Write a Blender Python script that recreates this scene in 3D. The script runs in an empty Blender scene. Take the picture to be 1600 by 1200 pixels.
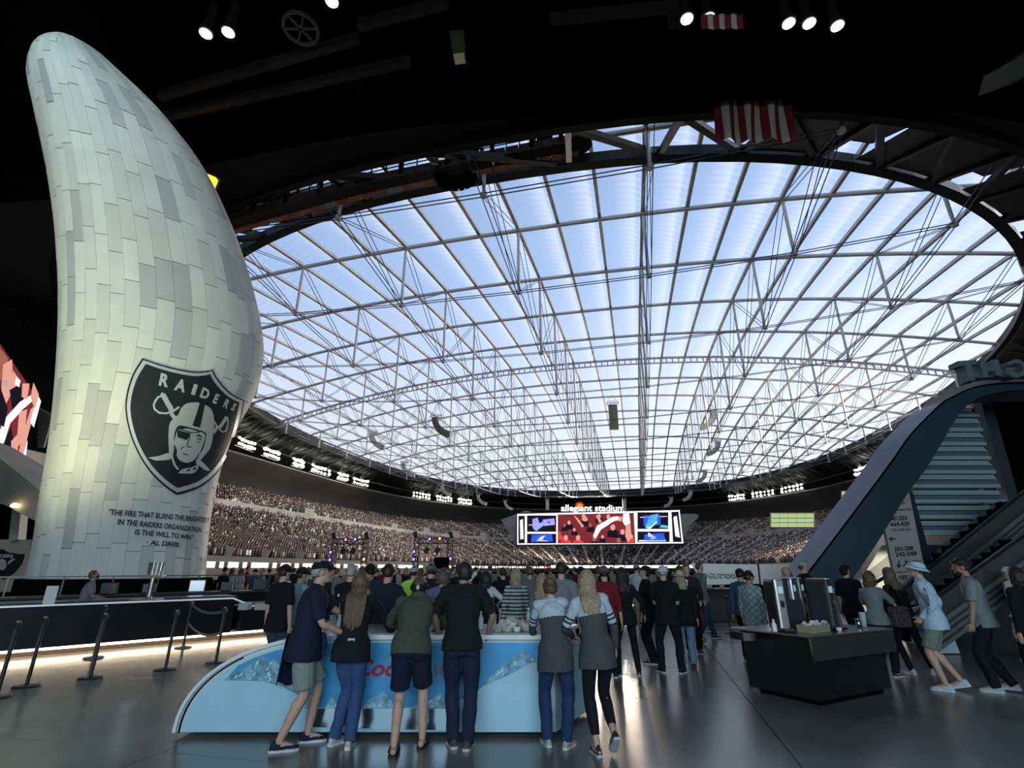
import bpy, bmesh, math, random
import numpy as np
from mathutils import Vector, Matrix, noise
from mathutils.bvhtree import BVHTree
random.seed(7)
PI = math.pi
scene = bpy.context.scene
COL = scene.collection
# ------------------------------------------------------------------ camera
F, PITCH, EYE = 800.0, math.atan(288/800), 1.70
cd = bpy.data.cameras.new('camera'); cam = bpy.data.objects.new('camera', cd); COL.objects.link(cam)
cd.sensor_width = 36; cd.lens = 36*F/1600; cd.clip_end = 2000; cd.clip_start = .05
cam.location = (0, 0, EYE); cam.rotation_euler = (PI/2+PITCH, 0, 0)
scene.camera = cam
# ------------------------------------------------------------------ view + world
scene.view_settings.view_transform = 'Standard'; scene.view_settings.look = 'None'
scene.view_settings.exposure = 0.0; scene.view_settings.gamma = 1.0
scene.view_settings.use_curve_mapping = False
cy = scene.cycles
cy.max_bounces = 7; cy.diffuse_bounces = 3; cy.glossy_bounces = 3; cy.transmission_bounces = 4
cy.transparent_max_bounces = 12; cy.sample_clamp_indirect = 4.0; cy.caustics_reflective = False
cy.use_denoising = True
w = bpy.data.worlds.new('sky'); scene.world = w; w.use_nodes = True
nt = w.node_tree; nt.nodes.clear()
def wn(t, **k):
    n = nt.nodes.new(t)
    for a, b in k.items(): setattr(n, a, b)
    return n
wo = wn('ShaderNodeOutputWorld'); bg = wn('ShaderNodeBackground'); tc = wn('ShaderNodeTexCoord')
sx = wn('ShaderNodeSeparateXYZ'); rp = wn('ShaderNodeValToRGB'); mx = wn('ShaderNodeMix', data_type='RGBA', blend_type='MULTIPLY')
nt.links.new(tc.outputs['Generated'], sx.inputs[0]); nt.links.new(sx.outputs['Z'], rp.inputs[0])
e = rp.color_ramp.elements
e[0].position = 0.0; e[0].color = (1.0, .97, .88, 1)
e[1].position = 1.0; e[1].color = (.20, .30, .50, 1)
for p_, c_ in ((.16, (1.0, .96, .90, 1)), (.32, (.78, .84, .97, 1)), (.5, (.44, .58, .86, 1)), (.72, (.30, .42, .66, 1))):
    q = rp.color_ramp.elements.new(p_); q.color = c_
# brighter hazy air towards the sun side (east, +x)
dt = wn('ShaderNodeVectorMath', operation='DOT_PRODUCT'); dt.inputs[1].default_value = (.86, .30, .42)
nt.links.new(tc.outputs['Generated'], dt.inputs[0])
mr = wn('ShaderNodeMapRange'); mr.inputs[1].default_value = -1; mr.inputs[2].default_value = 1; mr.inputs[3].default_value = .75; mr.inputs[4].default_value = 1.15
nt.links.new(dt.outputs['Value'], mr.inputs[0])
mx.inputs[0].default_value = 1
nt.links.new(rp.outputs[0], mx.inputs[6]); nt.links.new(mr.outputs[0], mx.inputs[7])
nt.links.new(mx.outputs[2], bg.inputs[0]); bg.inputs[1].default_value = 1.12
nt.links.new(bg.outputs[0], wo.inputs[0])
def lamp(name, kind, loc, energy, color=(1, 1, 1), size=1, sy=None, aim=None, spot=None, blend=.5):
    d = bpy.data.lights.new(name, kind); o = bpy.data.objects.new(name, d); COL.objects.link(o)
    o.location = loc; d.energy = energy; d.color = color
    if kind == 'AREA':
        d.size = size
        if sy: d.shape = 'RECTANGLE'; d.size_y = sy
    elif kind == 'SUN': d.angle = size
    else: d.shadow_soft_size = size
    if spot: d.spot_size = spot; d.spot_blend = blend
    if aim is not None: o.rotation_euler = (Vector(aim)-Vector(loc)).to_track_quat('-Z', 'Y').to_euler()
    return o
lamp('sun', 'SUN', (80, 30, 60), 1.6, (1, .95, .86), .35, aim=(0, 8, 10))
# added fill light: daylight assumed from an unseen, unbuilt entrance behind the viewer
lamp('assumed_entrance_fill', 'AREA', (0, -14, 6), 3600, (.62, .84, 1.0), 24, 9, aim=(0, 6, 1.2))
# the warm stadium floodlights themselves
for nm_, lc_, tg_ in (('left', (-92, 125, 29), (40, 110, 0)), ('right', (92, 95, 29), (-40, 120, 0)), ('back', (30, 212, 26), (-10, 120, -6))):
    lamp('floodlight_'+nm_, 'AREA', lc_, 40000, (1, .86, .68), 24, 2, aim=tg_).data.spread = 1.75
# ------------------------------------------------------------------ pixel -> world helpers
cP, sP = math.cos(PITCH), math.sin(PITCH)
def ray(px, py):
    x, y = (px-800)/F, (600-py)/F
    return Vector((x, cP-y*sP, sP+y*cP))
def at(px, py, Y):
    d = ray(px, py); t = Y/d.y
    return Vector((d.x*t, Y, EYE+d.z*t))
def onz(px, py, z=0.0):
    d = ray(px, py); t = (z-EYE)/d.z
    return Vector((d.x*t, d.y*t, z))
AX = math.radians(13.2); cA, sA = math.cos(AX), math.sin(AX)      # stadium axis frame
def UV(u, v, z=0.0): return Vector((u*cA+v*sA, -u*sA+v*cA, z))
# ------------------------------------------------------------------ object helpers
def tag(o, label=None, cat=None, group=None, kind=None):
    if label: o['label'] = label
    if cat: o['category'] = cat
    if group: o['group'] = group
    if kind: o['kind'] = kind
    return o
def empty(name, loc=(0, 0, 0), rz=0, parent=None):
    o = bpy.data.objects.new(name, None); COL.objects.link(o)
    o.location = loc; o.rotation_euler = (0, 0, rz); o.empty_display_size = .2
    if parent: o.parent = parent
    return o
def link(name, me, m=None, parent=None, smooth=False):
    o = bpy.data.objects.new(name, me); COL.objects.link(o)
    if m is not None:
        for q in (m if isinstance(m, (list, tuple)) else [m]): me.materials.append(q)
    if parent: o.parent = parent
    if smooth: me.shade_smooth()
    return o
def bobj(name, bm, m=None, parent=None, smooth=False, loc=None):
    me = bpy.data.meshes.new(name); bm.to_mesh(me); bm.free()
    o = link(name, me, m, parent, smooth)
    if loc is not None: o.location = loc
    return o
def pobj(name, V, Fc, m=None, parent=None, smooth=False):
    me = bpy.data.meshes.new(name); me.from_pydata([tuple(v) for v in V], [], Fc); me.update()
    return link(name, me, m, parent, smooth)
def box(bm, c, s, rot=None, bev=0.0):
    r = bmesh.ops.create_cube(bm, size=1.0)
    vs = r['verts']
    bmesh.ops.scale(bm, vec=s, verts=vs)
    if bev: 
        es = list({e for v in vs for e in v.link_edges})
        r2 = bmesh.ops.bevel(bm, geom=es, offset=bev, segments=2, affect='EDGES', profile=.6)
        vs = list({v for f in r2['faces'] for v in f.verts} | {v for v in vs if v.is_valid})
    if rot is not None: bmesh.ops.rotate(bm, cent=(0, 0, 0), matrix=rot, verts=vs)
    bmesh.ops.translate(bm, vec=c, verts=vs)
    return vs
def bar(bm, p, q, w_, h_=None, up=Vector((0, 0, 1))):
    p, q = Vector(p), Vector(q); d = q-p; L = d.length
    if L < 1e-6: return
    d = d/L; x = d.cross(up)
    if x.length < 1e-4: x = d.cross(Vector((1, 0, 0)))
    x.normalize(); y = x.cross(d); h_ = h_ or w_
    vs = []
    for e_ in (p, q):
        for a, b in ((-1, -1), (1, -1), (1, 1), (-1, 1)):
            vs.append(bm.verts.new(e_+x*a*w_/2+y*b*h_/2))
    for i in range(4): bm.faces.new((vs[i], vs[(i+1) % 4], vs[4+(i+1) % 4], vs[4+i]))
    bm.faces.new(vs[3::-1]); bm.faces.new(vs[4:])
def tube(bm, pts, r, n=8, caps=True):
    pts = [Vector(p) for p in pts]; k = len(pts); rr = r if isinstance(r, (list, tuple)) else [r]*k
    prev = None; ref = None
    rings = []
    for i, p in enumerate(pts):
        d = (pts[min(i+1, k-1)]-pts[max(i-1, 0)]).normalized()
        if ref is None: ref = Vector((0, 0, 1)) if abs(d.z) < .9 else Vector((1, 0, 0))
        x = d.cross(ref).normalized(); y = x.cross(d).normalized(); ref = y
        # keep frame
        rings.append([bm.verts.new(p+(x*math.cos(2*PI*j/n)+y*math.sin(2*PI*j/n))*rr[i]) for j in range(n)])
    for a, b in zip(rings, rings[1:]):
        for j in range(n): bm.faces.new((a[j], a[(j+1) % n], b[(j+1) % n], b[j]))
    if caps: bm.faces.new(rings[0][::-1]); bm.faces.new(rings[-1])
def lathe(bm, prof, n=24, c=(0, 0, 0)):
    c = Vector(c); rings = []
    for r, z in prof:
        rings.append([bm.verts.new(c+Vector((max(r, 1e-4)*math.cos(2*PI*j/n), max(r, 1e-4)*math.sin(2*PI*j/n), z))) for j in range(n)])
    for a, b in zip(rings, rings[1:]):
        for j in range(n): bm.faces.new((a[j], a[(j+1) % n], b[(j+1) % n], b[j]))
    bm.faces.new(rings[0][::-1]); bm.faces.new(rings[-1])
def prism(bm, pts2, to3, depth):
    """closed polygon pts2 mapped with to3(x,y)->Vector, extruded by vector depth"""
    a = [bm.verts.new(to3(*p)) for p in pts2]; b = [bm.verts.new(to3(*p)+depth) for p in pts2]
    n = len(a)
    bm.faces.new(a); bm.faces.new(b[::-1])
    for i in range(n): bm.faces.new((a[i], b[i], b[(i+1) % n], a[(i+1) % n]))
    bmesh.ops.recalc_face_normals(bm, faces=bm.faces)
def catmull(P, n=8, closed=False):
    P = [Vector(p) for p in P]; out = []; k = len(P)
    for i in range(k if closed else k-1):
        g = (lambda j: P[j % k]) if closed else (lambda j: P[min(max(j, 0), k-1)])
        a, b, c, d = g(i-1), g(i), g(i+1), g(i+2)
        for s in range(n):
            t = s/n
            out.append(.5*((2*b)+(c-a)*t+(2*a-5*b+4*c-d)*t*t+(3*b-a-3*c+d)*t**3))
    if not closed: out.append(P[-1])
    return out
# ------------------------------------------------------------------ materials
MATS = {}
def mat(name, color=(.5, .5, .5), rough=.6, metal=0, spec=.5, em=None, es=0, noise_=None, bump=None, rnd=0, coat=0, trans=0, alpha=1, var=.25, sheen=0):
    if name in MATS: return MATS[name]
    m = bpy.data.materials.new(name); MATS[name] = m; m.use_nodes = True
    t = m.node_tree; b = t.nodes['Principled BSDF']
    b.inputs['Base Color'].default_value = (*color, 1); b.inputs['Roughness'].default_value = rough
    b.inputs['Metallic'].default_value = metal; b.inputs['Specular IOR Level'].default_value = spec
    b.inputs['Coat Weight'].default_value = coat; b.inputs['Transmission Weight'].default_value = trans
    b.inputs['Alpha'].default_value = alpha; b.inputs['Sheen Weight'].default_value = sheen
    m.diffuse_color = (*color, 1)
    if em: b.inputs['Emission Color'].default_value = (*em, 1); b.inputs['Emission Strength'].default_value = es
    tcn = t.nodes.new('ShaderNodeTexCoord')
    src = None
    if noise_:
        n = t.nodes.new('ShaderNodeTexNoise'); n.inputs['Scale'].default_value = noise_; n.inputs['Detail'].default_value = 5
        t.links.new(tcn.outputs['Object'], n.inputs['Vector'])
        r = t.nodes.new('ShaderNodeValToRGB')
        r.color_ramp.elements[0].position = .3; r.color_ramp.elements[1].position = .7
        r.color_ramp.elements[0].color = (*[c*(1-var) for c in color], 1)
        r.color_ramp.elements[1].color = (*[min(1, c*(1+var)) for c in color], 1)
        t.links.new(n.outputs[0], r.inputs[0]); src = r.outputs[0]
        t.links.new(src, b.inputs['Base Color'])
    if rnd:
        oi = t.nodes.new('ShaderNodeObjectInfo'); mp = t.nodes.new('ShaderNodeMapRange')
        mp.inputs[3].default_value = 1-rnd; mp.inputs[4].default_value = 1+rnd*.4
        t.links.new(oi.outputs['Random'], mp.inputs[0])
        mm = t.nodes.new('ShaderNodeMix'); mm.data_type = 'RGBA'; mm.blend_type = 'MULTIPLY'; mm.inputs[0].default_value = 1
        if src: t.links.new(src, mm.inputs[6])
        else: mm.inputs[6].default_value = (*color, 1)
        t.links.new(mp.outputs[0], mm.inputs[7]); t.links.new(mm.outputs[2], b.inputs['Base Color'])
    if bump:
        n = t.nodes.new('ShaderNodeTexNoise'); n.inputs['Scale'].default_value = bump[0]; n.inputs['Detail'].default_value = 4
        t.links.new(tcn.outputs['Object'], n.inputs['Vector'])
        bp = t.nodes.new('ShaderNodeBump'); bp.inputs['Strength'].default_value = bump[1]; bp.inputs['Distance'].default_value = .02
        t.links.new(n.outputs[0], bp.inputs['Height']); t.links.new(bp.outputs[0], b.inputs['Normal'])
    return m
def emat(name, color, s=1.0):
    if name in MATS: return MATS[name]
    m = bpy.data.materials.new(name); MATS[name] = m; m.use_nodes = True
    t = m.node_tree; t.nodes.clear(); e_ = t.nodes.new('ShaderNodeEmission'); o = t.nodes.new('ShaderNodeOutputMaterial')
    e_.inputs[0].default_value = (*color, 1); e_.inputs[1].default_value = s
    t.links.new(e_.outputs[0], o.inputs[0]); m.cycles.emission_sampling = 'NONE'
    return m
# ================================================================== SETTING: roof
ZE, UC, VC, SA, SB, SN = 34.0, -10.2, 134.0, 72.0, 101.0, 2.4
stad = empty('roof', (0, 0, 0), -AX); stad['kind'] = 'structure'
def rho(u, v, b=None):
    b = b or (108.0 if v < VC else SB)
    return ((abs(u-UC)/SA)**SN+(abs(v-VC)/b)**SN)**(1/SN)
def roofz(u, v): 
    r = rho(u, v); return ZE+9.5*(1-r*r)
def vlim(u):
    k = 1-min(1, abs(u-UC)/SA)**SN
    if k <= 0: return None
    k = k**(1/SN); return VC-108*k, VC+SB*k
film = bpy.data.materials.new('roof_film'); film.use_nodes = True; t = film.node_tree; t.nodes.clear()
def fn(ty, **k):
    n = t.nodes.new(ty)
    for a, b in k.items(): setattr(n, a, b)
    return n
out = fn('ShaderNodeOutputMaterial'); tr = fn('ShaderNodeBsdfTransparent'); tl = fn('ShaderNodeBsdfTranslucent'); gl = fn('ShaderNodeBsdfGlossy')
tcn = fn('ShaderNodeTexCoord'); sp = fn('ShaderNodeSeparateXYZ'); t.links.new(tcn.outputs['Object'], sp.inputs[0])
# white weld seams across each strip every 1.12 m, soft at their edges
def math_(op, a, b=None):
    n = fn('ShaderNodeMath', operation=op)
    for i, x in enumerate((a, b)):
        if x is None: continue
        if isinstance(x, (int, float)): n.inputs[i].default_value = x
        else: t.links.new(x, n.inputs[i])
    return n.outputs[0]
vv = math_('PINGPONG', sp.outputs['Y'], .56)
line = math_('LESS_THAN', vv, .06)
halo = math_('MULTIPLY', math_('SUBTRACT', 1.0, math_('MINIMUM', math_('DIVIDE', vv, .35), 1.0)), .25)
nz = fn('ShaderNodeTexNoise'); nz.inputs['Scale'].default_value = .35; nz.inputs['Detail'].default_value = 3; t.links.new(tcn.outputs['Object'], nz.inputs[0])
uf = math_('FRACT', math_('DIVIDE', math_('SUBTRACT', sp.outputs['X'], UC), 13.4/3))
sun_band = fn('ShaderNodeValToRGB'); t.links.new(uf, sun_band.inputs[0]); fe = sun_band.color_ramp.elements      # sunlit side of every strip, painted in as a whiter band
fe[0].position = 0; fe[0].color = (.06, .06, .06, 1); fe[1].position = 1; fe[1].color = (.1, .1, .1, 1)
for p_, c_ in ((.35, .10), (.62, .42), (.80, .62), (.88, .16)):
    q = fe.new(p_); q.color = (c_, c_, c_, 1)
fac = math_('ADD', math_('ADD', math_('MULTIPLY', line, .12), math_('MULTIPLY', halo, .5)), math_('ADD', math_('MULTIPLY', nz.outputs[0], .12), sun_band.outputs[0]))
tr.inputs[0].default_value = (.86, .93, 1.0, 1); tl.inputs[0].default_value = (.95, .96, .98, 1)
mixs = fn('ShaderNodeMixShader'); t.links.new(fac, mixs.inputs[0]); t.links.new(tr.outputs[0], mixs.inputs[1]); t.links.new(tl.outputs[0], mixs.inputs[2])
t.links.new(mixs.outputs[0], out.inputs[0])
steel = mat('roof_steel', (.58, .55, .54), .6, 0, noise_=.6, var=.12)
steel_w = mat('node_steel', (.62, .60, .58), .5, 0)
cable_m = mat('cable_steel', (.10, .11, .16), .5, .6)
RS = 13.4/3
ribs = [UC+RS*k for k in range(-16, 17)]
for k, u in enumerate(ribs):
    lim = vlim(u)
    if lim:
        n = 40; pts = [Vector((u, lim[0]+(lim[1]-lim[0])*i/n, 0)) for i in range(n+1)]
        bm = bmesh.new()
        for a, b in zip(pts, pts[1:]):
            a = Vector((a.x, a.y, roofz(a.x, a.y)-.1)); b = Vector((b.x, b.y, roofz(b.x, b.y)-.1))
            bar(bm, a, b, .34, .40)
            
        bobj('rib', bm, steel, stad)
    if k == len(ribs)-1: break
    u1 = ribs[k+1]; um = (u+u1)/2; lm = vlim(um)
    if not lm: continue
    V = []; Fc = []; nv = 90; nu = 8
    for j in range(nv+1):
        for i in range(nu+1):
            uu = u+(u1-u)*i/nu; l2 = vlim(uu) or vlim(um)
            if l2[1]-l2[0] < 10: l2 = lm
            v = l2[0]+(l2[1]-l2[0])*j/nv
            s = (i/nu-.5)*2
            V.append((uu, v, roofz(uu, v)+.25+.85*(1-s*s)))
    for j in range(nv):
        for i in range(nu): Fc.append((j*(nu+1)+i, j*(nu+1)+i+1, (j+1)*(nu+1)+i+1, (j+1)*(nu+1)+i))
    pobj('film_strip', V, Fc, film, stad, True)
vrow = [46.6-13.4+13.4*k for k in range(0, 15)]
def ulim(v, b=None):
    b = b or (108.0 if v < VC else SB)
    k = 1-min(1, abs(v-VC)/b)**SN
    if k <= 0: return None
    k = SA*k**(1/SN); return UC-k, UC+k
def zlow(u, v): 
    r = min(1, rho(u, v)); return ZE-2.2-7.5*(1-r*r)
nodes_ = {}
for vi, v in enumerate(vrow):
    l = ulim(v)
    if not l: continue
    n = 30; bm = bmesh.new(); P = [Vector((l[0]+(l[1]-l[0])*i/n, v, 0)) for i in range(n+1)]
    P = [Vector((p.x, v, roofz(p.x, v)-.32)) for p in P]
    tube(bm, P, .25, 8)
    if vi == 5:      # the one catwalk-like vierendeel beam
        P2 = [p-Vector((0, 0, 1.1)) for p in P]; tube(bm, P2, .15, 6)
        for i in range(0, 121):
            u = l[0]+(l[1]-l[0])*i/120; z = roofz(u, v)-.32
            bar(bm, (u, v, z), (u, v, z-1.1), .22)
    bobj('cross_beam', bm, steel, stad, False)
    for ui in range(-5, 6):
        u = UC+13.4*ui
        if rho(u, v) < .985: nodes_[(ui, vi)] = (u, v)
sbm = None
for (ui, vi), (u, v) in nodes_.items():
    bm = bmesh.new(); zt = roofz(u, v)-.3; zb = zlow(u, v)
    tube(bm, [(u, v, zt), (u, v, zt-1), (u, v, zb+1), (u, v, zb)], [.11, .17, .17, .11], 8)
    lathe(bm, [(.05, -.25), (.3, -.2), (.3, .15), (.12, .25)], 8, (u, v, zb)); lathe(bm, [(.12, -.3), (.38, -.2), (.38, .1)], 8, (u, v, zt))
    bobj('strut', bm, steel_w, stad)
for (ui, vi), (u, v) in nodes_.items():
    bm = bmesh.new(); zb = zlow(u, v)
    for du, dv in ((1, 0), (0, 1)):
        q = nodes_.get((ui+du, vi+dv))
        if q:
            for o_ in (-.22, .22):
                off = Vector((o_*dv, o_*du, 0))
                bar(bm, Vector((u, v, zb))+off, Vector((q[0], q[1], zlow(*q)))+off, .07)
    for du, dv in ((0, 1), (0, -1)):
        q = nodes_.get((ui+du, vi+dv)) or (u+13.4*du, v+13.4*dv)
        if rho(*q) < 1.15:
            for o_ in (-.25, .25): bar(bm, (u+o_, v, zb), (q[0]+o_, q[1], roofz(*q)-.4), .06)
    if bm.faces: bobj('cable', bm, cable_m, stad)
    else: bm.free()
# ================================================================== bowl rings
def ringp(th, off, z):
    a, b = SA+off, SB+off; c, s = math.cos(th), math.sin(th)
    u = UC+a*math.copysign(abs(c)**(2/SN), c); v = VC+b*math.copysign(abs(s)**(2/SN), s)
    return UV(u, v, z)
def ringq(th, off, z):
    """the stands: same plan as the roof edge, but the sides run on past the open near end"""
    a, b = SA+off, SB+off; c, s = math.cos(th), math.sin(th); e_ = SN
    if s < 0: b = 150+off; e_ = 3.2
    return UV(UC+a*math.copysign(abs(c)**(2/e_), c), VC+b*math.copysign(abs(s)**(2/e_), s), z)
def ring_surf(name, prof, m, th0, th1, n=96, parent=None, smooth=False, kind='structure', f=None):
    f = f or ringp
    V = []; Fc = []; k = len(prof)
    for i in range(n+1):
        th = th0+(th1-th0)*i/n
        for (o, z) in prof: V.append(f(th, o, z))
    for i in range(n):
        for j in range(k-1): Fc.append((i*k+j, i*k+j+1, (i+1)*k+j+1, (i+1)*k+j))
    o = pobj(name, V, Fc, m, parent, smooth)
    if kind and not parent: o['kind'] = kind
    return o
T0, T1 = math.radians(-25), math.radians(222)
black = mat('black_steel', (.008, .008, .009), .6, .1)
blackm = mat('black_matte', (.004, .004, .004), 1, 0, 0)
dgrey = mat('dark_grey_wall', (.035, .036, .036), .7, 0, .3, noise_=.15)
conc = mat('stand_concrete', (.34, .31, .27), .85, noise_=.3)
ring_surf('wall_outer', [(26, -12), (26, 33)], blackm, 0, 2*PI, 120, f=lambda t_, o_, z_: ringq(t_, o_, z_))
soff = ring_surf('ceiling_soffit', [(-.6, 34.6), (-.3, 32.8), (3, 31.5), (9, 30.5), (15, 28.5), (26, 28.5), (26, 34.4), (-.6, 34.6)], black, math.radians(-42), math.radians(222), 160)
ring_surf('wall_upper', [(8, 27.0), (8.5, 26.2), (11, 24), (13, 21), (13.5, 17.5)], dgrey, T0, T1, 120, smooth=True, f=ringq)
ring_surf('trim_1', [(7.5, 27.3), (7.4, 27.0), (8.2, 26.7)], mat('ledge_grey', (.16, .16, .15), .6), T0, T1, 120, f=ringq)
# black ring truss work under the roof edge
bm = bmesh.new()
for i in range(150):
    t0, t1 = 2*PI*i/150, 2*PI*(i+1)/150
    nr = math.radians(226) < t0 < math.radians(316)
    k = 1.7 if nr else 1.0
    a, b = ringp(t0, -.8, 33.3), ringp(t1, -.8, 33.3); c, d = ringp(t0, 5.0 if nr else 5.5, 31.2 if nr else 29.3), ringp(t1, 5.0 if nr else 5.5, 31.2 if nr else 29.3)
    bar(bm, a, b, .55*k); bar(bm, c, d, .35*k)
    if nr:
        if i % 2 == 0: bar(bm, a, c, .45); bar(bm, c, ringp(2*PI*(i+2)/150, -.8, 33.3), .5)
        bar(bm, c+Vector((0, 0, .3)), ringp(t0, 9, 35.5), .3)
    else: bar(bm, a, c, .25); bar(bm, a if i % 2 else b, d if i % 2 else c, .22)
for i in range(94, 134):
    t0, t1 = 2*PI*i/150, 2*PI*(i+1)/150
    P_ = [(4.7, 31.5), (12, 31.3), (12, 36)]
    if not (108 <= i <= 117): P_ = [(((.9 if (i % 3) else 2.6) if i < 118 else (-.2 if i % 4 else 1.4)), 33.0), (4.7, 31.5), (12, 31.3), (12, 36)]
    for (o0, z0), (o1, z1) in zip(P_, P_[1:]): bm.faces.new([bm.verts.new(ringp(t0, o0, z0)), bm.verts.new(ringp(t1, o0, z0)), bm.verts.new(ringp(t1, o1, z1)), bm.verts.new(ringp(t0, o1, z1))])
o = bobj('trim_2', bm, mat('dark_truss', (.008, .008, .0085), .5, .3)); o['kind'] = 'structure'
# ------------------------------------------------------------------ stands
LO = [(-34, 2.4), (-9, 11.0)]; UP = [(-7.5, 12.6), (13, 19.2)]
def rows(o0, z0, o1, z1, n):
    p = []
    for i in range(n):
        p += [(o0+(o1-o0)*i/n, z0+(z1-z0)*(i+1)/n), (o0+(o1-o0)*(i+1)/n, z0+(z1-z0)*(i+1)/n)]
    return p
NL, NU = 26, 21
ring_surf('wall_field', [(-34.2, -9), (-34.2, 1.3), (-34, 1.3)], blackm, T0, T1, f=ringq)
ring_surf('floor_lower_stand', [(-34, 2.4)]+rows(-34, 2.4, -9, 11, NL), conc, T0, T1, 140, f=ringq)
ring_surf('wall_middle', [(-9, 11), (-8.8, 13.5), (-8.4, 13.5), (-8.4, 12.6), (-7.5, 12.6)], conc, T0, T1, 140, f=ringq)
ring_surf('floor_upper_stand', rows(-7.5, 12.6, 13, 19.2, NU), conc, T0, T1, 140, f=ringq)
# aisles: low concrete stair walls between the seat blocks
ais = [T0+(T1-T0)*i/42 for i in range(43)]
seatcol = mat('seat_black', (.03, .03, .033), .6)
for k, th in enumerate(ais):
    bm = bmesh.new()
    for (o0, z0), (o1, z1) in ((LO[0], LO[1]), (UP[0], UP[1])):
        bar(bm, ringq(th, o0, z0+.7), ringq(th, o1, z1+.8), .9, 1.5)
    o = bobj('stair_aisle', bm, conc); o['kind'] = 'structure'
# vomitory boxes in the upper tier
for k in range(1, 42, 2):
    th = (ais[k]+ais[k+1])/2
    bm = bmesh.new(); a = ringq(th-.012, -6.5, 12.6); b = ringq(th+.012, -6.5, 12.6); mid = (a+b)/2; d = (b-a)
    ang = math.atan2(d.y, d.x)
    R = Matrix.Rotation(ang, 3, 'Z')
    for sx_ in (-1, 1): box(bm, mid+R @ Vector((sx_*1.7, 0, 1.0)), (.3, 4, 2.0), R)
    box(bm, mid+R @ Vector((0, 1.9, 1.1)), (3.6, .3, 2.2), R)
    o = bobj('wall_vomitory', bm, conc); o['kind'] = 'structure'
# ------------------------------------------------------------------ spectators
NP = 12
pal = [(.022, .019, .018)]*9+[(.10, .09, .09), (.38, .35, .31), (.85, .80, .74), (.14, .05, .04), (.20, .16, .12), (.08, .08, .10), (.34, .27, .19), (.22, .09, .07)]
crowd_mats = [mat('spectator_clothes_%d' % i, c, .9) for i, c in enumerate(dict.fromkeys(pal))]
uniq = list(dict.fromkeys(pal)); pidx = [uniq.index(c) for c in pal]
skin_i = len(crowd_mats); crowd_mats.append(mat('spectator_skin', (.42, .27, .20), .8))
hair_i = len(crowd_mats); crowd_mats.append(mat('spectator_hair', (.05, .035, .03), .9))
def spec_geo(s=1.0):
    """small seated figure: legs block, tapered torso, head; returns verts, faces, matkind"""
    V = []; Fc = []; K = []
    def blk(c, w0, d0, w1, d1, h, k):
        b = len(V)
        for z, w_, d_ in ((c[2], w0, d0), (c[2]+h, w1, d1)):
            for a, q in ((-1, -1), (1, -1), (1, 1), (-1, 1)): V.append((c[0]+a*w_/2, c[1]+q*d_/2, z))
        for f in ((0, 1, 5, 4), (1, 2, 6, 5), (2, 3, 7, 6), (3, 0, 4, 7), (4, 5, 6, 7)): Fc.append(tuple(b+i for i in f)); K.append(k)
    blk((0, -.2, 0), .36, .5, .36, .5, .45, 0)
    blk((0, 0, .42), .34, .22, .48, .24, .52, 1)
    blk((0, .0, .94), .40, .2, .14, .14, .07, 1)
    blk((0, 0, 1.0), .14, .16, .19, .21, .14, 2)
    blk((0, 0.01, 1.14), .2, .22, .13, .14, .11, 3)
    return V, Fc, K
SV, SF, SK = spec_geo()
SVn = np.array(SV)
rng = np.random.default_rng(4)
seats = []
for (o0, z0, o1, z1, n) in ((-34, 2.4, -9, 11.0, NL), (-7.5, 12.6, 13, 19.2, NU)):
    for r in range(n):
        o_ = o0+(o1-o0)*(r+.5)/n; z = z0+(z1-z0)*(r+1)/n
        m_ = 900; P = [ringq(T0+(T1-T0)*i/m_, o_, z) for i in range(m_+1)]
        acc = 0
        for i in range(m_):
            L = (P[i+1]-P[i]).length; acc += L
            while acc > .66:
                acc -= .66
                th = T0+(T1-T0)*(i+.5)/m_
                f = (th-T0)/(T1-T0)*42; f = abs(f-round(f))
                if f < .042: continue
                if rng.random() < .1: continue
                q = P[i+1].lerp(P[i], min(1, acc/max(L, 1e-6)))
                # keep only what the photograph's surroundings can plausibly see
                dd = P[i+1]-P[i]
                seats.append((q.x, q.y, q.z, math.atan2(dd.y, dd.x)))
seats = np.array(seats)
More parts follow.
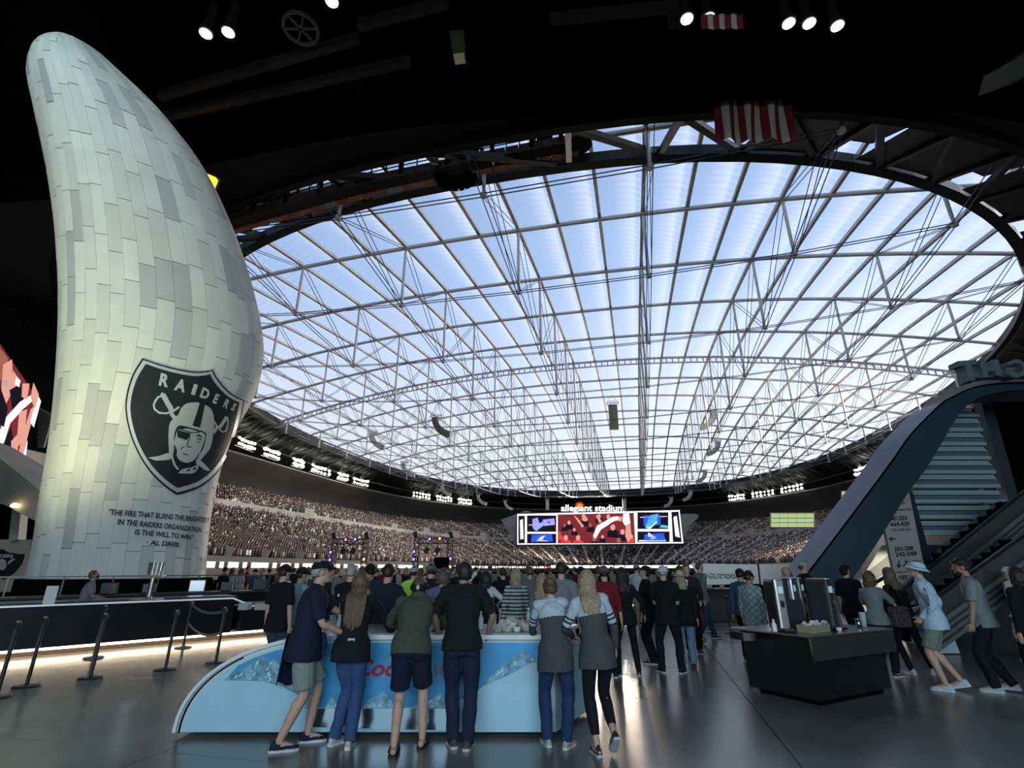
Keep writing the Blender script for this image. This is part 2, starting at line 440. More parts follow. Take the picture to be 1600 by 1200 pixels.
# discard seats hidden behind the near concourse / far outside the view cone
az = np.degrees(np.arctan2(seats[:, 0], seats[:, 1]))
_k = (az > -52) & (az < 46) & (seats[:, 1] > 30); seats = seats[_k]; az = az[_k]
dist = np.hypot(seats[:, 0], seats[:, 1])
inview = (az > -42) & (az < 26)
order = np.argsort(np.where(inview & (az > -29), dist, 1e9))
near = order[:300]; rest = np.setdiff1d(np.arange(len(seats)), near)
def mk_specs(idx, name):
    S = seats[idx]; n = len(S); c, s = np.cos(S[:, 3]), np.sin(S[:, 3])
    sc = rng.uniform(1.0, 1.2, n)
    sc_z = sc*np.where(rng.random(n) < .35, 1.3, 1.0)
    x = SVn[None, :, 0]*sc[:, None]; y = SVn[None, :, 1]*sc[:, None]; z = SVn[None, :, 2]*sc_z[:, None]
    # face the field: local -y points inward
    X = S[:, 0, None]+x*c[:, None]-y*s[:, None]; Y = S[:, 1, None]+x*s[:, None]+y*c[:, None]; Z = S[:, 2, None]+z
    V = np.stack([X, Y, Z], -1).reshape(-1, 3)
    Fa = (np.array(SF)[None]+(np.arange(n)*len(SV))[:, None, None]).reshape(-1, 4)
    cl = np.array(pidx)[rng.integers(0, len(pidx), n)]; lg = np.array(pidx)[rng.integers(0, 9, n)]
    hat = np.where(rng.random(n) < .17, uniq.index((.85, .80, .74)), hair_i)
    K = np.array(SK); mi = np.zeros((n, len(SK)), int)
    mi[:, K == 0] = lg[:, None]; mi[:, K == 1] = cl[:, None]; mi[:, K == 2] = skin_i; mi[:, K == 3] = hat[:, None]
    me = bpy.data.meshes.new(name); me.vertices.add(len(V)); me.vertices.foreach_set('co', V.ravel())
    me.loops.add(Fa.size); me.loops.foreach_set('vertex_index', Fa.ravel()); me.polygons.add(len(Fa))
    me.polygons.foreach_set('loop_start', np.arange(0, Fa.size, 4)); me.polygons.foreach_set('loop_total', np.full(len(Fa), 4))
    for m_ in crowd_mats: me.materials.append(m_)
    me.polygons.foreach_set('material_index', mi.ravel().astype(np.int32)); me.update(calc_edges=True)
    return me
o = link('spectator_crowd', mk_specs(rest, 'spectator_crowd'))
tag(o, 'packed crowd of seated and standing spectators filling the far stands', 'crowd', kind='stuff')
protos = []; cname = ['black', 'dark grey', 'grey', 'white', 'dark red', 'brown', 'dark blue', 'tan', 'rust red']
for cidx in range(len(uniq)):
    me = bpy.data.meshes.new('spectator'); me.from_pydata(SV, [], SF)
    for m_ in crowd_mats: me.materials.append(m_)
    me.polygons.foreach_set('material_index', np.array([{0: 0, 1: cidx, 2: skin_i, 3: hair_i}[k] for k in SK], np.int32)); me.update(); protos.append(me)
for i in near:
    x, y, z, a = seats[i]
    ci = pidx[rng.integers(0, len(pidx))]
    o = bpy.data.objects.new('spectator', protos[ci]); COL.objects.link(o)
    o.location = (x, y, z); o.rotation_euler = (0, 0, a)
    tag(o, 'tiny spectator in %s top, %s tier of the left stand beside the torch' % (cname[ci], 'upper' if z > 12 else 'lower'), 'person', 'nearest spectators in the left stand')
print('seats', len(seats))
# ------------------------------------------------------------------ ribbon board on the stand front
o = ring_surf('ribbon_board', [(-34.3, .6), (-34.3, 2.95)], black, math.radians(20), T1, 120, kind=None, f=ringq)
tag(o, 'long black ribbon display board along the front of the far stands', 'display')
rib_w = emat('ribbon_white', (1, .97, .93), 1.5); rib_r = emat('ribbon_red', (1, .12, .15), 1.1)
th = math.radians(24); k = 0
while th < T1:
    if math.degrees(th) < 118: L = .07; gap = .006
    else: L = (.05, .012, .03, .012)[k % 4]; gap = .012
    n = 6; V = []; Fc = []
    for i in range(n+1):
        for z in ((1.80, 2.72) if math.degrees(th) < 118 else (1.75, 2.35)): V.append(ringq(th+L*i/n, -34.45, z))
    for i in range(n): Fc.append((2*i, 2*i+1, 2*i+3, 2*i+2))
    pobj('lit_segment', V, Fc, rib_r if k == 22 else rib_w, o); th += L+gap; k += 1
o['label'] = 'long ribbon display glowing white along the front edge of the far stands'
# ------------------------------------------------------------------ floodlight banks
flood = emat('floodlight_glow', (1, .97, .86), 14); housing = mat('lamp_housing', (.10, .10, .10), .5, .5)
def azth(px, py, off, z):
    """ring angle whose azimuth matches the pixel column"""
    tgt = math.atan2(*(lambda d: (d.x, d.y))(ray(px, py)))
    best = min((abs(math.atan2(ringp(math.radians(a/4), off, z).x, ringp(math.radians(a/4), off, z).y)-tgt), a/4) for a in range(-120, 930) if ringp(math.radians(a/4), off, z).y > 40)
    return math.radians(best[1])
banks = [(368, 402), (410, 440), (457, 478), (486, 522), (528, 548), (552, 580), (643, 676), (680, 710), (714, 740), (1135, 1165), (1170, 1212), (1215, 1256), (1330, 1358), (1362, 1400)]
desc = ['nearest the torch', 'second from the torch', 'third from the torch', 'fourth from the torch', 'fifth from the torch', 'sixth from the torch', 'first beyond the gap', 'middle of three left of the screen', 'closest to the screen on the left', 'first right of the main screen', 'second right of the main screen', 'third right of the main screen', 'just left of the blue stair beam', 'touching the edge of the blue stair beam']
for bi, (x0, x1) in enumerate(banks):
    py = 700+(x0-365)*.20 if x0 < 1000 else 775-(x0-1135)*.24
    z = 28.2
    n = 6
    t0, t1 = azth(x0+2, py, 5.0, z), azth(x1-2, py, 5.0, z)
    c = ringp((t0+t1)/2, 5, z)
    root = empty('floodlight_bank', c); tag(root, 'bank of bright stadium floodlights above the stands, '+desc[bi], 'floodlight', 'floodlight banks under the roof edge')
    bm = bmesh.new(); bar(bm, ringp(t0, 5.6, z+1.0)-c, ringp(t1, 5.6, z+1.0)-c, .35); bar(bm, ringp(t0, 5.6, z-1.0)-c, ringp(t1, 5.6, z-1.0)-c, .2)
    bobj('rack', bm, housing, root)
    for i in range(n):
        for j in (0, 1):
            p = ringp(t0+(t1-t0)*(i+.5)/n, 5+.1*j, z+(.75 if j else -.45)+random.uniform(-.15, .15))-c
            bm = bmesh.new(); g_ = bmesh.ops.create_icosphere(bm, subdivisions=2, radius=random.uniform(.26, .46)); bmesh.ops.translate(bm, vec=p, verts=g_['verts']); bobj('lamp', bm, flood, root)
# ================================================================== field, floor, dark ceiling
fl = bpy.data.materials.new('polished_concrete'); fl.use_nodes = True; t = fl.node_tree; b = t.nodes['Principled BSDF']
tcn = t.nodes.new('ShaderNodeTexCoord'); n1 = t.nodes.new('ShaderNodeTexNoise'); n1.inputs['Scale'].default_value = .7; n1.inputs['Detail'].default_value = 8
t.links.new(tcn.outputs['Object'], n1.inputs[0]); r = t.nodes.new('ShaderNodeValToRGB'); r.color_ramp.elements[0].color = (.125, .117, .108, 1); r.color_ramp.elements[1].color = (.22, .205, .19, 1)
r.color_ramp.elements[0].position = .3; r.color_ramp.elements[1].position = .7
t.links.new(n1.outputs[0], r.inputs[0]); t.links.new(r.outputs[0], b.inputs['Base Color'])
n2 = t.nodes.new('ShaderNodeTexNoise'); n2.inputs['Scale'].default_value = 2.2; n2.inputs['Detail'].default_value = 6; t.links.new(tcn.outputs['Object'], n2.inputs[0])
m2 = t.nodes.new('ShaderNodeMapRange'); m2.inputs[3].default_value = .20; m2.inputs[4].default_value = .28; t.links.new(n2.outputs[0], m2.inputs[0]); t.links.new(m2.outputs[0], b.inputs['Roughness'])
b.inputs['Specular IOR Level'].default_value = .6
# floor slabs with saw-cut joints, cut so they follow the visible diagonal joint
fl_root = empty('floor', (0, 0, 0)); fl_root['kind'] = 'structure'
j0, j1 = onz(1130, 1045), onz(1250, 1195)
jd = (j1-j0).normalized(); ja = math.atan2(jd.y, jd.x)
R = Matrix.Rotation(ja, 3, 'Z')
S = 6.0
for i in range(-6, 8):
    for j in range(-6, 7):
        c = R @ Vector(((i+.5)*S, (j+.5)*S, 0))+Vector((j0.x, j0.y, 0)) 
        if not (-32 < c.x < 34 and -16 < c.y < 30): continue
        bm = bmesh.new(); box(bm, (0, 0, -.1), (S-.012, S-.012, .2)); o = bobj('slab', bm, fl, fl_root); o.location = c; o.rotation_euler = (0, 0, ja)
bm = bmesh.new(); box(bm, (0, 7, -.36), (90, 56, .3)); bobj('sub_floor', bm, mat('joint_dark', (.02, .02, .02), .9), fl_root)
V = [UV(-120, 30, -9), UV(100, 30, -9), UV(100, 260, -9), UV(-120, 260, -9)]
o = pobj('floor_field', V, [(0, 1, 2, 3)], mat('field_turf', (.03, .06, .02), .9, noise_=.1)); o['kind'] = 'structure'
# dark concourse ceiling: stepped slab with arched front edge
ce = catmull([Vector((-75, 36, 30)), Vector((-48, 35, 30)), onz(200, 300, 30), onz(330, 258, 30), onz(600, 205, 30), onz(830, 184, 30), onz(1000, 166, 30), onz(1200, 157, 30), onz(1400, 167, 30), onz(1600, 193, 30), onz(1900, 255, 30)], 6)
cem = mat('ceiling_black', (.003, .0028, .0026), 1, 0, 0, noise_=.2)
V = []; Fc = []
for p in ce: V += [p, p+Vector((0, 1.5, 5)), Vector((p.x*1.0, p.y-9, 28.0)), Vector((p.x, -30, 27.5)), ]
for i in range(len(ce)-1):
    a = 4*i; b_ = 4*(i+1)
    Fc += [(a, b_, b_+1, a+1), (a, a+2, b_+2, b_), (a+2, a+3, b_+3, b_+2)]
o = pobj('ceiling', V, Fc, cem, None, False); o['kind'] = 'structure'
bm = bmesh.new(); box(bm, (0, -30, 10), (120, .4, 40)); o = bobj('wall_back', bm, mat('lobby_wall', (.25, .27, .28), .7)); o['kind'] = 'structure'
bm = bmesh.new(); box(bm, (-60, 20, 20), (.4, 110, 70)); o = bobj('wall_left', bm, blackm); o['kind'] = 'structure'
bm = bmesh.new(); box(bm, (62, 0, 12), (.4, 70, 50)); o = bobj('wall_right', bm, blackm); o['kind'] = 'structure'
# ================================================================== TORCH
DT = 21.0
def azel(px, py):
    d = ray(px, py); h = math.hypot(d.x, d.y); return math.atan2(d.x, d.y), EYE+DT*d.z/h
Lp = [(40, 905), (52, 850), (64, 765), (78, 680), (87, 590), (92, 500), (92, 430), (88, 350), (79, 275), (68, 215), (55, 150), (46, 110), (45, 88), (52, 68), (66, 58), (84, 55)]
Rp = [(320, 905), (323, 860), (330, 800), (341, 745), (352, 708), (369, 668), (388, 635), (403, 600), (410, 570), (412, 540), (407, 500), (399, 465), (386, 420), (368, 370), (340, 310), (312, 265), (290, 237), (262, 203), (230, 170), (200, 140), (165, 103), (130, 72), (110, 61), (84, 55)]
def curve(P):
    out = [azel(p.x, p.y) for p in catmull([Vector((a, b, 0)) for a, b in P], 6)]
    a = np.array(out); o = np.argsort(a[:, 1]); return a[o, 1], a[o, 0]
Lz, La = curve(Lp); Rz, Ra = curve(Rp)
ZB, ZT = max(Lz[0], Rz[0]), min(Lz[-1], Rz[-1])
NZ, NA = 150, 112
def tsurf(zf, a, out=0.0):
    """zf 0..1 height, a angle round the hull; angle -pi/2 faces the viewer"""
    z = ZB+(ZT-ZB)*zf; l, r_ = np.interp(z, Lz, La), np.interp(z, Rz, Ra)
    m_ = (l+r_)/2; hw = DT*math.tan(max(.0008, (r_-l)/2)); cdir = Vector((math.sin(m_), math.cos(m_), 0)); side = Vector((cdir.y, -cdir.x, 0))
    dep = min(hw, 2.6)*.62+hw*.1
    ca, sa = math.cos(a), math.sin(a)
    p = cdir*DT*(1/math.cos((r_-l)/2))+side*(hw*math.copysign(abs(ca)**.92, ca))+cdir*(dep*math.copysign(abs(sa)**.92, sa))
    p.z = z
    if out:
        n_ = (side*(ca/hw)+cdir*(sa/dep)).normalized(); p += n_*out
    return p
torch = empty('torch', tsurf(0, 0)*.5+tsurf(0, PI)*.5)
tag(torch, 'towering curved white memorial torch clad in staggered pale panels with a dark shield', 'torch')
TL = torch.location.copy()
V = [tsurf(i/NZ, 2*PI*j/NA)-TL for i in range(NZ+1) for j in range(NA)]
Fc = [(i*NA+j, i*NA+(j+1) % NA, (i+1)*NA+(j+1) % NA, (i+1)*NA+j) for i in range(NZ) for j in range(NA)]+[tuple(range(NA))[::-1], tuple(NZ*NA+j for j in range(NA))]
pobj('core', V, Fc, mat('torch_core', (.35, .37, .36), .7), torch, True)
tp = mat('torch_panel', (.62, .64, .60), .62, .0, .35, rnd=.12, noise_=1.2, var=.06)
tg = mat('torch_panel_grey', (.46, .48, .48), .55, .0, .4, rnd=.16, noise_=1.2, var=.06)
# staggered cladding panels: columns round the front, rising in courses
ncol = 26
cols = [-PI-.25+(PI+.5)*k/ncol for k in range(ncol+1)]        # the front half
cr = random.Random(5); npan = 0
for c in range(ncol):
    z = 0.0; first = True; off = cr.uniform(0, .05)
    while z < .985 and npan < 297:
        h = (.085+cr.uniform(-.012, .012))*(1.0)
        z1 = z+(off+.03 if first else h); first = False
        if z1 > .95: z1 = .995
        V = []; Fc = []; nn, na = 5, 3
        a0, a1 = cols[c], cols[c+1]; g = .0008
        ga = (a1-a0)*.006
        lift = cr.uniform(.024, .034)
        for i in range(nn+1):
            for j in range(na+1):
                V.append(tsurf(z+g+(z1-z-2*g)*i/nn, a0+ga+(a1-a0-2*ga)*j/na, lift)-TL)
        for i in range(nn):
            for j in range(na): b = i*(na+1)+j; Fc.append((b, b+1, b+na+2, b+na+1))
        # rim so that each panel has thickness
        n0 = len(V); rim = [i for i in range(na+1)]+[i*(na+1)+na for i in range(1, nn+1)]+[nn*(na+1)+j for j in range(na-1, -1, -1)]+[i*(na+1) for i in range(nn-1, 0, -1)]
        cen = tsurf((z+z1)/2, (a0+a1)/2, 0)-TL
        for i in rim:
            q = V[i]; ii, jj = divmod(i, na+1)
            V.append(tsurf(z+g+(z1-z-2*g)*ii/nn, a0+ga+(a1-a0-2*ga)*jj/na, 0.0)-TL)
        for k in range(len(rim)): k2 = (k+1) % len(rim); Fc.append((rim[k2], rim[k], n0+k, n0+k2))
        me_m = tg if (cr.random() < .14 or (c > 17 and cr.random() < .45)) else tp
        pobj('cladding_panel', V, Fc, me_m, torch); npan += 1
        z = z1
        if z > .99: break
V = []; Fc = []
for k in range(18):
    a0 = .25+(PI-.5)*k/18; a1 = .25+(PI-.5)*(k+1)/18; z = 0
    while z < .98:
        z1 = min(.99, z+.085+.01*((k*7) % 3)); b = len(V)
        for i in range(4):
            for a in (a0+.002, a1-.002): V.append(tsurf(z+.001+(z1-z-.002)*i/3, a, .04)-TL)
        for i in range(3): Fc.append((b+2*i, b+2*i+1, b+2*i+3, b+2*i+2))
        z = z1
bk = pobj('back_cladding', V, Fc, tp, torch, True); bk['kind'] = 'stuff'
bm = bmesh.new()
for k in range(40):
    a0, a1 = 2*PI*k/40, 2*PI*(k+1)/40
    v_ = [tsurf(0, a0, .25)-TL, tsurf(0, a1, .25)-TL]
    q = [bm.verts.new(v_[0]), bm.verts.new(v_[1]), bm.verts.new(v_[1]-Vector((0, 0, 1.6))), bm.verts.new(v_[0]-Vector((0, 0, 1.6)))]
    bm.faces.new(q)
bobj('plinth', bm, blackm, torch)
print('torch', ZB, ZT, npan)
# ---- decals that lie on the torch cladding
tb = bmesh.new()
vs = [[tb.verts.new(tsurf(i/NZ, 2*PI*j/NA, .055)) for j in range(NA)] for i in range(NZ+1)]
for i in range(NZ):
    for j in range(NA): tb.faces.new((vs[i][j], vs[i][(j+1) % NA], vs[i+1][(j+1) % NA], vs[i+1][j]))
tb.normal_update(); TBVH = BVHTree.FromBMesh(tb); tb.free()
def proj(px, py, lift=0.0):
    d = ray(px, py).normalized(); h = TBVH.ray_cast(Vector((0, 0, EYE)), d)
    if h[0] is None: return None
    n_ = h[1]
    if n_.dot(d) > 0: n_ = -n_
    return h[0]+n_*lift
from mathutils.geometry import tessellate_polygon
def decal(name, polys, m, parent, lift, toks=None, seg=7.0, project=proj, origin=None):
    """flat applied graphic: polygons (outer + holes lists) in source units, laid on the surface"""
    bm = bmesh.new()
    for rings_ in polys:
        if not isinstance(rings_[0][0], (list, tuple)): rings_ = [rings_]
        R3 = [[Vector((x, y, 0)) for x, y in r_] for r_ in rings_]
        flat = [v for r_ in R3 for v in r_]
        bv = [bm.verts.new(v) for v in flat]
        for t_ in tessellate_polygon(R3):
            try: bm.faces.new([bv[i] for i in t_])
            except ValueError: pass
    for _ in range(5):
        es = [e_ for e_ in bm.edges if e_.calc_length() > seg]
        if not es: break
        bmesh.ops.subdivide_edges(bm, edges=es, cuts=1); bmesh.ops.triangulate(bm, faces=bm.faces)
    bad = []
    for v in bm.verts:
        p = project(v.co.x, v.co.y, lift)
        if p is None: bad.append(v)
        else: v.co = p-(origin if origin is not None else Vector())
    bmesh.ops.delete(bm, geom=bad, context='VERTS')
    return bobj(name, bm, m, parent)
def smoothp(P, n=6): return [(p.x, p.y) for p in catmull([Vector((a, b, 0)) for a, b in P], n)]
def zx(P): return [(180+x*.20833, 550+y*.20833) for x, y in P]      # from the reading of the shield (1056 px crop)
ed = mat('emblem_dark', (.012, .015, .018), .6, 0, .3); es_ = mat('emblem_silver', (.50, .53, .52), .45, .2)
ring0 = [(203, 48)]+smoothp([(203, 48), (330, 92), (470, 128), (600, 148), (700, 140), (728, 130)], 4)[1:]+smoothp([(728, 130), (760, 190), (830, 275), (900, 330), (968, 362)], 4)[1:]+smoothp([(968, 362), (940, 500), (900, 640), (840, 790), (750, 920), (640, 1010), (540, 1050), (460, 1072)], 4)[1:]+smoothp([(460, 1072), (370, 1010), (260, 900), (170, 760), (110, 610), (78, 450), (85, 320), (130, 170), (203, 48)], 4)[1:-1]
def shrink(P, k, c=(490, 520)): return [(c[0]+(x-c[0])*k, c[1]+(y-c[1])*k) for x, y in P]
shield = empty('shield_emblem', (0, 0, 0)); shield.parent = torch; shield.location = (0, 0, 0)
def dec(name, P, m, lift): 
    if not isinstance(P[0][0], (list, tuple)): P = [P]
    return decal(name, [[zx(r_) for r_ in P]] if False else [zx(r_) for r_ in P], m, shield, lift, origin=TL)
dec('outline', ring0, ed, .02); dec('silver_border', shrink(ring0, .968), es_, .035); dec('inner_field', shrink(ring0, .905), ed, .05)
def thick(P, w_): # stroke -> polygon
    L = []; R_ = []
    n = len(P)
    for i, (x, y) in enumerate(P):
        a, b = P[max(0, i-1)], P[min(n-1, i+1)]; dx, dy = b[0]-a[0], b[1]-a[1]; l = math.hypot(dx, dy) or 1
        ww = w_ if not isinstance(w_, (list, tuple)) else w_[i]
        L.append((x-dy/l*ww/2, y+dx/l*ww/2)); R_.append((x+dy/l*ww/2, y-dx/l*ww/2))
    return L+R_[::-1]
helm = smoothp([(400, 770), (396, 640), (405, 540), (440, 495), (470, 470), (490, 425), (530, 390), (590, 380), (628, 384), (690, 410), (722, 450), (734, 520), (728, 600), (712, 690), (690, 740), (640, 800), (606, 850), (600, 800), (648, 730), (672, 640), (668, 605), (600, 580), (530, 560), (480, 552), (456, 570), (440, 620), (436, 720), (430, 790)], 3)
dec('helmet', helm, es_, .065)
dec('helmet_stripe', [(628, 380), (664, 398), (646, 480), (626, 566), (572, 552), (600, 470)], ed, .08)
face = smoothp([(460, 585), (540, 575), (600, 592), (660, 612), (664, 650), (640, 720), (612, 790), (596, 815), (530, 838), (480, 825), (448, 760), (436, 690), (446, 640)], 3)
dec('face', face, es_, .065)
for P in ([(458, 585), (556, 612), (552, 628), (528, 662), (462, 640)],
          thick([(468, 574), (560, 606), (610, 604), (640, 590)], 7),
          thick([(596, 630), (618, 624), (642, 640)], [4, 12, 5]), thick([(602, 650), (622, 652), (640, 662)], [3, 9, 4]), thick([(604, 672), (622, 680), (632, 676)], 4),
          thick([(552, 622), (546, 660), (530, 700)], 5), thick([(526, 704), (545, 714), (562, 710)], 6),
          thick([(484, 734), (498, 716), (512, 712)], 6), thick([(498, 762), (520, 768), (544, 776)], [4, 8, 3]),
          thick([(436, 700), (450, 740), (446, 790), (480, 826), (530, 840), (580, 822), (606, 790), (616, 760)], [8, 14, 10, 16, 10, 14, 8, 4])):
    dec('face_detail', P, ed, .08)
strap = smoothp([(600, 850), (616, 846), (602, 886), (566, 912), (474, 912), (470, 904), (500, 878), (560, 868)], 3)
dec('chin_strap', strap, es_, .08); dec('chin_strap', thick([(410, 740), (420, 790), (440, 850), (466, 882)], 16), es_, .08)
dec('chin_cup', smoothp([(520, 892), (540, 880), (556, 882), (540, 896)], 2), ed, .09); dec('chin_cup', smoothp([(568, 884), (580, 866), (596, 866), (586, 884)], 2), ed, .09)
for P, w_ in (([(300, 372), (288, 400), (296, 432), (330, 458), (380, 462), (430, 446), (478, 414)], 15), ([(352, 330), (318, 345), (296, 376)], 15),
              ([(356, 322), (372, 350), (392, 390), (412, 420), (420, 446)], 38), ([(416, 460), (430, 480), (446, 500)], 30),
              ([(828, 560), (818, 590), (796, 598), (770, 580), (744, 540), (734, 518)], 11), ([(830, 484), (834, 520), (826, 562)], 10),
              ([(826, 486), (806, 516), (784, 548), (770, 566)], 24), ([(752, 560), (742, 585), (728, 606)], 22)):
    dec('sword_hilt', thick(P, w_), es_, .065)
dec('sword_pommel', [(352+14*math.cos(a), 322+14*math.sin(a)) for a in np.linspace(0, 6.28, 10)[:-1]], es_, .07)
dec('sword_blade', smoothp([(244, 794), (330, 780), (400, 758), (412, 800), (380, 812), (300, 816)], 3), es_, .065)
dec('sword_blade', smoothp([(620, 812), (650, 830), (680, 862), (698, 892), (660, 884), (616, 850)], 3), es_, .065)
# ---- lettering: font outline -> polygons -> any placement
def text_bm(body, shear=0.0, bold=0.012, spacing=1.0):
    c = bpy.data.curves.new('t', 'FONT'); c.body = body; c.size = 1; c.resolution_u = 3; c.offset = bold; c.shear = shear; c.space_character = spacing
    c.align_x = 'CENTER'
    o = bpy.data.objects.new('t', c); COL.objects.link(o)
    dg = bpy.context.evaluated_depsgraph_get(); me = bpy.data.meshes.new_from_object(o.evaluated_get(dg)); bpy.data.objects.remove(o)
    bm = bmesh.new(); bm.from_mesh(me); bpy.data.meshes.remove(me); return bm
def letters(name, body, m, parent, f, shear=0, bold=.012, spacing=1.0, seg=None, depth=None):
    """f(x,y)->Vector or None ; text unit = 1 high, centred on x=0"""
    bm = text_bm(body, shear, bold, spacing)
    if seg:
        for _ in range(3):
            es = [e_ for e_ in bm.edges if e_.calc_length() > seg]
            if not es: break
            bmesh.ops.subdivide_edges(bm, edges=es, cuts=1); bmesh.ops.triangulate(bm, faces=bm.faces)
    if depth is not None:
        r_ = bmesh.ops.extrude_face_region(bm, geom=bm.faces[:]); nv = {v for v in r_['geom'] if isinstance(v, bmesh.types.BMVert)}
        for v in bm.verts: v.co = f(v.co.x, v.co.y)+(depth if v in nv else Vector())
    else:
        bad = []
        for v in bm.verts:
            p = f(v.co.x, v.co.y)
            if p is None: bad.append(v)
            else: v.co = p
        if bad: bmesh.ops.delete(bm, geom=bad, context='VERTS')
    return bobj(name, bm, m, parent)
word = [('R', 362, 212, 92, 12), ('A', 488, 252, 88, 15), ('I', 590, 283, 78, 18), ('D', 668, 312, 76, 21), ('E', 748, 350, 72, 24), ('R', 824, 386, 64, 27), ('S', 878, 410, 58, 30)]
for ch, x, y, h, rot in word:
    cr_, sr_ = math.cos(math.radians(rot)), math.sin(math.radians(rot)); wd = .86 if ch != 'I' else 1.5
    def f(a, b, x=x, y=y, h=h, cr_=cr_, sr_=sr_, wd=wd):
        a, b = a*h*1.42*wd*(.95 if x < 700 else .72), -(b-.36)*h*1.35; X, Y = x+a*cr_-b*sr_, y+a*sr_+b*cr_
        q = proj(180+X*.20833, 550+Y*.20833, .07)
        return None if q is None else q-TL
    letters('letter', ch, es_, shield, f, bold=.045, seg=.25)
quote = [('"THE FIRE THAT BURNS THE BRIGHTEST', 170, 800, 327, 813, 12.5), ('IN THE RAIDERS ORGANIZATION', 183, 815, 315, 828, 12.5), ('IS THE WILL TO WIN."', 210, 831, 302, 840, 12), ('· AL DAVIS ·', 229, 847, 284, 852, 11)]
for body, x0, y0, x1, y1, h in quote:
    bm0 = text_bm(body, .25, .02); xs = [v.co.x for v in bm0.verts]; lo, hi = min(xs), max(xs); bm0.free()
    def f(a, b, lo=lo, hi=hi, x0=x0, x1=x1, y0=y0, y1=y1, h=h):
        k = (a-lo)/(hi-lo); kk = k*(1.22-.22*k)
        q = proj(x0+(x1-x0)*kk, y0+(y1-y0)*k-(b-.35)*h*(1-.15*k), .02)
        return None if q is None else q-TL
    letters('inscription', body, ed, torch, f, shear=.25, bold=.02, seg=.6)
# added spots that wash the torch: an assumed low uplight, two unseen ones overhead
lamp('assumed_uplight_warm', 'SPOT', (-11.5, 9.5, .5), 8500, (1, .92, .50), 1.2, aim=(-15.2, 15.5, 8), spot=1.3, blend=1)
lamp('added_spot_cool', 'SPOT', (-16, -4, 22), 7500, (.72, .95, 1.0), 1.5, aim=(-17, 15.5, 15), spot=1.3, blend=1)
lamp('added_spot_soft', 'SPOT', (-3, 0, 20), 1200, (.86, .97, 1.0), 1.5, aim=(-13, 16, 11), spot=1.3, blend=1)
# ================================================================== MAIN SCREEN at the far end
YS = 198.0
def SP(px, py, dy=0.0): return at(px, py, YS)+Vector((0, dy, 0))
scr = empty('scoreboard', SP(937, 850)); SL = scr.location.copy()
tag(scr, 'wide main video board at the far end with shoe pictures beside a crowd picture', 'scoreboard')
def poly(name, P, m, parent, dy=0.0, thick_=.15, f=SP, org=None):
    org = SL if org is None else org
    bm = bmesh.new(); prism(bm, P, lambda x, y: f(x, y, dy)-org, Vector((0, thick_, 0))); return bobj(name, bm, m, parent)
poly('housing', [(806, 801), (1063, 795), (1070, 851), (806, 853)], black, scr, .3, 3)
W_ = emat('screen_white', (1, 1, 1), 1.15); K_ = emat('screen_black', (.012, .01, .02), 1); RD = emat('screen_red', (.85, .05, .06), 1.1); SKN = emat('screen_skin', (.85, .38, .30), 1.0)
SK2 = emat('screen_skin_dark', (.40, .13, .10), 1.0); BLU = emat('screen_blue', (.03, .12, .85), 1.1); CYN = emat('screen_cyan', (.10, .62, .95), 1.1); PUR = emat('screen_purple', (.38, .36, .95), 1.1); GRY = emat('screen_grey', (.45, .42, .45), 1)
MRN = emat('screen_maroon', (.22, .03, .04), 1)
poly('white_frame', [(808, 803), (1062, 797), (1068, 849), (808, 851)], W_, scr)
def rect(x0, y0, x1, y1): return [(x0, y0), (x1, y0), (x1, y1), (x0, y1)]
for r_ in ((810, 806, 820, 849), (823.5, 805.5, 869, 831), (823.5, 834, 869, 849), (996, 800.5, 1044, 826.5), (996, 830.5, 1046, 847)): poly('tile', rect(*r_), K_, scr, -.15)
poly('tile', [(1049, 800), (1060, 799.6), (1065, 847), (1051.5, 847)], K_, scr, -.15)
poly('crowd_picture', [(871.5, 804), (990, 801.5), (992.5, 849), (871.5, 849)], MRN, scr, -.15)
for P, m_ in (([(812.5, 813), (817, 811), (818, 842), (813, 843)], W_), ([(1052, 808), (1057, 806), (1062, 840), (1055, 838)], W_),
              ([(832, 811), (840, 809), (843, 818), (852, 812), (856, 815), (846, 824), (836, 829), (832, 824)], PUR), ([(834, 826), (846, 818), (850, 820), (838, 830)], CYN),
              ([(848, 812), (866, 810), (867, 820), (850, 822)], PUR), ([(853, 814), (862, 813), (858, 819)], K_),
              ([(831, 836), (862, 835), (864, 846), (830, 847)], BLU), ([(838, 845), (846, 838), (852, 837), (848, 843), (858, 846)], W_), ([(843, 844), (850, 840), (853, 844)], K_),
              ([(1005, 806), (1031, 804), (1032, 820), (1006, 822)], BLU), ([(1016, 805), (1028, 803), (1026, 812), (1016, 823), (1008, 825), (1010, 818)], CYN), ([(1009, 825), (1017, 823), (1026, 813), (1027, 816), (1016, 826)], W_),
              ([(1030, 824), (1034, 820), (1044, 822), (1044, 825)], CYN), ([(1007, 835), (1036, 833), (1040, 845), (1006, 845)], BLU), ([(1013, 832), (1020, 837), (1026, 841), (1018, 843), (1012, 838)], W_), ([(998, 844), (1040, 843.6), (1040, 845.6), (998, 846)], W_),
              ([(826, 820), (866, 818.6), (866, 819.4), (826, 820.8)], W_), ([(1000, 808), (1042, 806.6), (1042, 807.4), (1000, 808.8)], W_)):
    poly('graphic', P, m_, scr, -.3)
def ell(cx, cy_, rx, ry, n=12): return [(cx+rx*math.cos(2*PI*i/n), cy_+ry*math.sin(2*PI*i/n)) for i in range(n)]
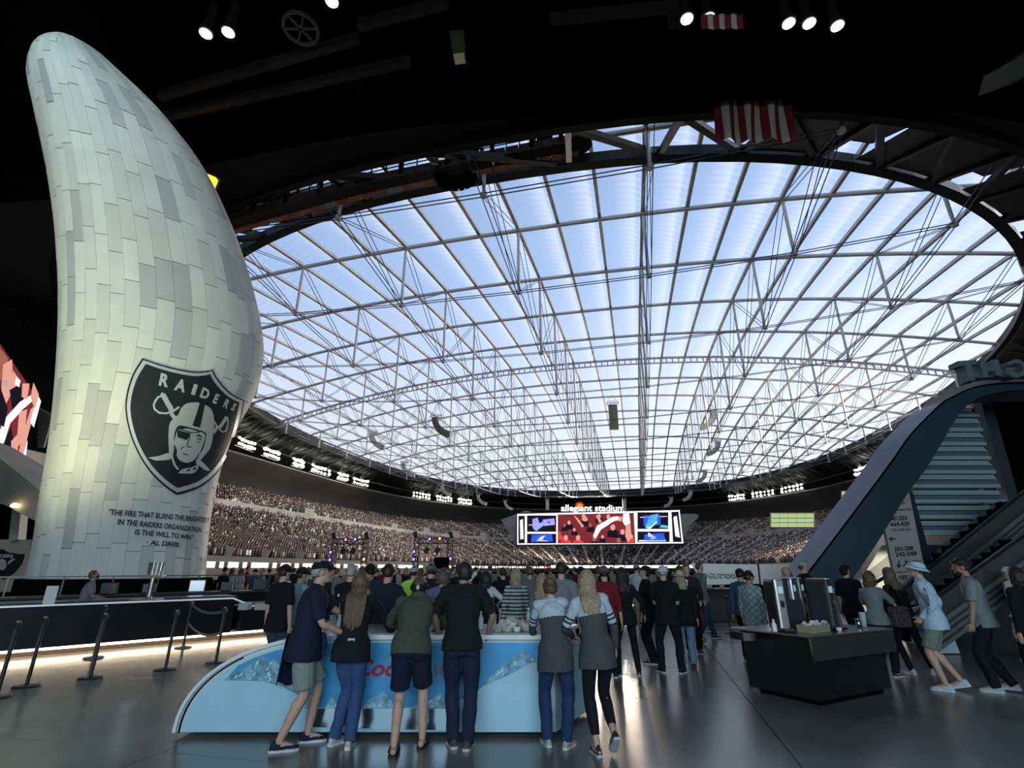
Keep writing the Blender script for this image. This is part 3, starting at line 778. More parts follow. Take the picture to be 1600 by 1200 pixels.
prs = [(874, 835, 6, RD, SK2), (882, 822, 5, K_, SK2), (889, 818, 6, K_, SKN), (884, 842, 8, RD, SKN), (903, 842, 8, RD, SKN), (912, 812, 7, K_, SKN), (922, 822, 6, K_, SK2), (936, 808, 6, K_, SKN), (950, 809, 7, K_, SKN), (957, 826, 9, K_, SKN), (928, 844, 7, K_, SK2), (941, 840, 5, K_, SKN), (972, 833, 8, K_, SKN), (966, 846, 8, K_, SK2), (986, 840, 6, RD, SKN), (897, 829, 5, K_, SKN)]
for i, (x, y, s_, c1, c2) in enumerate(prs):
    poly('graphic', [(max(872, x-s_), min(848, y+s_*1.5)), (max(872, x-s_*.9), min(848, y+s_*.5)), (x-s_*.3, min(848, y+s_*.2)), (x+s_*.4, min(848, y+s_*.2)), (min(990, x+s_), min(848, y+s_*.5)), (min(990, x+s_), min(848.5, y+s_*1.6))], c1, scr, -.3-.04*i)
    poly('graphic', ell(x, y-s_*.2, s_*.42, s_*.55), c2, scr, -.32-.04*i)
for P, m_ in (([(926, 838), (932, 822), (956, 808), (964, 807), (967, 812), (958, 815), (938, 828), (930, 842)], W_), ([(973, 803), (982, 802.5), (984, 818), (976, 822), (972, 815)], W_), ([(963, 807), (972, 808), (970, 815), (964, 814)], SKN),
              ([(977, 822), (984, 819), (986, 840), (980, 848), (976, 838)], SKN), ([(896, 806), (900, 808), (912, 822), (909, 825)], SKN), ([(930, 806), (934, 805), (940, 816), (936, 818)], SKN), ([(908, 806), (912, 803), (918, 812), (914, 816)], SKN)):
    poly('graphic', P, m_, scr, -1.1)
# name above the board
lt = emat('letters_lit', (1, 1, 1), 1.2)
sg = empty('illuminated_sign', SP(926, 800, -1)); tag(sg, 'white lit lettering with an orange sunburst above the main video board', 'sign')
def f(a, b): 
    k = (a-lo)/(hi-lo); return SP(876+99*k, 799-(b)*14.0, -1)-sg.location
bm0 = text_bm('allegiant stadium', 0, .03); xs = [v.co.x for v in bm0.verts]; lo, hi = min(xs), max(xs); bm0.free()
letters('letter', 'allegiant stadium', lt, sg, f, bold=.03)
sb = emat('sunburst_orange', (1, .22, .03), 1.6); bm = bmesh.new()
for i in range(13):
    a = PI*i/12; c_, s_ = math.cos(a), math.sin(a); c2, s2 = math.cos(a+.09), math.sin(a+.09); c3, s3 = math.cos(a-.09), math.sin(a-.09)
    prism(bm, [(905.5+3*c3, 791-2.6*s3), (905.5+8*c_, 791-7*s_), (905.5+3*c2, 791-2.6*s2)], lambda x, y: SP(x, y, -1)-sg.location, Vector((0, .2, 0)))
prism(bm, ell(905.5, 790.8, 3.2, 2.8), lambda x, y: SP(x, y, -1.1)-sg.location, Vector((0, .2, 0)))
bobj('sunburst', bm, sb, sg)
# swept concrete wings behind the board
wm = mat('wing_grey', (.30, .29, .28), .7, noise_=.1)
for nm, P in (('left', [(783, 812), (800, 806), (830, 800), (830, 850), (812, 850), (800, 838), (792, 826)]), ('right', [(1040, 806), (1066, 803), (1092, 805), (1078, 822), (1070, 838), (1062, 850), (1040, 850)])):
    P = smoothp(P+[P[0]], 3)[:-1]
    bm = bmesh.new(); prism(bm, P, lambda x, y: at(x, y, YS+9), Vector((0, 1.5, 0))); o = bobj('wall_wing_'+nm, bm, wm); o['kind'] = 'structure'
# two far lit windows in the right corner of the bowl
gw = emat('lit_glazing', (.62, .85, .40), .7)
for i, (x0, y0, x1, y1) in enumerate(((1205, 802, 1272, 824), (1316, 768, 1329, 784))):
    bm = bmesh.new(); n = 5
    for a in range(n):
        for b in range(3):
            xx0, xx1 = x0+(x1-x0)*a/n+.6, x0+(x1-x0)*(a+1)/n-.6; yy0, yy1 = y0+(y1-y0)*b/3+.5, y0+(y1-y0)*(b+1)/3-.5
            prism(bm, rect(xx0, yy0, xx1, yy1), lambda x, y: at(x, y, 118-i*16), Vector((0, .3, 0)))
    o = bobj('window_%d' % (i+1), bm, gw); o['kind'] = 'structure'
    bm = bmesh.new(); prism(bm, rect(x0-1, y0-1, x1+1, y1+1), lambda x, y: at(x, y, 118.25-i*16), Vector((0, .3, 0))); bobj('window_frame', bm, black, o)
# ================================================================== line-array loudspeakers hanging under the roof
cabm = mat('speaker_cabinet', (.42, .41, .37), .6, noise_=2, var=.1); cabd = mat('speaker_cabinet_dark', (.11, .105, .09), .6)
rigm = mat('rigging', (.20, .20, .20), .5, .4)
def line_array(px, py, hpx, side, label, dark=False, front=False):
    Y0_ = 6.4*830/hpx; Y = min(Y0_, 185.0); p = at(px, py, Y)
    r_ = empty('speaker_array', p); tag(r_, label, 'loudspeaker', 'line-array loudspeakers under the roof')
    x, z = 0.0, -.4
    n = 12
    for i in range(n):
        th = math.radians(4+ (7.0*i if not front else 1.0*i)); L = .50
        cx, cz = x+side*math.sin(th)*L/2, z-math.cos(th)*L/2
        bm = bmesh.new(); R_ = Matrix.Rotation(-side*th, 3, 'Y')
        if front: box(bm, (0, 0, cz), (1.9, 1.0, .44), None, .04)
        else: box(bm, (cx-side*.35*math.cos(th), 0, cz-.35*math.sin(th)*0), (1.35, 1.5, .44), R_, .04)
        bobj('cabinet', bm, cabd if dark else cabm, r_)
        x += side*math.sin(th)*L; z -= math.cos(th)*L
    bm = bmesh.new()
    for yy in (-.7, .7): bar(bm, (-1.3, yy, -.15), (1.3, yy, -.15), .14); bar(bm, (-1.3, yy, .25), (1.3, yy, .25), .1)
    for xx in (-1.2, -.4, .4, 1.2): bar(bm, (xx, -.7, -.15), (xx, .7, -.15), .1); bar(bm, (xx, 0, -.15), (xx, 0, .3), .08)
    bobj('rig_frame', bm, rigm, r_)
    bm = bmesh.new(); zt = (max(2.0, ZE+4-p.z))*Y0_/Y; r_.scale = (Y/Y0_,)*3
    for xx in (-1.1, 1.1): bar(bm, (xx, 0, .25), (xx*.1, 0, min(zt, 3)), .05)
    bar(bm, (0, 0, min(zt, 3)), (0, 0, zt), .07); bobj('hanging_cable', bm, cable_m, r_)
for a in ((682, 650, 47, 1, 'dark curved speaker array hanging left of the middle of the roof', True), (957, 630, 47, 1, 'dark straight speaker array seen from behind, hanging above the main screen', True, True),
          (1112, 642, 42, -1, 'pale curved speaker array hanging highest on the right', False), (583, 675, 38, 1, 'pale curved speaker array farthest left under the roof', False),
          (1120, 688, 33, -1, 'pale curved array below and right of the highest right-hand one', False), (632, 722, 32, 1, 'pale curved array second from the left above the floodlights', False),
          (1100, 735, 26, -1, 'pale curved array just above the dark ring on the right', False), (692, 757, 24, 1, 'pale curved array beside the end of the left floodlights', False),
          (748, 772, 23, 1, 'small pale array left of the screen, nearest the floodlights', False), (790, 782, 19, 1, 'small pale array just left of the main screen', False),
          (855, 780, 17, 1, 'small pale array straight above the left part of the main screen', False, True), (975, 780, 18, 1, 'small pale array straight above the right part of the main screen', False, True),
          (1048, 777, 20, -1, 'small pale array just right of the main screen', False), (1078, 766, 22, -1, 'small pale array second to the right of the main screen', False)):
    line_array(*a)
# ================================================================== light towers on the party stage
lpur = emat('stage_purple', (.18, .10, 1), 5); lor = emat('stage_orange', (1, .25, .08), 5)
for (x0, x1, yt, Y, lab) in ((524, 572, 843, 27, 'black lighting truss with purple lamps rising over the crowd, left one of two'), (652, 704, 842, 27, 'black lighting truss with orange and purple lamps, right one of two')):
    a, b = at(x0, yt, Y), at(x1, yt, Y); r_ = empty('lighting_truss', (a.x, Y, 0)); tag(r_, lab, 'stage truss'); O = r_.location.copy(); H = a.z
    def lat(bm, p, q, wv):
        p, q = Vector(p), Vector(q); d = q-p; n = max(2, int(d.length/.28)); s1 = Vector((0, 1, 0))*.12; s2 = wv*.12
        cs = [s1+s2, s1-s2, -s1-s2, -s1+s2]
        for c_ in cs: bar(bm, p+c_, q+c_, .035)
        for i in range(n):
            for k in range(4): bar(bm, p+d*i/n+cs[k], p+d*(i+1)/n+cs[(k+1) % 4], .02)
    for xx in (0, (b-a).x):
        bm = bmesh.new(); lat(bm, (xx, 0, .05), (xx, 0, H), Vector((1, 0, 0))); box(bm, (xx, 0, .03), (.6, .6, .05)); bobj('tower', bm, black, r_)
    bm = bmesh.new(); lat(bm, (0, 0, H-.1), ((b-a).x, 0, H-.1), Vector((0, 0, 1))); bobj('top_beam', bm, black, r_)
    for i, (fx, fz, m_) in enumerate(((.4, -.02, lpur), (.7, 0, lpur if x0 < 600 else lor), (-.04, -.62, lpur), (-.04, -.98, lpur), (1.04, -.95, lor if x0 < 600 else lpur))):
        c_ = Vector(((b-a).x*fx, -.2, H+fz)); bm = bmesh.new(); lathe(bm, [(.03, -.12), (.09, -.08), (.1, .1), (.04, .13)], 10, c_); l_ = bobj('spotlight', bm, black, r_)
        bm = bmesh.new(); box(bm, c_+Vector((0, -.11, 0)), (.10, .03, .12), None, .01); bobj('lens', bm, m_, l_)
    for fx in (.3, .62):
        c_ = Vector(((b-a).x*fx, 0, H-.55)); bm = bmesh.new(); box(bm, c_, (.22, .26, .3), Matrix.Rotation(.5, 3, 'Y'), .04); bar(bm, c_, c_+Vector((0, 0, .4)), .04); bobj('moving_head', bm, black, r_)
    for fx in (-.05, 1.02):
        c_ = Vector(((b-a).x*fx, 0, H+.2)); bm = bmesh.new(); box(bm, c_, (.2, .24, .32), Matrix.Rotation(-.3, 3, 'Y'), .04); bobj('moving_head', bm, black, r_)
c_ = at(690, 882, 26); bm = bmesh.new(); box(bm, (c_.x, 26, 1.1), (.66, .5, 2.2), None, .03); o = bobj('speaker_stack', bm, blackm); tag(o, 'black box speaker stack beneath the right lighting truss', 'loudspeaker')
# ================================================================== left edge: side screen, bridge, wall with shield
LN = Vector((.88, -.47, 0)).normalized(); LD = -LN; LQ = at(62, 622, 34)
def LS(x, y, dy=0.0):
    d = ray(x, y); o_ = Vector((0, 0, EYE)); return o_+d*((LQ-o_).dot(LN)/d.dot(LN))+LD*dy
O = LS(22, 740); ls = empty('side_screen', O); tag(ls, 'tilted video screen showing a red and black crowd at the left edge', 'screen')
def lpoly(name, P, m, dy=0.0, th_=.08): 
    bm = bmesh.new(); prism(bm, P, lambda x, y: LS(x, y, dy)-O, LD*th_); return bobj(name, bm, m, ls)
lpoly('housing', [(-70, 430), (66, 625), (24, 752), (-70, 690)], blackm, .2, 1.0)
lpoly('picture', [(-70, 436), (62, 627), (22, 745), (-70, 684)], MRN)
for i, (P, m_) in enumerate((([(0, 545), (12, 560), (10, 600), (-5, 590)], SK2), ([(4, 570), (18, 562), (20, 610), (8, 632), (2, 610)], SKN), ([(20, 580), (30, 596), (26, 628), (18, 622)], SKN), ([(14, 610), (30, 600), (38, 640), (20, 650)], K_),
        ([(-8, 690), (6, 655), (30, 628), (47, 618), (48, 628), (34, 640), (14, 662), (2, 700)], W_), ([(34, 600), (44, 600), (40, 625), (32, 620)], SKN), ([(28, 645), (40, 640), (34, 690), (24, 700)], SKN), ([(34, 676), (46, 640), (52, 634), (44, 668), (28, 735), (20, 740)], SKN),
        ([(44, 660), (56, 618), (61, 628), (50, 668)], W_), ([(0, 700), (14, 668), (20, 700), (12, 735), (0, 730)], K_), ([(14, 690), (24, 680), (24, 720), (14, 735)], SKN), ([(22, 590), (28, 596), (26, 606), (20, 602)], W_), ([(-6, 600), (8, 640), (2, 668), (-10, 660)], K_), ([(48, 600), (56, 618), (50, 640), (44, 622)], SKN), ([(26, 735), (38, 690), (36, 710), (28, 740)], W_), ([(0, 595), (8, 596), (6, 606), (0, 604)], GRY))):
    lpoly('graphic', P, m_, -.06-.03*i)
bm = bmesh.new()
for i in range(9): 
    a_, b_ = at(60, 640+i*7, 38), at(82-i*1.5, 652+i*5.5, 38); bar(bm, a_, b_, .12, .3)
o = bobj('louvre_panel', bm, mat('louvre_grey', (.30, .29, .27), .6)); tag(o, 'grey slatted ventilation louvres behind the side screen', 'louvre')
brm = mat('bridge_grey', (.20, .19, .18), .7, noise_=.5)
bm = bmesh.new(); P = [(-160, 640), (-60, 680), (0, 716), (40, 748), (75, 776), (90, 800), (70, 822), (40, 806), (0, 785), (-60, 760)]
prism(bm, P, lambda x, y: at(x, y, 27), Vector((0, 3, 0))); o = bobj('overhead_bridge', bm, brm); tag(o, 'grey concrete footbridge sloping down behind the torch', 'bridge')
yl = emat('warm_lamp', (1, .74, .30), 10)
for i, (x, y) in enumerate(((23, 790), (66, 812))):
    bm = bmesh.new(); p_ = at(x, y, 26.8); lathe(bm, [(.06, .12), (.16, .05), (.18, -.04), (.1, -.09)], 12, p_); o = bobj('bridge_lamp', bm, yl); tag(o, ('warm round lamp on the face of the grey footbridge', 'warm lamp at the end of the footbridge, touching the torch')[i], 'lamp')
lw = mat('cream_wall', (.40, .36, .31), .8, noise_=.4, var=.08)
bm = bmesh.new(); prism(bm, [(-80, 843), (70, 843), (70, 925), (-80, 925)], lambda x, y: at(x, y, 30), Vector((0, .3, 0))); o = bobj('wall_concourse', bm, lw); o['kind'] = 'structure'
bm = bmesh.new(); 
for x_ in (30, -30): bar(bm, at(x_-3, 845, 30), at(x_+2, 795, 30), .5)
o = bobj('bridge_column', bm, lw); tag(o, 'pale slanted columns carrying the footbridge', 'column')
O2 = at(10, 870, 29.8); wb = empty('wall_shield', O2); tag(wb, 'black team shield painted on the cream wall at the far left', 'emblem')
def WP(P): return [(x, y) for x, y in P]
bm = bmesh.new(); prism(bm, [(-30, 866), (-12, 863), (2, 858), (12, 863), (25, 865), (37, 866), (33, 880), (22, 894), (5, 905), (-14, 896), (-26, 882)], lambda x, y: at(x, y, 29.9)-O2, Vector((0, .08, 0))); bobj('field', bm, ed, wb)
bm = bmesh.new(); prism(bm, ell(3, 882, 6, 9), lambda x, y: at(x, y, 29.8)-O2, Vector((0, .08, 0))); bobj('helmet', bm, es_, wb)
bm = bmesh.new(); prism(bm, [(12, 878), (20, 872), (22, 874), (13, 882)], lambda x, y: at(x, y, 29.8)-O2, Vector((0, .08, 0))); bobj('sword', bm, es_, wb)
letters('letter', 'RAIDERS', es_, wb, lambda a, b: at(3+a*9, 871-b*7, 29.78)-O2, bold=.05)
# ================================================================== overhead: catwalk, hanging flags, lamps
cwm = mat('catwalk_brown', (.030, .014, .010), .8, noise_=.8); cwr = mat('catwalk_edge', (.42, .13, .07), .8, noise_=.6)
cw = empty('catwalk', UV(-20, 34, 32)); CL = cw.location.copy(); tag(cw, 'long dark maintenance catwalk with rust-red edge under the near roof rim', 'catwalk')
cp = catmull([at(250, 408, 39), at(350, 352, 37.5), at(450, 322, 36), at(560, 292, 34.6), at(700, 262, 33), at(830, 236, 32.2), at(905, 222, 32)], 6)
for i in range(len(cp)-1):
    a, b = cp[i]-CL, cp[i+1]-CL; d = (b-a)
    bm = bmesh.new(); bar(bm, a+d*.02, b-d*.02, 1.1, .75); bobj('deck_panel', bm, cwm, cw)
    bm = bmesh.new(); bar(bm, a+Vector((0, .75, -.32))+d*.06, b+Vector((0, .75, -.32))-d*.06, .5, .32); bobj('red_fairing', bm, cwr if i % 5 else mat('catwalk_grey', (.3, .28, .26), .7), cw)
bm = bmesh.new()
for i in range(len(cp)-1):
    a, b = cp[i]-CL+Vector((0, -.5, 1.2)), cp[i+1]-CL+Vector((0, -.5, 1.2)); bar(bm, a, b, .10); bar(bm, a-Vector((0, 0, .45)), b-Vector((0, 0, .45)), .07); bar(bm, a, a-Vector((0, 0, 1.2)), .09)
    bar(bm, a+Vector((0, -1, 1.6)), b+Vector((0, -1, 1.6)), .7, .5)
    if i % 3 == 0: bar(bm, a+Vector((0, -.4, 2.2)), a-Vector((0, 0, 1.2)), .35)
for i, k in enumerate((.8, 1.0, 5.2)):
    q = cp[-3]-CL if i < 2 else cp[-14]-CL
    bar(bm, q+Vector((k*1.2-3, 0, .2)), q+Vector((k*1.2-3, -1, 3.4)), .9)
bobj('railing_and_posts', bm, blackm, cw)
bm = bmesh.new(); lathe(bm, [(.5, -.4), (1.0, -.3), (1.0, .5), (.5, .6)], 20, cp[-1]-CL); bobj('rounded_end', bm, cwm, cw)
bm = bmesh.new(); q = at(712, 272, 33)-CL
arc = [q+Vector((1.25*math.cos(a), 0, 1.0*math.sin(a)*.9)) for a in np.linspace(PI*1.02, PI*1.98, 10)]
for a, b in zip(arc, arc[1:]): bar(bm, a, b, 1.0, .75, Vector((0, 1, 0)))
bobj('hoop', bm, blackm, cw)
# hanging striped flag
fr = mat('flag_red', (.22, .012, .02), .85); fw = mat('flag_white', (.52, .50, .42), .85)
def flag(x0, x1, y0, y1, Y, n, lab, tilt=0):
    A_, B_ = at(x0, y0, Y), at(x1, y0, Y); C_ = at((x0+x1)/2, y1, Y-tilt); o = empty('hanging_flag', (A_+B_)/2); tag(o, lab, 'flag'); O = o.location.copy()
    W = (B_-A_); D = C_-(A_+B_)/2
    for k in range(n):
        V = []; Fc = []; m_ = 6
        for i in range(m_+1):
            s_ = (k+i/m_)/n
            for j in range(9):
                t_ = j/8; V.append(A_+W*(s_+.05*t_*(1-s_)*0)+D*t_+Vector((.12*math.sin(s_*9)*t_+.25*t_*t_, .22*math.sin(s_*22+t_*2), .1*math.cos(s_*9)*t_))*min(1, W.length/5)**2-O)
        for i in range(m_):
            for j in range(8): Fc.append((i*9+j, i*9+j+1, (i+1)*9+j+1, (i+1)*9+j))
        p_ = pobj('stripe', V, Fc, fr if (k % 2 == (0 if n > 10 else 0)) else fw, o, True); md = p_.modifiers.new('s', 'SOLIDIFY'); md.thickness = .03
flag(1118, 1232, 128, 220, 25.6, 13, 'large red and white striped flag hanging below the black ceiling edge', 0)
flag(1096, 1160, 22, 44, 15.0, 7, 'small strip of striped flag beside the ceiling lamps', 0)
# ceiling lamps
cl = emat('ceiling_lamp_glow', (1, .93, .80), 30)
pos = [(322, 51, 'left lamp of the pair above the torch'), (357, 49, 'right lamp of the pair above the torch'), (519, 1, 'lamp at the very top edge, left of centre'), (1073, 28, 'lamp just left of the small flag'), (1107, 27, 'lamp over the small flag'), (1232, 35, 'first of three lamps right of the small flag'), (1264, 35, 'middle of three lamps right of the small flag'), (1308, 39, 'last of three lamps right of the small flag')]
for x, y, lab in pos:
    p_ = onz(x, y, 26.0); r_ = empty('ceiling_lamp', p_); tag(r_, 'round white ceiling '+lab, 'lamp', 'round lamps in the dark ceiling')
    bm = bmesh.new(); lathe(bm, [(.16, 1.9), (.2, .5), (.34, .1), (.34, -.05), (.3, -.06)], 16); bobj('housing', bm, black, r_)
    bm = bmesh.new(); lathe(bm, [(.24, -.05), (.27, -.09), (.18, -.14), (.05, -.16)], 16); bobj('lens', bm, cl, r_)
p_ = at(322, 282, 26); r_ = empty('flame_screen', p_); tag(r_, 'small glowing orange screen peeking out behind the torch', 'screen')
bm = bmesh.new(); prism(bm, [(306, 264), (337, 277), (326, 303), (308, 294)], lambda x, y: at(x, y, 26)-p_, Vector((0, .3, 0))); bobj('glowing_face', bm, emat('flame_glow', (1, .45, .03), 2.6), r_)
bm = bmesh.new(); prism(bm, [(303, 261), (341, 276), (329, 307), (306, 298)], lambda x, y: at(x, y, 26.3)-p_, Vector((0, .3, 0))); bobj('housing', bm, black, r_)
# ceiling details: air duct end, round fan, slanted downstand beams
gd = mat('duct_green', (.10, .13, .05), .5, .5)
bm = bmesh.new(); prism(bm, [(702, 48), (724, 47), (725, 82), (708, 84)], lambda x, y: at(x, y, 17.5), Vector((0, .8, .3)))
o = bobj('duct_outlet', bm, gd); tag(o, 'dim green corrugated duct outlet in the dark ceiling', 'duct')
bm = bmesh.new()
for a in np.linspace(0, 2*PI, 25)[:-1]:
    c_ = onz(470, 45, 26.5); b2 = a+2*PI/24; bar(bm, c_+Vector((.8*math.cos(a), .8*math.sin(a), 0)), c_+Vector((.8*math.cos(b2), .8*math.sin(b2), 0)), .14)
for k in range(6): bar(bm, c_, c_+Vector((.75*math.cos(k*PI/3), .75*math.sin(k*PI/3), 0)), .09)
o = bobj('ceiling_fan', bm, mat('fan_grey', (.10, .10, .10), .5, .5)); tag(o, 'round dark ventilation fan in the ceiling above the torch', 'fan')
bm = bmesh.new(); prism(bm, [(1566, 132), (1574, 100), (1620, 70), (1620, 112)], lambda x, y: at(x, y, 16), Vector((0, 1, .5))); o = bobj('glass_fin', bm, mat('fin_glass', (.16, .17, .13), .2, .3)); tag(o, 'pale slanted fin catching light at the upper right edge', 'fin')
for i, (x, w_) in enumerate(((1050, 22),)):
    bm = bmesh.new(); prism(bm, [(1042, 3), (1060, 3), (1063, 44), (1046, 46)], lambda x, y: onz(x, y, 27.5), Vector((0, 0, .9))); o = bobj('ceiling_hanger', bm, dgrey); tag(o, 'grey hanger plate in the dark ceiling beside the lamps', 'hanger')
bm = bmesh.new()
for (x0, y0, x1, y1) in ((250, 150, 560, 60), (200, 195, 640, 95), (560, 40, 700, 4), (860, 30, 1060, 10)):
    bar(bm, onz(x0, y0, 27.0), onz(x1, y1, 27.0), .35, .5) if y0 < 200 and y1 < 200 else bar(bm, at(x0, y0, 28), at(x1, y1, 34), .5, .5)
o = bobj('trim_3', bm, mat('beam_dark', (.008, .007, .006), .7)); o['kind'] = 'structure'
# ================================================================== BAR on the left, stanchions
dkp = mat('bar_black', (.010, .010, .012), .35, 0, .5, noise_=3); stl = mat('stainless', (.55, .56, .56), .28, .9); chrome = mat('chrome', (.7, .72, .74), .12, 1)
P0, P3 = onz(0, 1031), onz(430, 992)
bd = (P3-P0).normalized(); bn = Vector((-bd.y, bd.x, 0)); BL0 = P0-bd*4.5; Lb = (P3-BL0).length
bar_o = empty('bar_counter', BL0, math.atan2(bd.y, bd.x)); tag(bar_o, 'long black bar counter with white edge line and glowing toe light on the left', 'bar')
STEP = (onz(360, 999)-BL0).length
bm = bmesh.new(); box(bm, (STEP/2, .45, .56), (STEP, .9, .82), None, .01); box(bm, ((STEP+Lb+1)/2+.1, .45, .46), (Lb+1-STEP-.2, .9, .60), None, .01); bobj('front_panel', bm, dkp, bar_o)
bm = bmesh.new(); box(bm, (Lb/2+.5, .55, .09), (Lb+1, .6, .18)); bobj('toe_kick', bm, mat('toe_kick_wood', (.10, .06, .04), .5), bar_o)
bm = bmesh.new(); box(bm, (STEP/2, .45, 1.0), (STEP+.05, 1.0, .06), None, .01); bobj('counter_top', bm, mat('bar_top', (.05, .05, .055), .3, 0), bar_o)
bm = bmesh.new(); box(bm, ((STEP+Lb+1)/2+.25, .5, .79), (Lb+.6-STEP, 1.0, .05), None, .01); bobj('lower_counter_top', bm, MATS['bar_top'], bar_o)
edge = mat('edge_white', (.75, .85, .88), .4, em=(.75, .92, 1), es=.25)
bm = bmesh.new(); bar(bm, (0, -.06, .97), (STEP-.1, -.06, .97), .035); bar(bm, (STEP-.1, -.06, .97), (STEP+.42, -.06, .76), .035); bar(bm, (STEP+.42, -.06, .76), (Lb+.5, -.06, .76), .035); bobj('white_edge_line', bm, edge, bar_o)
bm = bmesh.new(); bar(bm, (0, .05, .125), (Lb+.8, .05, .125), .045); bobj('toe_light', bm, emat('toe_light_glow', (1, .84, .60), 9), bar_o)
lm = lamp('bar_toe_light', 'AREA', BL0+bd*(Lb/2)-bn*.06+Vector((0, 0, .14)), 20, (1, .80, .58), Lb, .05, aim=BL0+bd*(Lb/2)-bn*.5)
lm.rotation_euler = (Matrix.Rotation(math.atan2(bd.y, bd.x), 4, 'Z') @ Matrix.Rotation(-math.radians(28), 4, 'X')).to_euler()
def barpt(x, y, z): return BL0+bd*x+bn*y+Vector((0, 0, z))
# back bar: rear counter, glass dividers, coolers
bb = empty('back_bar', barpt(0, 2.6, 0), math.atan2(bd.y, bd.x)); tag(bb, 'dark rear bar with glass dividers in front of the torch foot', 'bar')
bm = bmesh.new(); box(bm, (Lb*.5, 0, .5), (Lb+2, .7, 1.0), None, .01); bobj('cabinet', bm, dkp, bb)
bm = bmesh.new(); box(bm, (Lb*.5, 0, 1.03), (Lb+2, .8, .05)); bobj('rear_top', bm, MATS['bar_top'], bb)
for i in range(12):
    bm = bmesh.new(); bar(bm, (.3+i*1.05, .2, 1.05), (.3+i*1.05, .2, 1.50), .03); bobj('divider_post', bm, stl, bb)
bm = bmesh.new(); bar(bm, (0, .2, 1.5), (Lb+.9, .2, 1.5), .03); bobj('rail', bm, stl, bb)
lt2 = mat('lit_label', (.75, .70, .45), .6, em=(1, .9, .5), es=.35)
for i, (x, w_) in enumerate(((1.6, .7), (5.3, .5), (6.1, .6), (7.6, .5), (9.0, .6))):
    bm = bmesh.new(); box(bm, (x, -.36, .86), (w_, .04, .14), None, .01); bobj('label_strip', bm, lt2, bb)
for i, (x, s_) in enumerate(((4.2, .25), (6.5, .35), (7.4, .3), (8.6, .4), (9.4, .3), (10.4, .4), (11.2, .32), (12.2, .36))):
    bm = bmesh.new(); c_ = barpt(x, 2.5, 1.06+s_*.4); box(bm, c_, (s_, .3, s_*.8), Matrix.Rotation(.5, 3, 'Z'), .02)
    o = bobj('bar_equipment', bm, dkp if i % 3 else stl); tag(o, 'black box shaped bar appliance on the rear bar top, '+('nearest the left edge', 'behind the bartender', 'second behind the bartender', 'left of the beer tower', 'behind the beer tower', 'right of the beer tower', 'second right of the beer tower', 'nearest the end of the bar')[i], 'appliance', 'appliances on the rear bar')
# draft tower
q = at(240, 900, 12.4); dt_ = empty('beer_tower', (q.x, q.y, 1.03)); tag(dt_, 'T shaped chrome beer tower with upright tap handles and brass drip tray', 'beer tower')
bm = bmesh.new(); lathe(bm, [(.075, 0), (.07, .03), (.055, .06), (.055, .46), (.06, .5)], 16); bobj('column', bm, chrome, dt_)
bm = bmesh.new(); box(bm, (0, 0, .50), (.50, .12, .06), None, .015); bobj('crossbar', bm, mat('brass_pale', (.62, .52, .36), .3, .8), dt_)
for i in range(4):
    bm = bmesh.new(); tube(bm, [(-.12+.08*i, 0, .53), (-.125+.085*i, 0, .62), (-.13+.09*i, 0, .80)], [.02, .03, .036], 8); bobj('tap_handle', bm, chrome if i != 0 else dkp, dt_)
bm = bmesh.new(); box(bm, (0, -.06, .02), (.60, .26, .035), None, .01); bobj('drip_tray', bm, MATS['brass_pale'], dt_)
# small things on the bar
for i, (px, py, w_, m_, nm, lab, c_) in enumerate(((388, 917, .22, mat('napkin_grey', (.35, .40, .45), .6), 'napkin_holder', 'small blue grey napkin holder at the low end of the bar', 'holder'), (420, 915, .42, mat('carton_tan', (.45, .40, .32), .8), 'cardboard_tray', 'tan printed cardboard tray stack at the low end of the bar', 'tray'), (82, 920, .24, mat('paper_white', (.62, .66, .70), .8), 'menu_card', 'white standing menu card beside the masked bartender', 'card'))):
    p_ = at(px, py, 12.6 if i < 2 else 11.0); bm = bmesh.new(); z0 = .82 if i < 2 else 1.03; h_ = .14 if i < 2 else .34
    box(bm, (p_.x, p_.y, z0+h_/2), (w_, .22 if i < 2 else .02, h_), None, .01); o = bobj(nm, bm, m_); tag(o, lab, c_)
# stanchions
stm = mat('stanchion_black', (.02, .02, .022), .4, .3); stc = mat('stanchion_top', (.35, .33, .28), .35, .7); bse = mat('stanchion_base', (.06, .06, .065), .35, .6)
st = [(-6, 1090, 'black stanchion cut by the left picture edge', 0), (41, 1073, 'nearest black stanchion on the far left with round base', 0), (141, 1060, 'black stanchion second from the left, nearer of two in line', 0), (146, 1028, 'black stanchion close to the bar behind the second one', 1), (258, 1047, 'black stanchion in the middle of the row, nearer of two', 0), (286, 1012, 'black stanchion close to the bar with a glowing base ring', 1), (337, 1036, 'black stanchion nearest the rounded end of the blue counter', 0), (1112, 989, 'black stanchion left of two before the dark counter', 0), (1142, 989, 'black stanchion right of two before the dark counter', 0)]
stp = []
for x, y, lab, lit in st:
    p_ = onz(x, y); r_ = empty('stanchion', p_); tag(r_, lab, 'stanchion', 'queue stanchions'); stp.append(p_)
    bm = bmesh.new(); lathe(bm, [(.175, 0), (.178, .012), (.16, .026), (.05, .036), (.03, .045)], 28); bobj('base', bm, bse if not lit else stc, r_)
    bm = bmesh.new(); lathe(bm, [(.026, .03), (.026, .86)], 16); bobj('post', bm, stm, r_)
    bm = bmesh.new(); lathe(bm, [(.03, .86), (.034, .87), (.034, .955), (.03, .965)], 16); box(bm, (0, 0, .915), (.08, .08, .06), None, .008); bobj('belt_head', bm, stm, r_)
    bm = bmesh.new(); lathe(bm, [(.031, .962), (.031, .972), (.015, .978)], 16); bobj('cap_disc', bm, stc, r_)
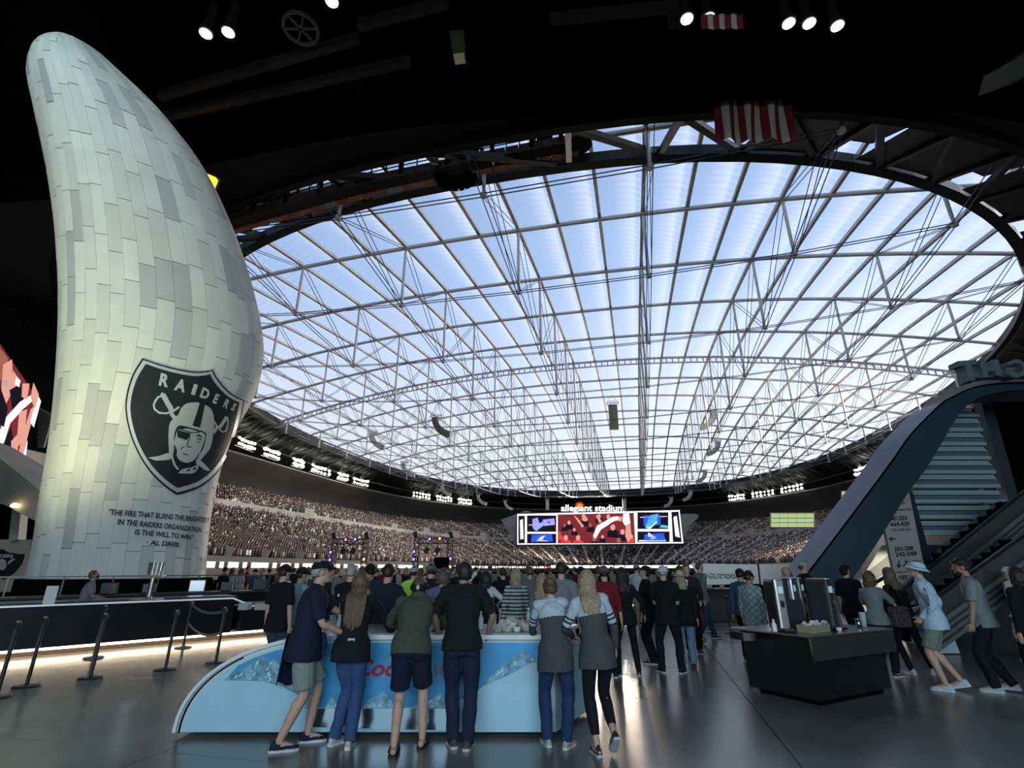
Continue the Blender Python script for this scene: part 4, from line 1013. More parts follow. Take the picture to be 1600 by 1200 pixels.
def belt(a, b, sag, z, lab):
    V = []; Fc = []; n = 16; d = b-a
    for i in range(n+1):
        t_ = i/n; p_ = a+d*t_; zz = z-sag*4*t_*(1-t_)
        V += [(p_.x, p_.y, zz-.025), (p_.x, p_.y, zz+.025)]
    for i in range(n): Fc.append((2*i, 2*i+2, 2*i+3, 2*i+1))
    o = pobj('queue_belt', V, Fc, mat('belt_grey', (.10, .10, .10), .7)); md = o.modifiers.new('s', 'SOLIDIFY'); md.thickness = .003; tag(o, lab, 'belt')
belt(stp[5], stp[6], .10, .91, 'grey retractable belt sagging between the two right-hand stanchions, upper one'); belt(stp[5], stp[6], .13, .52, 'lower grey belt sagging between the two right-hand stanchions')
# ================================================================== BLUE COUNTER in the foreground
wtop = mat('counter_white', (.66, .68, .68), .45); snow = mat('graphic_snow', (.36, .58, .68), .35, noise_=.8, var=.06); sky_m = mat('graphic_sky', (.045, .30, .58), .35, noise_=1.0, var=.25)
CF = 6.42; C0, C1 = onz(293, 1137, .05).x-.02, .47
cx = Vector(((C0+C1)/2, CF, 0)); ct = empty('snack_counter', cx); tag(ct, 'long blue and white standing counter with arched end and snowy mountain graphics', 'counter')
HT = .95; Dp = 1.15
def cp_(x, z, y=0.0): return Vector((x, CF+y, z))-cx
arch = [(C0+(1.50)*(1-math.cos(a)), .05+(HT-.05)*math.sin(a)**.92) for a in np.linspace(0, PI/2, 22)]
# body with slanting right end
bm = bmesh.new()
outl = arch+[(C1, HT), (C1, .05)]
def back(x, z):
    if x > C1-.01: return cp_(x+.62-.25*(z/HT), z, Dp)
    return cp_(x+.02, z, Dp)
a_ = [bm.verts.new(cp_(x, z)) for x, z in outl]; b_ = [bm.verts.new(back(x, z)) for x, z in outl]
bm.faces.new(a_[::-1]); bm.faces.new(b_)
for i in range(len(outl)): j = (i+1) % len(outl); bm.faces.new((a_[i], a_[j], b_[j], b_[i]))
bobj('body', bm, mat('counter_body', (.50, .60, .62), .5), ct)
bm = bmesh.new(); box(bm, (-.1, Dp/2+.1, .03), (C1-C0-.9, Dp-.2, .06)); bobj('plinth', bm, blackm, ct)
bm = bmesh.new()        # white rim that follows the arch
o2 = [(x-.035*math.cos(a), z+.035*math.sin(a)) for (x, z), a in zip(arch, np.linspace(0, PI/2, 22))]
for i in range(len(arch)-1):
    for (y0, y1) in ((-.03, Dp),):
        q = [cp_(*arch[i], y0), cp_(*arch[i+1], y0), cp_(*o2[i+1], y0), cp_(*o2[i], y0)]; q2 = [cp_(*arch[i], y1), cp_(*arch[i+1], y1), cp_(*o2[i+1], y1), cp_(*o2[i], y1)]
        v_ = [bm.verts.new(k) for k in q+q2]
        for f_ in ((0, 1, 2, 3), (7, 6, 5, 4), (3, 2, 6, 7), (0, 4, 5, 1)): bm.faces.new([v_[k] for k in f_])
bobj('arched_rim', bm, wtop, ct)
bm = bmesh.new()
for i in range(12): bar(bm, cp_(arch[i][0]+.028, arch[i][1]-.004, -.012), cp_(arch[i+1][0]+.028, arch[i+1][1]-.004, -.012), .018, .012)
bobj('shadow_gap', bm, blackm, ct)
bm = bmesh.new(); prism(bm, [(arch[-1][0], -.06), (C1+.03, -.06), (C1+.42, Dp), (arch[-1][0], Dp)], lambda x, y: cp_(x, HT, y), Vector((0, 0, .045))); bobj('counter_top', bm, wtop, ct)
bm = bmesh.new(); prism(bm, [(arch[-1][0]+.1, .05), (C1-.05, .05), (C1+.2, Dp-.1), (arch[-1][0]+.1, Dp-.1)], lambda x, y: cp_(x, HT+.046, y), Vector((0, 0, .004))); bobj('top_inlay', bm, mat('counter_inlay', (.30, .32, .33), .35), ct)
# graphics laid on the front
def fp(px, py, lift=0.0):
    d = ray(px, py); t_ = (CF-.004-lift)/d.y
    return Vector((d.x*t_, CF-.004-lift, EYE+d.z*t_))-cx
def inner(k=.05): return [(x+k, max(z-k*.6, .055)) for x, z in arch]
gp = [(x, z) for x, z in inner()]+[(C1-.02, HT-.03), (C1-.02, .06)]
bm = bmesh.new(); prism(bm, gp, lambda x, z: cp_(x, z, -.004), Vector((0, -.002, 0))); bobj('snow_panel', bm, snow, ct)
def clipf(P): 
    out = []
    for x, y in P:
        v = fp(x, y, .004)
        wx, wz = v.x+cx.x, v.z
        # keep inside arch
        if wx < C0+1.5:
            k = max(0, min(1, 1-(wx-C0-.06)/1.5)); zm = .05+(HT-.09)*math.sqrt(max(0, 1-k*k)); wz = min(wz, zm)
        out.append((wx, min(wz, HT-.03)))
    return out
def cg(name, P, m_, lift): 
    bm = bmesh.new(); prism(bm, P, lambda x, z: cp_(x, z, -.006-lift), Vector((0, -.0015, 0))); return bobj(name, bm, m_, ct)
sky_poly = clipf([(352, 1062), (372, 1038), (400, 1020), (430, 1008), (480, 1004), (560, 1004), (640, 1004), (720, 1004), (800, 1004), (850, 1004), (850, 1036), (838, 1033), (820, 1032), (800, 1038), (775, 1052), (760, 1066), (748, 1078), (700, 1104), (620, 1106), (540, 1108), (478, 1104), (470, 1088), (440, 1072), (400, 1062)])
cg('sky_panel', sky_poly, sky_m, 0)
# mountain artwork: jagged ridge polygons, shaded facets
mt1 = mat('graphic_rock', (.16, .33, .44), .4, noise_=9, var=.55); mt2 = mat('graphic_ice', (.50, .68, .74), .4, noise_=12, var=.3)
rr = random.Random(3); MK = [0.0]
def mountain(x0, x1, base, peakx, peaky, n=9):
    top = []
    for i in range(n+1):
        x = x0+(x1-x0)*i/n; k = (x-x0)/(peakx-x0) if x < peakx else (x1-x)/(x1-peakx)
        b = base(x); top.append((x, b-(b-peaky)*max(0, k)**1.1+(rr.uniform(-3, 3) if 0 < i < n else 0)))
    top.append((peakx, peaky)); top.sort()
    P = top+[(x1-(x1-x0)*i/6, base(x1-(x1-x0)*i/6)+1) for i in range(7)]
    MK[0] += .0012; cg('mountain', clipf(P), mt1, .003+MK[0])
    for k in range(14):
        x = rr.uniform(x0+(x1-x0)*.15, x1-(x1-x0)*.15); kk = (x-x0)/(peakx-x0) if x < peakx else (x1-x)/(x1-peakx); b = base(x); t_ = b-(b-peaky)*kk**1.1
        y = rr.uniform(t_+1, b-2); s_ = rr.uniform(3, 7)
        if y+s_*1.1 > b: continue
        dx = (-1 if x < peakx else 1)
        cg('ice_facet', clipf([(x, y), (x+dx*s_*.5, y+s_*.5), (x+dx*s_*1.1, y+s_*1.2), (x+dx*s_*.2, y+s_*.8)]), mt2, .0055+MK[0]+.0002*k)
mountain(350, 440, lambda x: 1062+(x-350)*.02, 410, 1024)
mountain(404, 470, lambda x: 1060+(x-400)*.28, 428, 1026)
mountain(752, 846, lambda x: 1072-(x-752)*.42 if x < 790 else max(1034, 1056-(x-790)*.55), 818, 1017)
for x0, x1, pk, top in ((476, 496, 483, 1084), (505, 535, 520, 1090), (560, 625, 600, 1080), (640, 705, 690, 1082), (655, 680, 668, 1090)): mountain(x0, x1, lambda x: 1106, pk, top, 6)
cg('kick_panel', clipf([(486, 1107), (700, 1107), (700, 1141), (640, 1140), (560, 1138), (486, 1136)]), mat('kick_mirror', (.22, .29, .33), .16, .9), .001)
redt = mat('lettering_red', (.32, .015, .02), .5); gryt = mat('lettering_grey', (.16, .17, .18), .5)
def ctext(body, x0, x1, yb, h, m_, shear=0):
    bm0 = text_bm(body, shear, .03); xs = [v.co.x for v in bm0.verts]; lo, hi = min(xs), max(xs); bm0.free()
    letters('lettering', body, m_, ct, lambda a, b: fp(x0+(x1-x0)*(a-lo)/(hi-lo), yb-b*h, .012), shear=shear, bold=.03)
ctext('Coors', 556, 652, 1056, 36, redt, .3); ctext('LIGHT', 664, 748, 1057, 26, gryt)
bm = bmesh.new(); prism(bm, [(.0, .06), (.62, .06), (.37, HT-.05), (.0, HT-.05)], lambda x, z: cp_(C1+.006+x*.98, z, .02+x*1.78 if x else .02), Vector((.004, 0, 0))); bobj('end_graphic', bm, snow, ct)
# things on top of the blue counter
TZ = HT+.05
pap = mat('food_paper', (.62, .60, .56), .8); cupm = mat('cup_clear', (.62, .72, .76), .15, 0, .6, alpha=.55); cardb = mat('food_tray', (.42, .34, .26), .8); bun = mat('bun', (.55, .30, .12), .7); wcup = mat('cup_white', (.72, .76, .78), .4); redp = mat('tray_red_print', (.35, .12, .11), .7)
def ctop(px, y_): # position on the counter top at column px
    d = ray(px, 985); return Vector((d.x/d.y*y_, y_, TZ))
def paper_tray(p, w_, lab, seed, food=True):
    r_ = empty('food_basket', p); tag(r_, lab, 'food basket', 'food baskets on the blue counter'); q = random.Random(seed)
    bm = bmesh.new(); a, b = [], []
    n = 12
    for i in range(n):
        t_ = 2*PI*i/n; a.append(bm.verts.new((w_*.34*math.cos(t_), w_*.26*math.sin(t_), 0))); rr_ = w_*q.uniform(.46, .66); b.append(bm.verts.new((rr_*math.cos(t_), rr_*.7*math.sin(t_), q.uniform(.05, .14))))
    bm.faces.new(a[::-1])
    for i in range(n): bm.faces.new((a[i], a[(i+1) % n], b[(i+1) % n], b[i]))
    o = bobj('wax_paper', bm, pap, r_); md = o.modifiers.new('s', 'SOLIDIFY'); md.thickness = .003
    bm = bmesh.new(); box(bm, (0, 0, .03), (w_*.62, w_*.5, .055), None, .012); bobj('tray', bm, cardb, r_)
    if food:
        bm = bmesh.new(); bmesh.ops.create_icosphere(bm, subdivisions=2, radius=w_*.2); bmesh.ops.scale(bm, vec=(1.2, .8, .6), verts=bm.verts); bmesh.ops.translate(bm, vec=(0, 0, .07), verts=bm.verts); bobj('bun', bm, bun, r_, True)
def cup(p, r0, r1, h, m_, lab, name='drink_cup', lid=False):
    r_ = empty(name, p); tag(r_, lab, 'cup')
    bm = bmesh.new(); lathe(bm, [(r0, 0), (r0+(r1-r0)*.5, h*.5), (r1, h), (r1+.004, h+.004), (r1-.006, h), (r0-.004, .01)], 20); bobj('body', bm, m_, r_, True)
    if lid: bm = bmesh.new(); lathe(bm, [(r1+.005, h), (r1+.004, h+.012), (r1*.6, h+.02)], 20); bobj('lid', bm, wcup, r_)
    return r_
def bottle(p, h, m_, lab):
    r_ = empty('bottle', p); tag(r_, lab, 'bottle'); bm = bmesh.new(); lathe(bm, [(.032, 0), (.034, .01), (.034, h*.6), (.014, h*.8), (.013, h*.93)], 16); bobj('body', bm, m_, r_, True)
    bm = bmesh.new(); lathe(bm, [(.016, h*.92), (.016, h), (.01, h+.002)], 12); bobj('cap', bm, wcup, r_)
paper_tray(ctop(793, 6.75), .20, 'paper lined food basket left of the small white bowl', 1, False); paper_tray(ctop(825, 6.80), .26, 'crumpled paper food basket beside the shorter striped-tee person', 2)
paper_tray(ctop(802, 7.10), .25, 'open paper food basket behind the small white bowl', 3); paper_tray(ctop(522, 6.62), .18, 'clear wrapped food in a tray before the long-haired woman', 4)
cup(ctop(808, 6.62), .035, .05, .05, wcup, 'small white paper bowl on the blue counter', 'paper_bowl')
cup(ctop(770, 6.72), .035, .046, .17, cupm, 'tall clear plastic cup right of the black-shirted man', lid=False); cup(ctop(684, 6.6), .04, .046, .10, wcup, 'white cup standing between the green hoodie and the black shirt'); cup(ctop(520, 6.80), .04, .048, .16, cupm, 'clear plastic cup behind the wrapped food on the counter')
cup(ctop(1012, 6.6)*1.0 if False else ctop(690, 7.0), .036, .046, .15, cupm, 'clear cup farther back between the two leaning men')
bottle(ctop(826, 7.2), .22, cupm, 'small clear bottle with white cap behind the paper basket'); bottle(ctop(751, 6.9), .2, wcup, 'white bottle just right of the black-shirted man')
# steel service cart behind the counter
cp0 = at(812, 960, 10.2); cr0 = empty('service_cart', (cp0.x, 10.2, 0), .05); tag(cr0, 'stainless steel service cart with two shelves behind the blue counter', 'cart')
for x in (-.36, .36):
    for y in (-.25, .25):
        bm = bmesh.new(); bar(bm, (x, y, .08), (x, y, 1.0), .025); bobj('leg', bm, stl, cr0); bm = bmesh.new(); lathe(bm, [(.01, -.02), (.045, -.02), (.045, .02), (.01, .02)], 12); bmesh.ops.rotate(bm, cent=(0, 0, 0), matrix=Matrix.Rotation(PI/2, 3, 'Y'), verts=bm.verts); bobj('wheel', bm, blackm, cr0, loc=(x, y, .05))
for z in (.3, .72, .98): bm = bmesh.new(); box(bm, (0, 0, z), (.78, .54, .025), None, .008); bobj('shelf', bm, stl, cr0)
bm = bmesh.new(); tube(bm, [(-.36, -.2, .98), (-.42, -.2, 1.08), (-.36, -.2, 1.14), (-.15, -.2, 1.12), (-.05, -.2, 1.0)], .014, 8); bobj('handle', bm, stl, cr0)
cup((cp0.x+.1, 10.15, 1.0), .05, .06, .10, wcup, 'white tub standing on the steel service cart'); cup((cp0.x-.3, 10.3, 1.0), .03, .035, .16, wcup, 'tall white cup on the left of the steel service cart')
# ================================================================== DRINK STATION on the right
Lc, Fr, Rt = Vector((3.4, 8.66, 0)), Vector((3.93, 7.46, 0)), Vector((5.69, 8.42, 0))
ux = (Rt-Fr).normalized(); uy = Vector((-ux.y, ux.x, 0)); Wd, Dd = (Rt-Fr).length, 1.30
ds = empty('drink_station', Fr, math.atan2(ux.y, ux.x)); tag(ds, 'black self-service drink station with stainless top standing on the floor', 'station')
def DS(x, y, z=0): return Fr+ux*x+uy*y+Vector((0, 0, z))
bm = bmesh.new(); prism(bm, [(.16, .14), (Wd-.12, .14), (Wd-.16, Dd-.1), (.16, Dd-.1)], lambda x, y: Vector((x, y, .07)), Vector((0, 0, .76))); bobj('cabinet', bm, dkp, ds)
bm = bmesh.new(); box(bm, (Wd/2, Dd/2, .035), (Wd-.5, Dd-.4, .07)); bobj('plinth', bm, blackm, ds)
bm = bmesh.new(); box(bm, (Wd/2, Dd/2, .845), (Wd, Dd, .025), None, .006); bobj('worktop', bm, mat('worktop_steel', (.30, .29, .27), .25, .8), ds)
bm = bmesh.new(); box(bm, (Wd/2+.02, .025, .69), (Wd-.06, .03, .27), None, .006); bobj('apron_panel', bm, mat('apron_dark', (.055, .052, .046), .4, .3), ds)
bm = bmesh.new(); box(bm, (.012, .02, .69), (.025, .04, .28)); bobj('corner_strip', bm, chrome, ds)
bm = bmesh.new(); prism(bm, [(-.2, .9), (.0, .82), (.05, 1.1), (-.12, 1.2)], lambda x, y: Vector((x, y, .72)), Vector((0, 0, .10))); bobj('pull_out_tray', bm, chrome, ds)
dm = mat('dispenser_steel', (.45, .46, .46), .22, .95); dmd = mat('dispenser_side', (.07, .075, .08), .3, .6)
def dispenser(x, y, lab, h=.62, rz=0.0):
    r_ = empty('drink_dispenser', DS(x, y, .86), math.atan2(ux.y, ux.x)+rz); tag(r_, lab, 'dispenser', 'tall drink dispensers on the station')
    bm = bmesh.new(); box(bm, (0, 0, h/2), (.17, .34, h), None, .045); bobj('housing', bm, dmd, r_)
    bm = bmesh.new(); box(bm, (0, -.16, h/2), (.15, .06, h*.985), None, .028); bobj('curved_front', bm, dm, r_)
    bm = bmesh.new(); box(bm, (0, -.195, h*.78), (.07, .012, .09), None, .004); bobj('display', bm, mat('display_glow', (.5, .7, .75), .3, em=(.7, .95, 1), es=.12), r_)
    bm = bmesh.new(); lathe(bm, [(.014, -.07), (.02, -.04), (.02, .02)], 10, (0, -.21, h*.55)); bobj('nozzle', bm, dkp, r_)
    bm = bmesh.new(); box(bm, (0, -.23, .03), (.14, .12, .04), None, .01); bobj('drip_tray', bm, dkp, r_)
dispenser(.26, .62, 'tall steel drink dispenser at the left end of the station', .70, -.5); dispenser(1.02, .42, 'front steel drink dispenser in the middle of the station', .70, -.1)
dispenser(.95, .98, 'steel dispenser behind the front middle one', .70, .3); dispenser(1.34, 1.10, 'steel dispenser farthest back above the lid rack', .70, .2)
bm = bmesh.new(); prism(bm, [(.56, 0), (.90, 0), (.86, .40), (.52, .40)], lambda x, z: DS(x, .62, .86+z), uy*.22); o = bobj('napkin_cabinet', bm, dmd); tag(o, 'dark square napkin cabinet between the left and middle dispensers', 'cabinet')
bm = bmesh.new(); prism(bm, [(1.18, 0), (1.60, 0), (1.54, .44), (1.24, .46)], lambda x, z: DS(x, .50, .86+z), uy*.28); lid = bobj('lid_rack', bm, mat('speckled_steel', (.20, .19, .18), .5, .5, noise_=60)); tag(lid, 'speckled grey lid rack with black cup lids on top', 'rack')
for i in range(4): bm = bmesh.new(); lathe(bm, [(.046, 0), (.046, .05), (.03, .07)], 16, DS(1.28+i*.07, .62, 1.31)); o = bobj('lid_stack', bm, dkp); tag(o, 'black cup lids standing on the speckled rack, '+('leftmost', 'second from left', 'third from left', 'rightmost')[i], 'lids', 'lid stacks')
bx = empty('cardboard_box', DS(.50, .27, .86), math.atan2(ux.y, ux.x)+.1); tag(bx, 'open tan cardboard box of packets in front of the napkin cabinet', 'box')
for (c_, s_) in (((0, 0, .005), (.5, .2, .01)), ((0, -.1, .05), (.5, .01, .1)), ((0, .1, .05), (.5, .01, .1)), ((-.25, 0, .05), (.01, .2, .1)), ((.25, 0, .05), (.01, .2, .1))): bm = bmesh.new(); box(bm, c_, s_); bobj('box_side', bm, mat('box_tan', (.30, .24, .16), .8), bx)
pc = [(.65, .72, .75), (.55, .35, .38), (.7, .7, .68)]
for i in range(9): bm = bmesh.new(); box(bm, DS(.30+.05*i, .23+.07*(i % 2), .96+.01*(i % 3)), (.07, .05, .02), Matrix.Rotation(i*1.1, 3, 'X') @ Matrix.Rotation(i*.7, 3, 'Z'), .004); o = bobj('packet', bm, mat('packet_%s' % 'abc'[i % 3], pc[i % 3], .6)); tag(o, 'small %s condiment packet lying in the open cardboard box' % ('grey blue', 'pink', 'white')[i % 3], 'packet', 'packets in the cardboard box')
cup(DS(.86, .13, .86), .03, .042, .05, wcup, 'small white pile of cups at the front edge of the station', 'paper_cup'); cup(DS(1.80, .30, .86), .034, .046, .20, cupm, 'tall clear cup near the right end of the station'); cup(DS(1.62, .28, .86), .035, .042, .12, chrome, 'shiny metal tumbler right of the lid rack', 'tumbler'); cup(DS(.82, .30, .86), .035, .045, .12, cupm, 'clear cup in front of the middle dispenser')
bottle(DS(.04, .55, .86), .16, wcup, 'small bottle left of the tall left dispenser')
bm = bmesh.new(); box(bm, DS(1.75, .85, .93), (.34, .25, .14), Matrix.Rotation(math.atan2(ux.y, ux.x), 3, 'Z'), .01); o = bobj('straw_bin', bm, mat('bin_grey_blue', (.12, .16, .19), .4, .3)); tag(o, 'low dark blue grey bin behind the metal tumbler', 'bin')
# ================================================================== BANNER and dark counter behind
bann = mat('banner_cloth', (.50, .54, .55), .6, em=(.75, .82, .85), es=.12)
YB = 16.5; BP = lambda x, y, dy=0.0: at(x, y, YB+(x-1080)*.004)+Vector((0, dy, 0)); OB = BP(1170, 912)
bn_ = empty('translucent_banner', OB); tag(bn_, 'pale see-through banner with mirrored beer lettering behind the dark counter', 'banner')
def bpoly(nm, P, m_, dy=0, th_=.02): bm = bmesh.new(); prism(bm, P, lambda x, y: BP(x, y, dy)-OB, Vector((0, th_, 0))); return bobj(nm, bm, m_, bn_)
bpoly('cloth', [(1079, 880), (1183, 882), (1187, 912), (1100, 914)], bann); bpoly('cloth', [(1185, 882), (1262, 881), (1235, 906), (1189, 914)], bann)
bpoly('post', [(1183, 880), (1185, 880), (1189, 916), (1187, 916)], black, -.03, .05)
bt = mat('banner_lettering', (.17, .20, .22), .6)
bpoly('peak_logo', [(1159, 905), (1172, 890), (1179, 906)], mat('banner_blue', (.16, .33, .42), .6), -.02)
def btx(body, x0, x1, yb, h, shear):
    bm0 = text_bm(body, shear, .02); xs = [v.co.x for v in bm0.verts]; lo, hi = min(xs), max(xs); bm0.free()
    letters('lettering', body, bt, bn_, lambda a, b: BP(x1-(x1-x0)*(a-lo)/(hi-lo), yb-b*h, -.03)-OB, shear=shear, bold=.02)
btx('Coors', 1122, 1158, 904, 16, .3); btx('LIGHT', 1097, 1121, 904, 12, 0)
dc = empty('dark_counter', onz(1130, 972)); DC = dc.location.copy(); tag(dc, 'dark square counter with tray top below the pale banner', 'counter')
bm = bmesh.new(); box(bm, (0, .5, .5), (1.5, 1.0, 1.0), None, .02); bobj('cabinet', bm, mat('counter_charcoal', (.025, .028, .032), .5, noise_=20), dc)
bm = bmesh.new(); box(bm, (0, .5, 1.02), (1.56, 1.05, .04), None, .01); bobj('top', bm, mat('counter_tray', (.12, .12, .12), .4, .4), dc)
bm = bmesh.new(); box(bm, (-.35, .35, 1.06), (.5, .5, .03), None, .01); o = bobj('blue_tray', bm, mat('tray_blue', (.10, .22, .45), .5), None, loc=DC); tag(o, 'flat blue tray lying on the dark counter', 'tray')
bm = bmesh.new(); prism(bm, [(0, 0), (.18, .02), (.22, .14), (.08, .2)], lambda x, y: Vector((x, y, 1.045)), Vector((.03, 0, .1))); o = bobj('paper_bag', bm, pap, None, loc=DC); tag(o, 'crumpled pale paper bag lying on the dark counter', 'bag')
bm = bmesh.new(); box(bm, (onz(1156, 975)+Vector((.3, .3, .75))), (.16, .16, 1.5), None, .03); o = bobj('queue_post', bm, blackm); tag(o, 'tall black equipment post right of the dark counter', 'post')
# ================================================================== STAIR BEAM, louvres, letters, totem, escalator
YP = 13.5
PP = lambda x, y: at(x, y, YP)
outer = smoothp([(1222, 912), (1249, 887), (1369, 728), (1412, 668), (1456, 626), (1482, 612)], 4)+smoothp([(1482, 612), (1507, 602), (1540, 594), (1600, 590), (1760, 588)], 4)[1:]
innr = smoothp([(1760, 610), (1640, 607), (1600, 608), (1540, 617), (1510, 635), (1489, 662), (1450, 728), (1423, 764), (1397, 805), (1369, 851), (1330, 908), (1318, 925)], 4)
stb = empty('stair_beam', PP(1300, 905)); SBO = stb.location.copy(); tag(stb, 'huge curved dark blue beam with grey edge framing the staircase on the right', 'beam')
bm = bmesh.new(); of = [(x+22*min(1, max(0, (1520-x)/80))*.6, y+8) for x, y in outer]
n = len(outer); a1 = [bm.verts.new(PP(x, y)-SBO) for x, y in of]; a2 = [bm.verts.new(at(x, y, YP+1.05)-SBO+Vector((0, 0, 0))) for x, y in outer]
for i in range(n-1): bm.faces.new((a1[i], a1[i+1], a2[i+1], a2[i]))
bobj('grey_edge', bm, mat('beam_edge_grey', (.21, .165, .135), .6, noise_=.6), stb)
bm = bmesh.new(); P = of+innr; prism(bm, P, lambda x, y: PP(x, y)-SBO, Vector((0, 1.2, 0))); bobj('blue_face', bm, mat('beam_blue', (.020, .050, .075), .38, .2, .6, noise_=.7), stb)
bm = bmesh.new(); 
for i in range(n-1): a_, b_ = PP(*of[i])-SBO, PP(*of[i+1])-SBO; bar(bm, a_+Vector((0, -.02, 0)), b_+Vector((0, -.02, 0)), .035)
bobj('shadow_gap', bm, blackm, stb)
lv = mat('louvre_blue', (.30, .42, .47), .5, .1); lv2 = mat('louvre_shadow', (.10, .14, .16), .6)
ys = [637, 654, 676, 698, 720, 742, 766, 790, 814]; YL = 15.5
rb = [(1516, 637), (1530, 650), (1535, 672), (1541, 690), (1548, 708), (1556, 732), (1563, 756), (1571, 778), (1575, 800), (1578, 826)]
sl = empty('slatted_stair', at(1500, 830, YL)); SO = sl.location.copy(); tag(sl, 'pale blue underside of slatted stair treads seen inside the curved beam', 'stairs')
def lx(y): 
    for (x0, y0), (x1, y1) in zip(innr, innr[1:]):
        if y0 <= y <= y1: return x0+(x1-x0)*(y-y0)/(y1-y0)
    return 1500
for i, y in enumerate(ys):
    h = 20 if i else 14; xr = rb[i][0]; xr2 = rb[i+1][0]
    if i == 0: h = 14
    bm = bmesh.new(); prism(bm, [(lx(y)-14, y), (xr-4, y), (xr+2, y+h*.35), (lx(y+h)-10, y+h*.35)], lambda a, b: at(a, b, YL)-SO, Vector((0, .3, 0))); bobj('tread', bm, lv, sl)
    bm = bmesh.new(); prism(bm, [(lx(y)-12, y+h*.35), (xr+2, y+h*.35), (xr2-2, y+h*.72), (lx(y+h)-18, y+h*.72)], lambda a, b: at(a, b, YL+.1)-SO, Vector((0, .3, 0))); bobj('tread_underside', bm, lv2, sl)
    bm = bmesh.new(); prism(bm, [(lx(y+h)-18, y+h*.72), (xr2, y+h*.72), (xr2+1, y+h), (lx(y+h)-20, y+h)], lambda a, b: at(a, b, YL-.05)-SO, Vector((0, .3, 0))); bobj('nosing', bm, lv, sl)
    bm = bmesh.new(); c_ = at(xr-26+i*1, y+h+1, YL)-SO; bar(bm, c_+Vector((0, .1, -.1)), c_+Vector((0, .1, .15)), .12); bobj('bracket', bm, lv2, sl)
bm = bmesh.new(); prism(bm, [(1372, 860), (1440, 770), (1470, 725), (1505, 660), (1530, 635), (1570, 614), (1700, 606), (1760, 606), (1760, 842), (1400, 858)], lambda a, b: at(a, b, 22), Vector((0, .3, 0))); o = bobj('wall_stairwell', bm, blackm); o['kind'] = 'structure'
bm = bmesh.new(); prism(bm, [(1530, 618), (1546, 616), (1590, 770), (1578, 790)], lambda a, b: at(a, b, 16.5), Vector((0, .3, 0))); prism(bm, [(1525, 618), (1552, 618), (1552, 623), (1526, 623)], lambda a, b: at(a, b, 16.3), Vector((0, .3, 0)))
o = bobj('raking_column', bm, mat('column_teal', (.05, .07, .075), .5, .3)); tag(o, 'dark teal slanted column right of the slatted stair', 'column')
# mirrored lettering on top of the beam
ml = empty('channel_letters', at(1505, 592, 13.0)); MO = ml.location.copy(); tag(ml, 'large grey blue channel letters seen from behind on top of the beam', 'sign')
lm_ = mat('channel_letter', (.13, .18, .20), .5, .2)
def chl(P, y0=13.0): bm = bmesh.new(); prism(bm, P, lambda a, b: at(a, b, y0)-MO, Vector((0, .35, 0))); bobj('letter', bm, lm_, ml)
chl([(1497, 564), (1526, 562), (1528, 569), (1518, 570), (1524, 594), (1514, 595), (1508, 571), (1499, 572)])
chl([(1530, 563), (1538, 562), (1541, 574), (1553, 573), (1551, 562), (1560, 562), (1566, 587), (1557, 587), (1554, 580), (1543, 581), (1545, 589), (1537, 590)])
chl(smoothp([(1575, 566), (1588, 561), (1600, 566), (1606, 576), (1600, 587), (1586, 590), (1574, 584)], 2)+[(1572, 574), (1584, 574), (1584, 580), (1580, 580), (1588, 584), (1597, 580), (1599, 574), (1594, 568), (1586, 567), (1578, 571)])
bm = bmesh.new(); bar(bm, at(1520, 592, 13.1)-MO, at(1640, 590, 13.1)-MO, .06); bobj('mounting_rail', bm, dkp, ml)
# cream wall behind, glass balustrade
bm = bmesh.new(); prism(bm, [(1332, 905), (1368, 852), (1392, 850), (1500, 850), (1560, 850), (1560, 870), (1430, 960), (1330, 960)], lambda a, b: at(a, b, 19), Vector((0, .3, 0))); o = bobj('wall_cream', bm, mat('cream_bright', (.62, .60, .50), .8)); o['kind'] = 'structure'
bm = bmesh.new(); prism(bm, [(1240, 915), (1335, 905), (1372, 835), (1600, 828), (1700, 828), (1700, 850), (1378, 852), (1340, 914), (1336, 960), (1240, 960)], lambda a, b: at(a, b, 18.5), Vector((0, .3, 0))); o = bobj('wall_beam_foot', bm, mat('foot_black', (.012, .013, .014), .6)); o['kind'] = 'structure'
gls = empty('glass_balustrade', at(1360, 930, 15)); GO = gls.location.copy(); tag(gls, 'sloping glass balustrade with black handrail behind the sign totem', 'balustrade')
glm = mat('balustrade_glass', (.45, .62, .62), .1, 0, .5, alpha=.35)
bm = bmesh.new(); prism(bm, [(1332, 912), (1398, 860), (1400, 884), (1346, 922)], lambda a, b: at(a, b, 15)-GO, Vector((0, .02, 0))); bobj('glass', bm, glm, gls)
bm = bmesh.new(); bar(bm, at(1338, 928, 14.9)-GO, at(1402, 890, 14.9)-GO, .07); bar(bm, at(1460, 868, 14.9)-GO, at(1500, 842, 14.9)-GO, .07); bobj('handrail', bm, dkp, gls)
lamp('added_wall_light', 'AREA', at(1400, 800, 17.2), 260, (1, .95, .85), 4, 1, aim=at(1400, 900, 19))  # added lamp that brightens the cream wall; its source is assumed
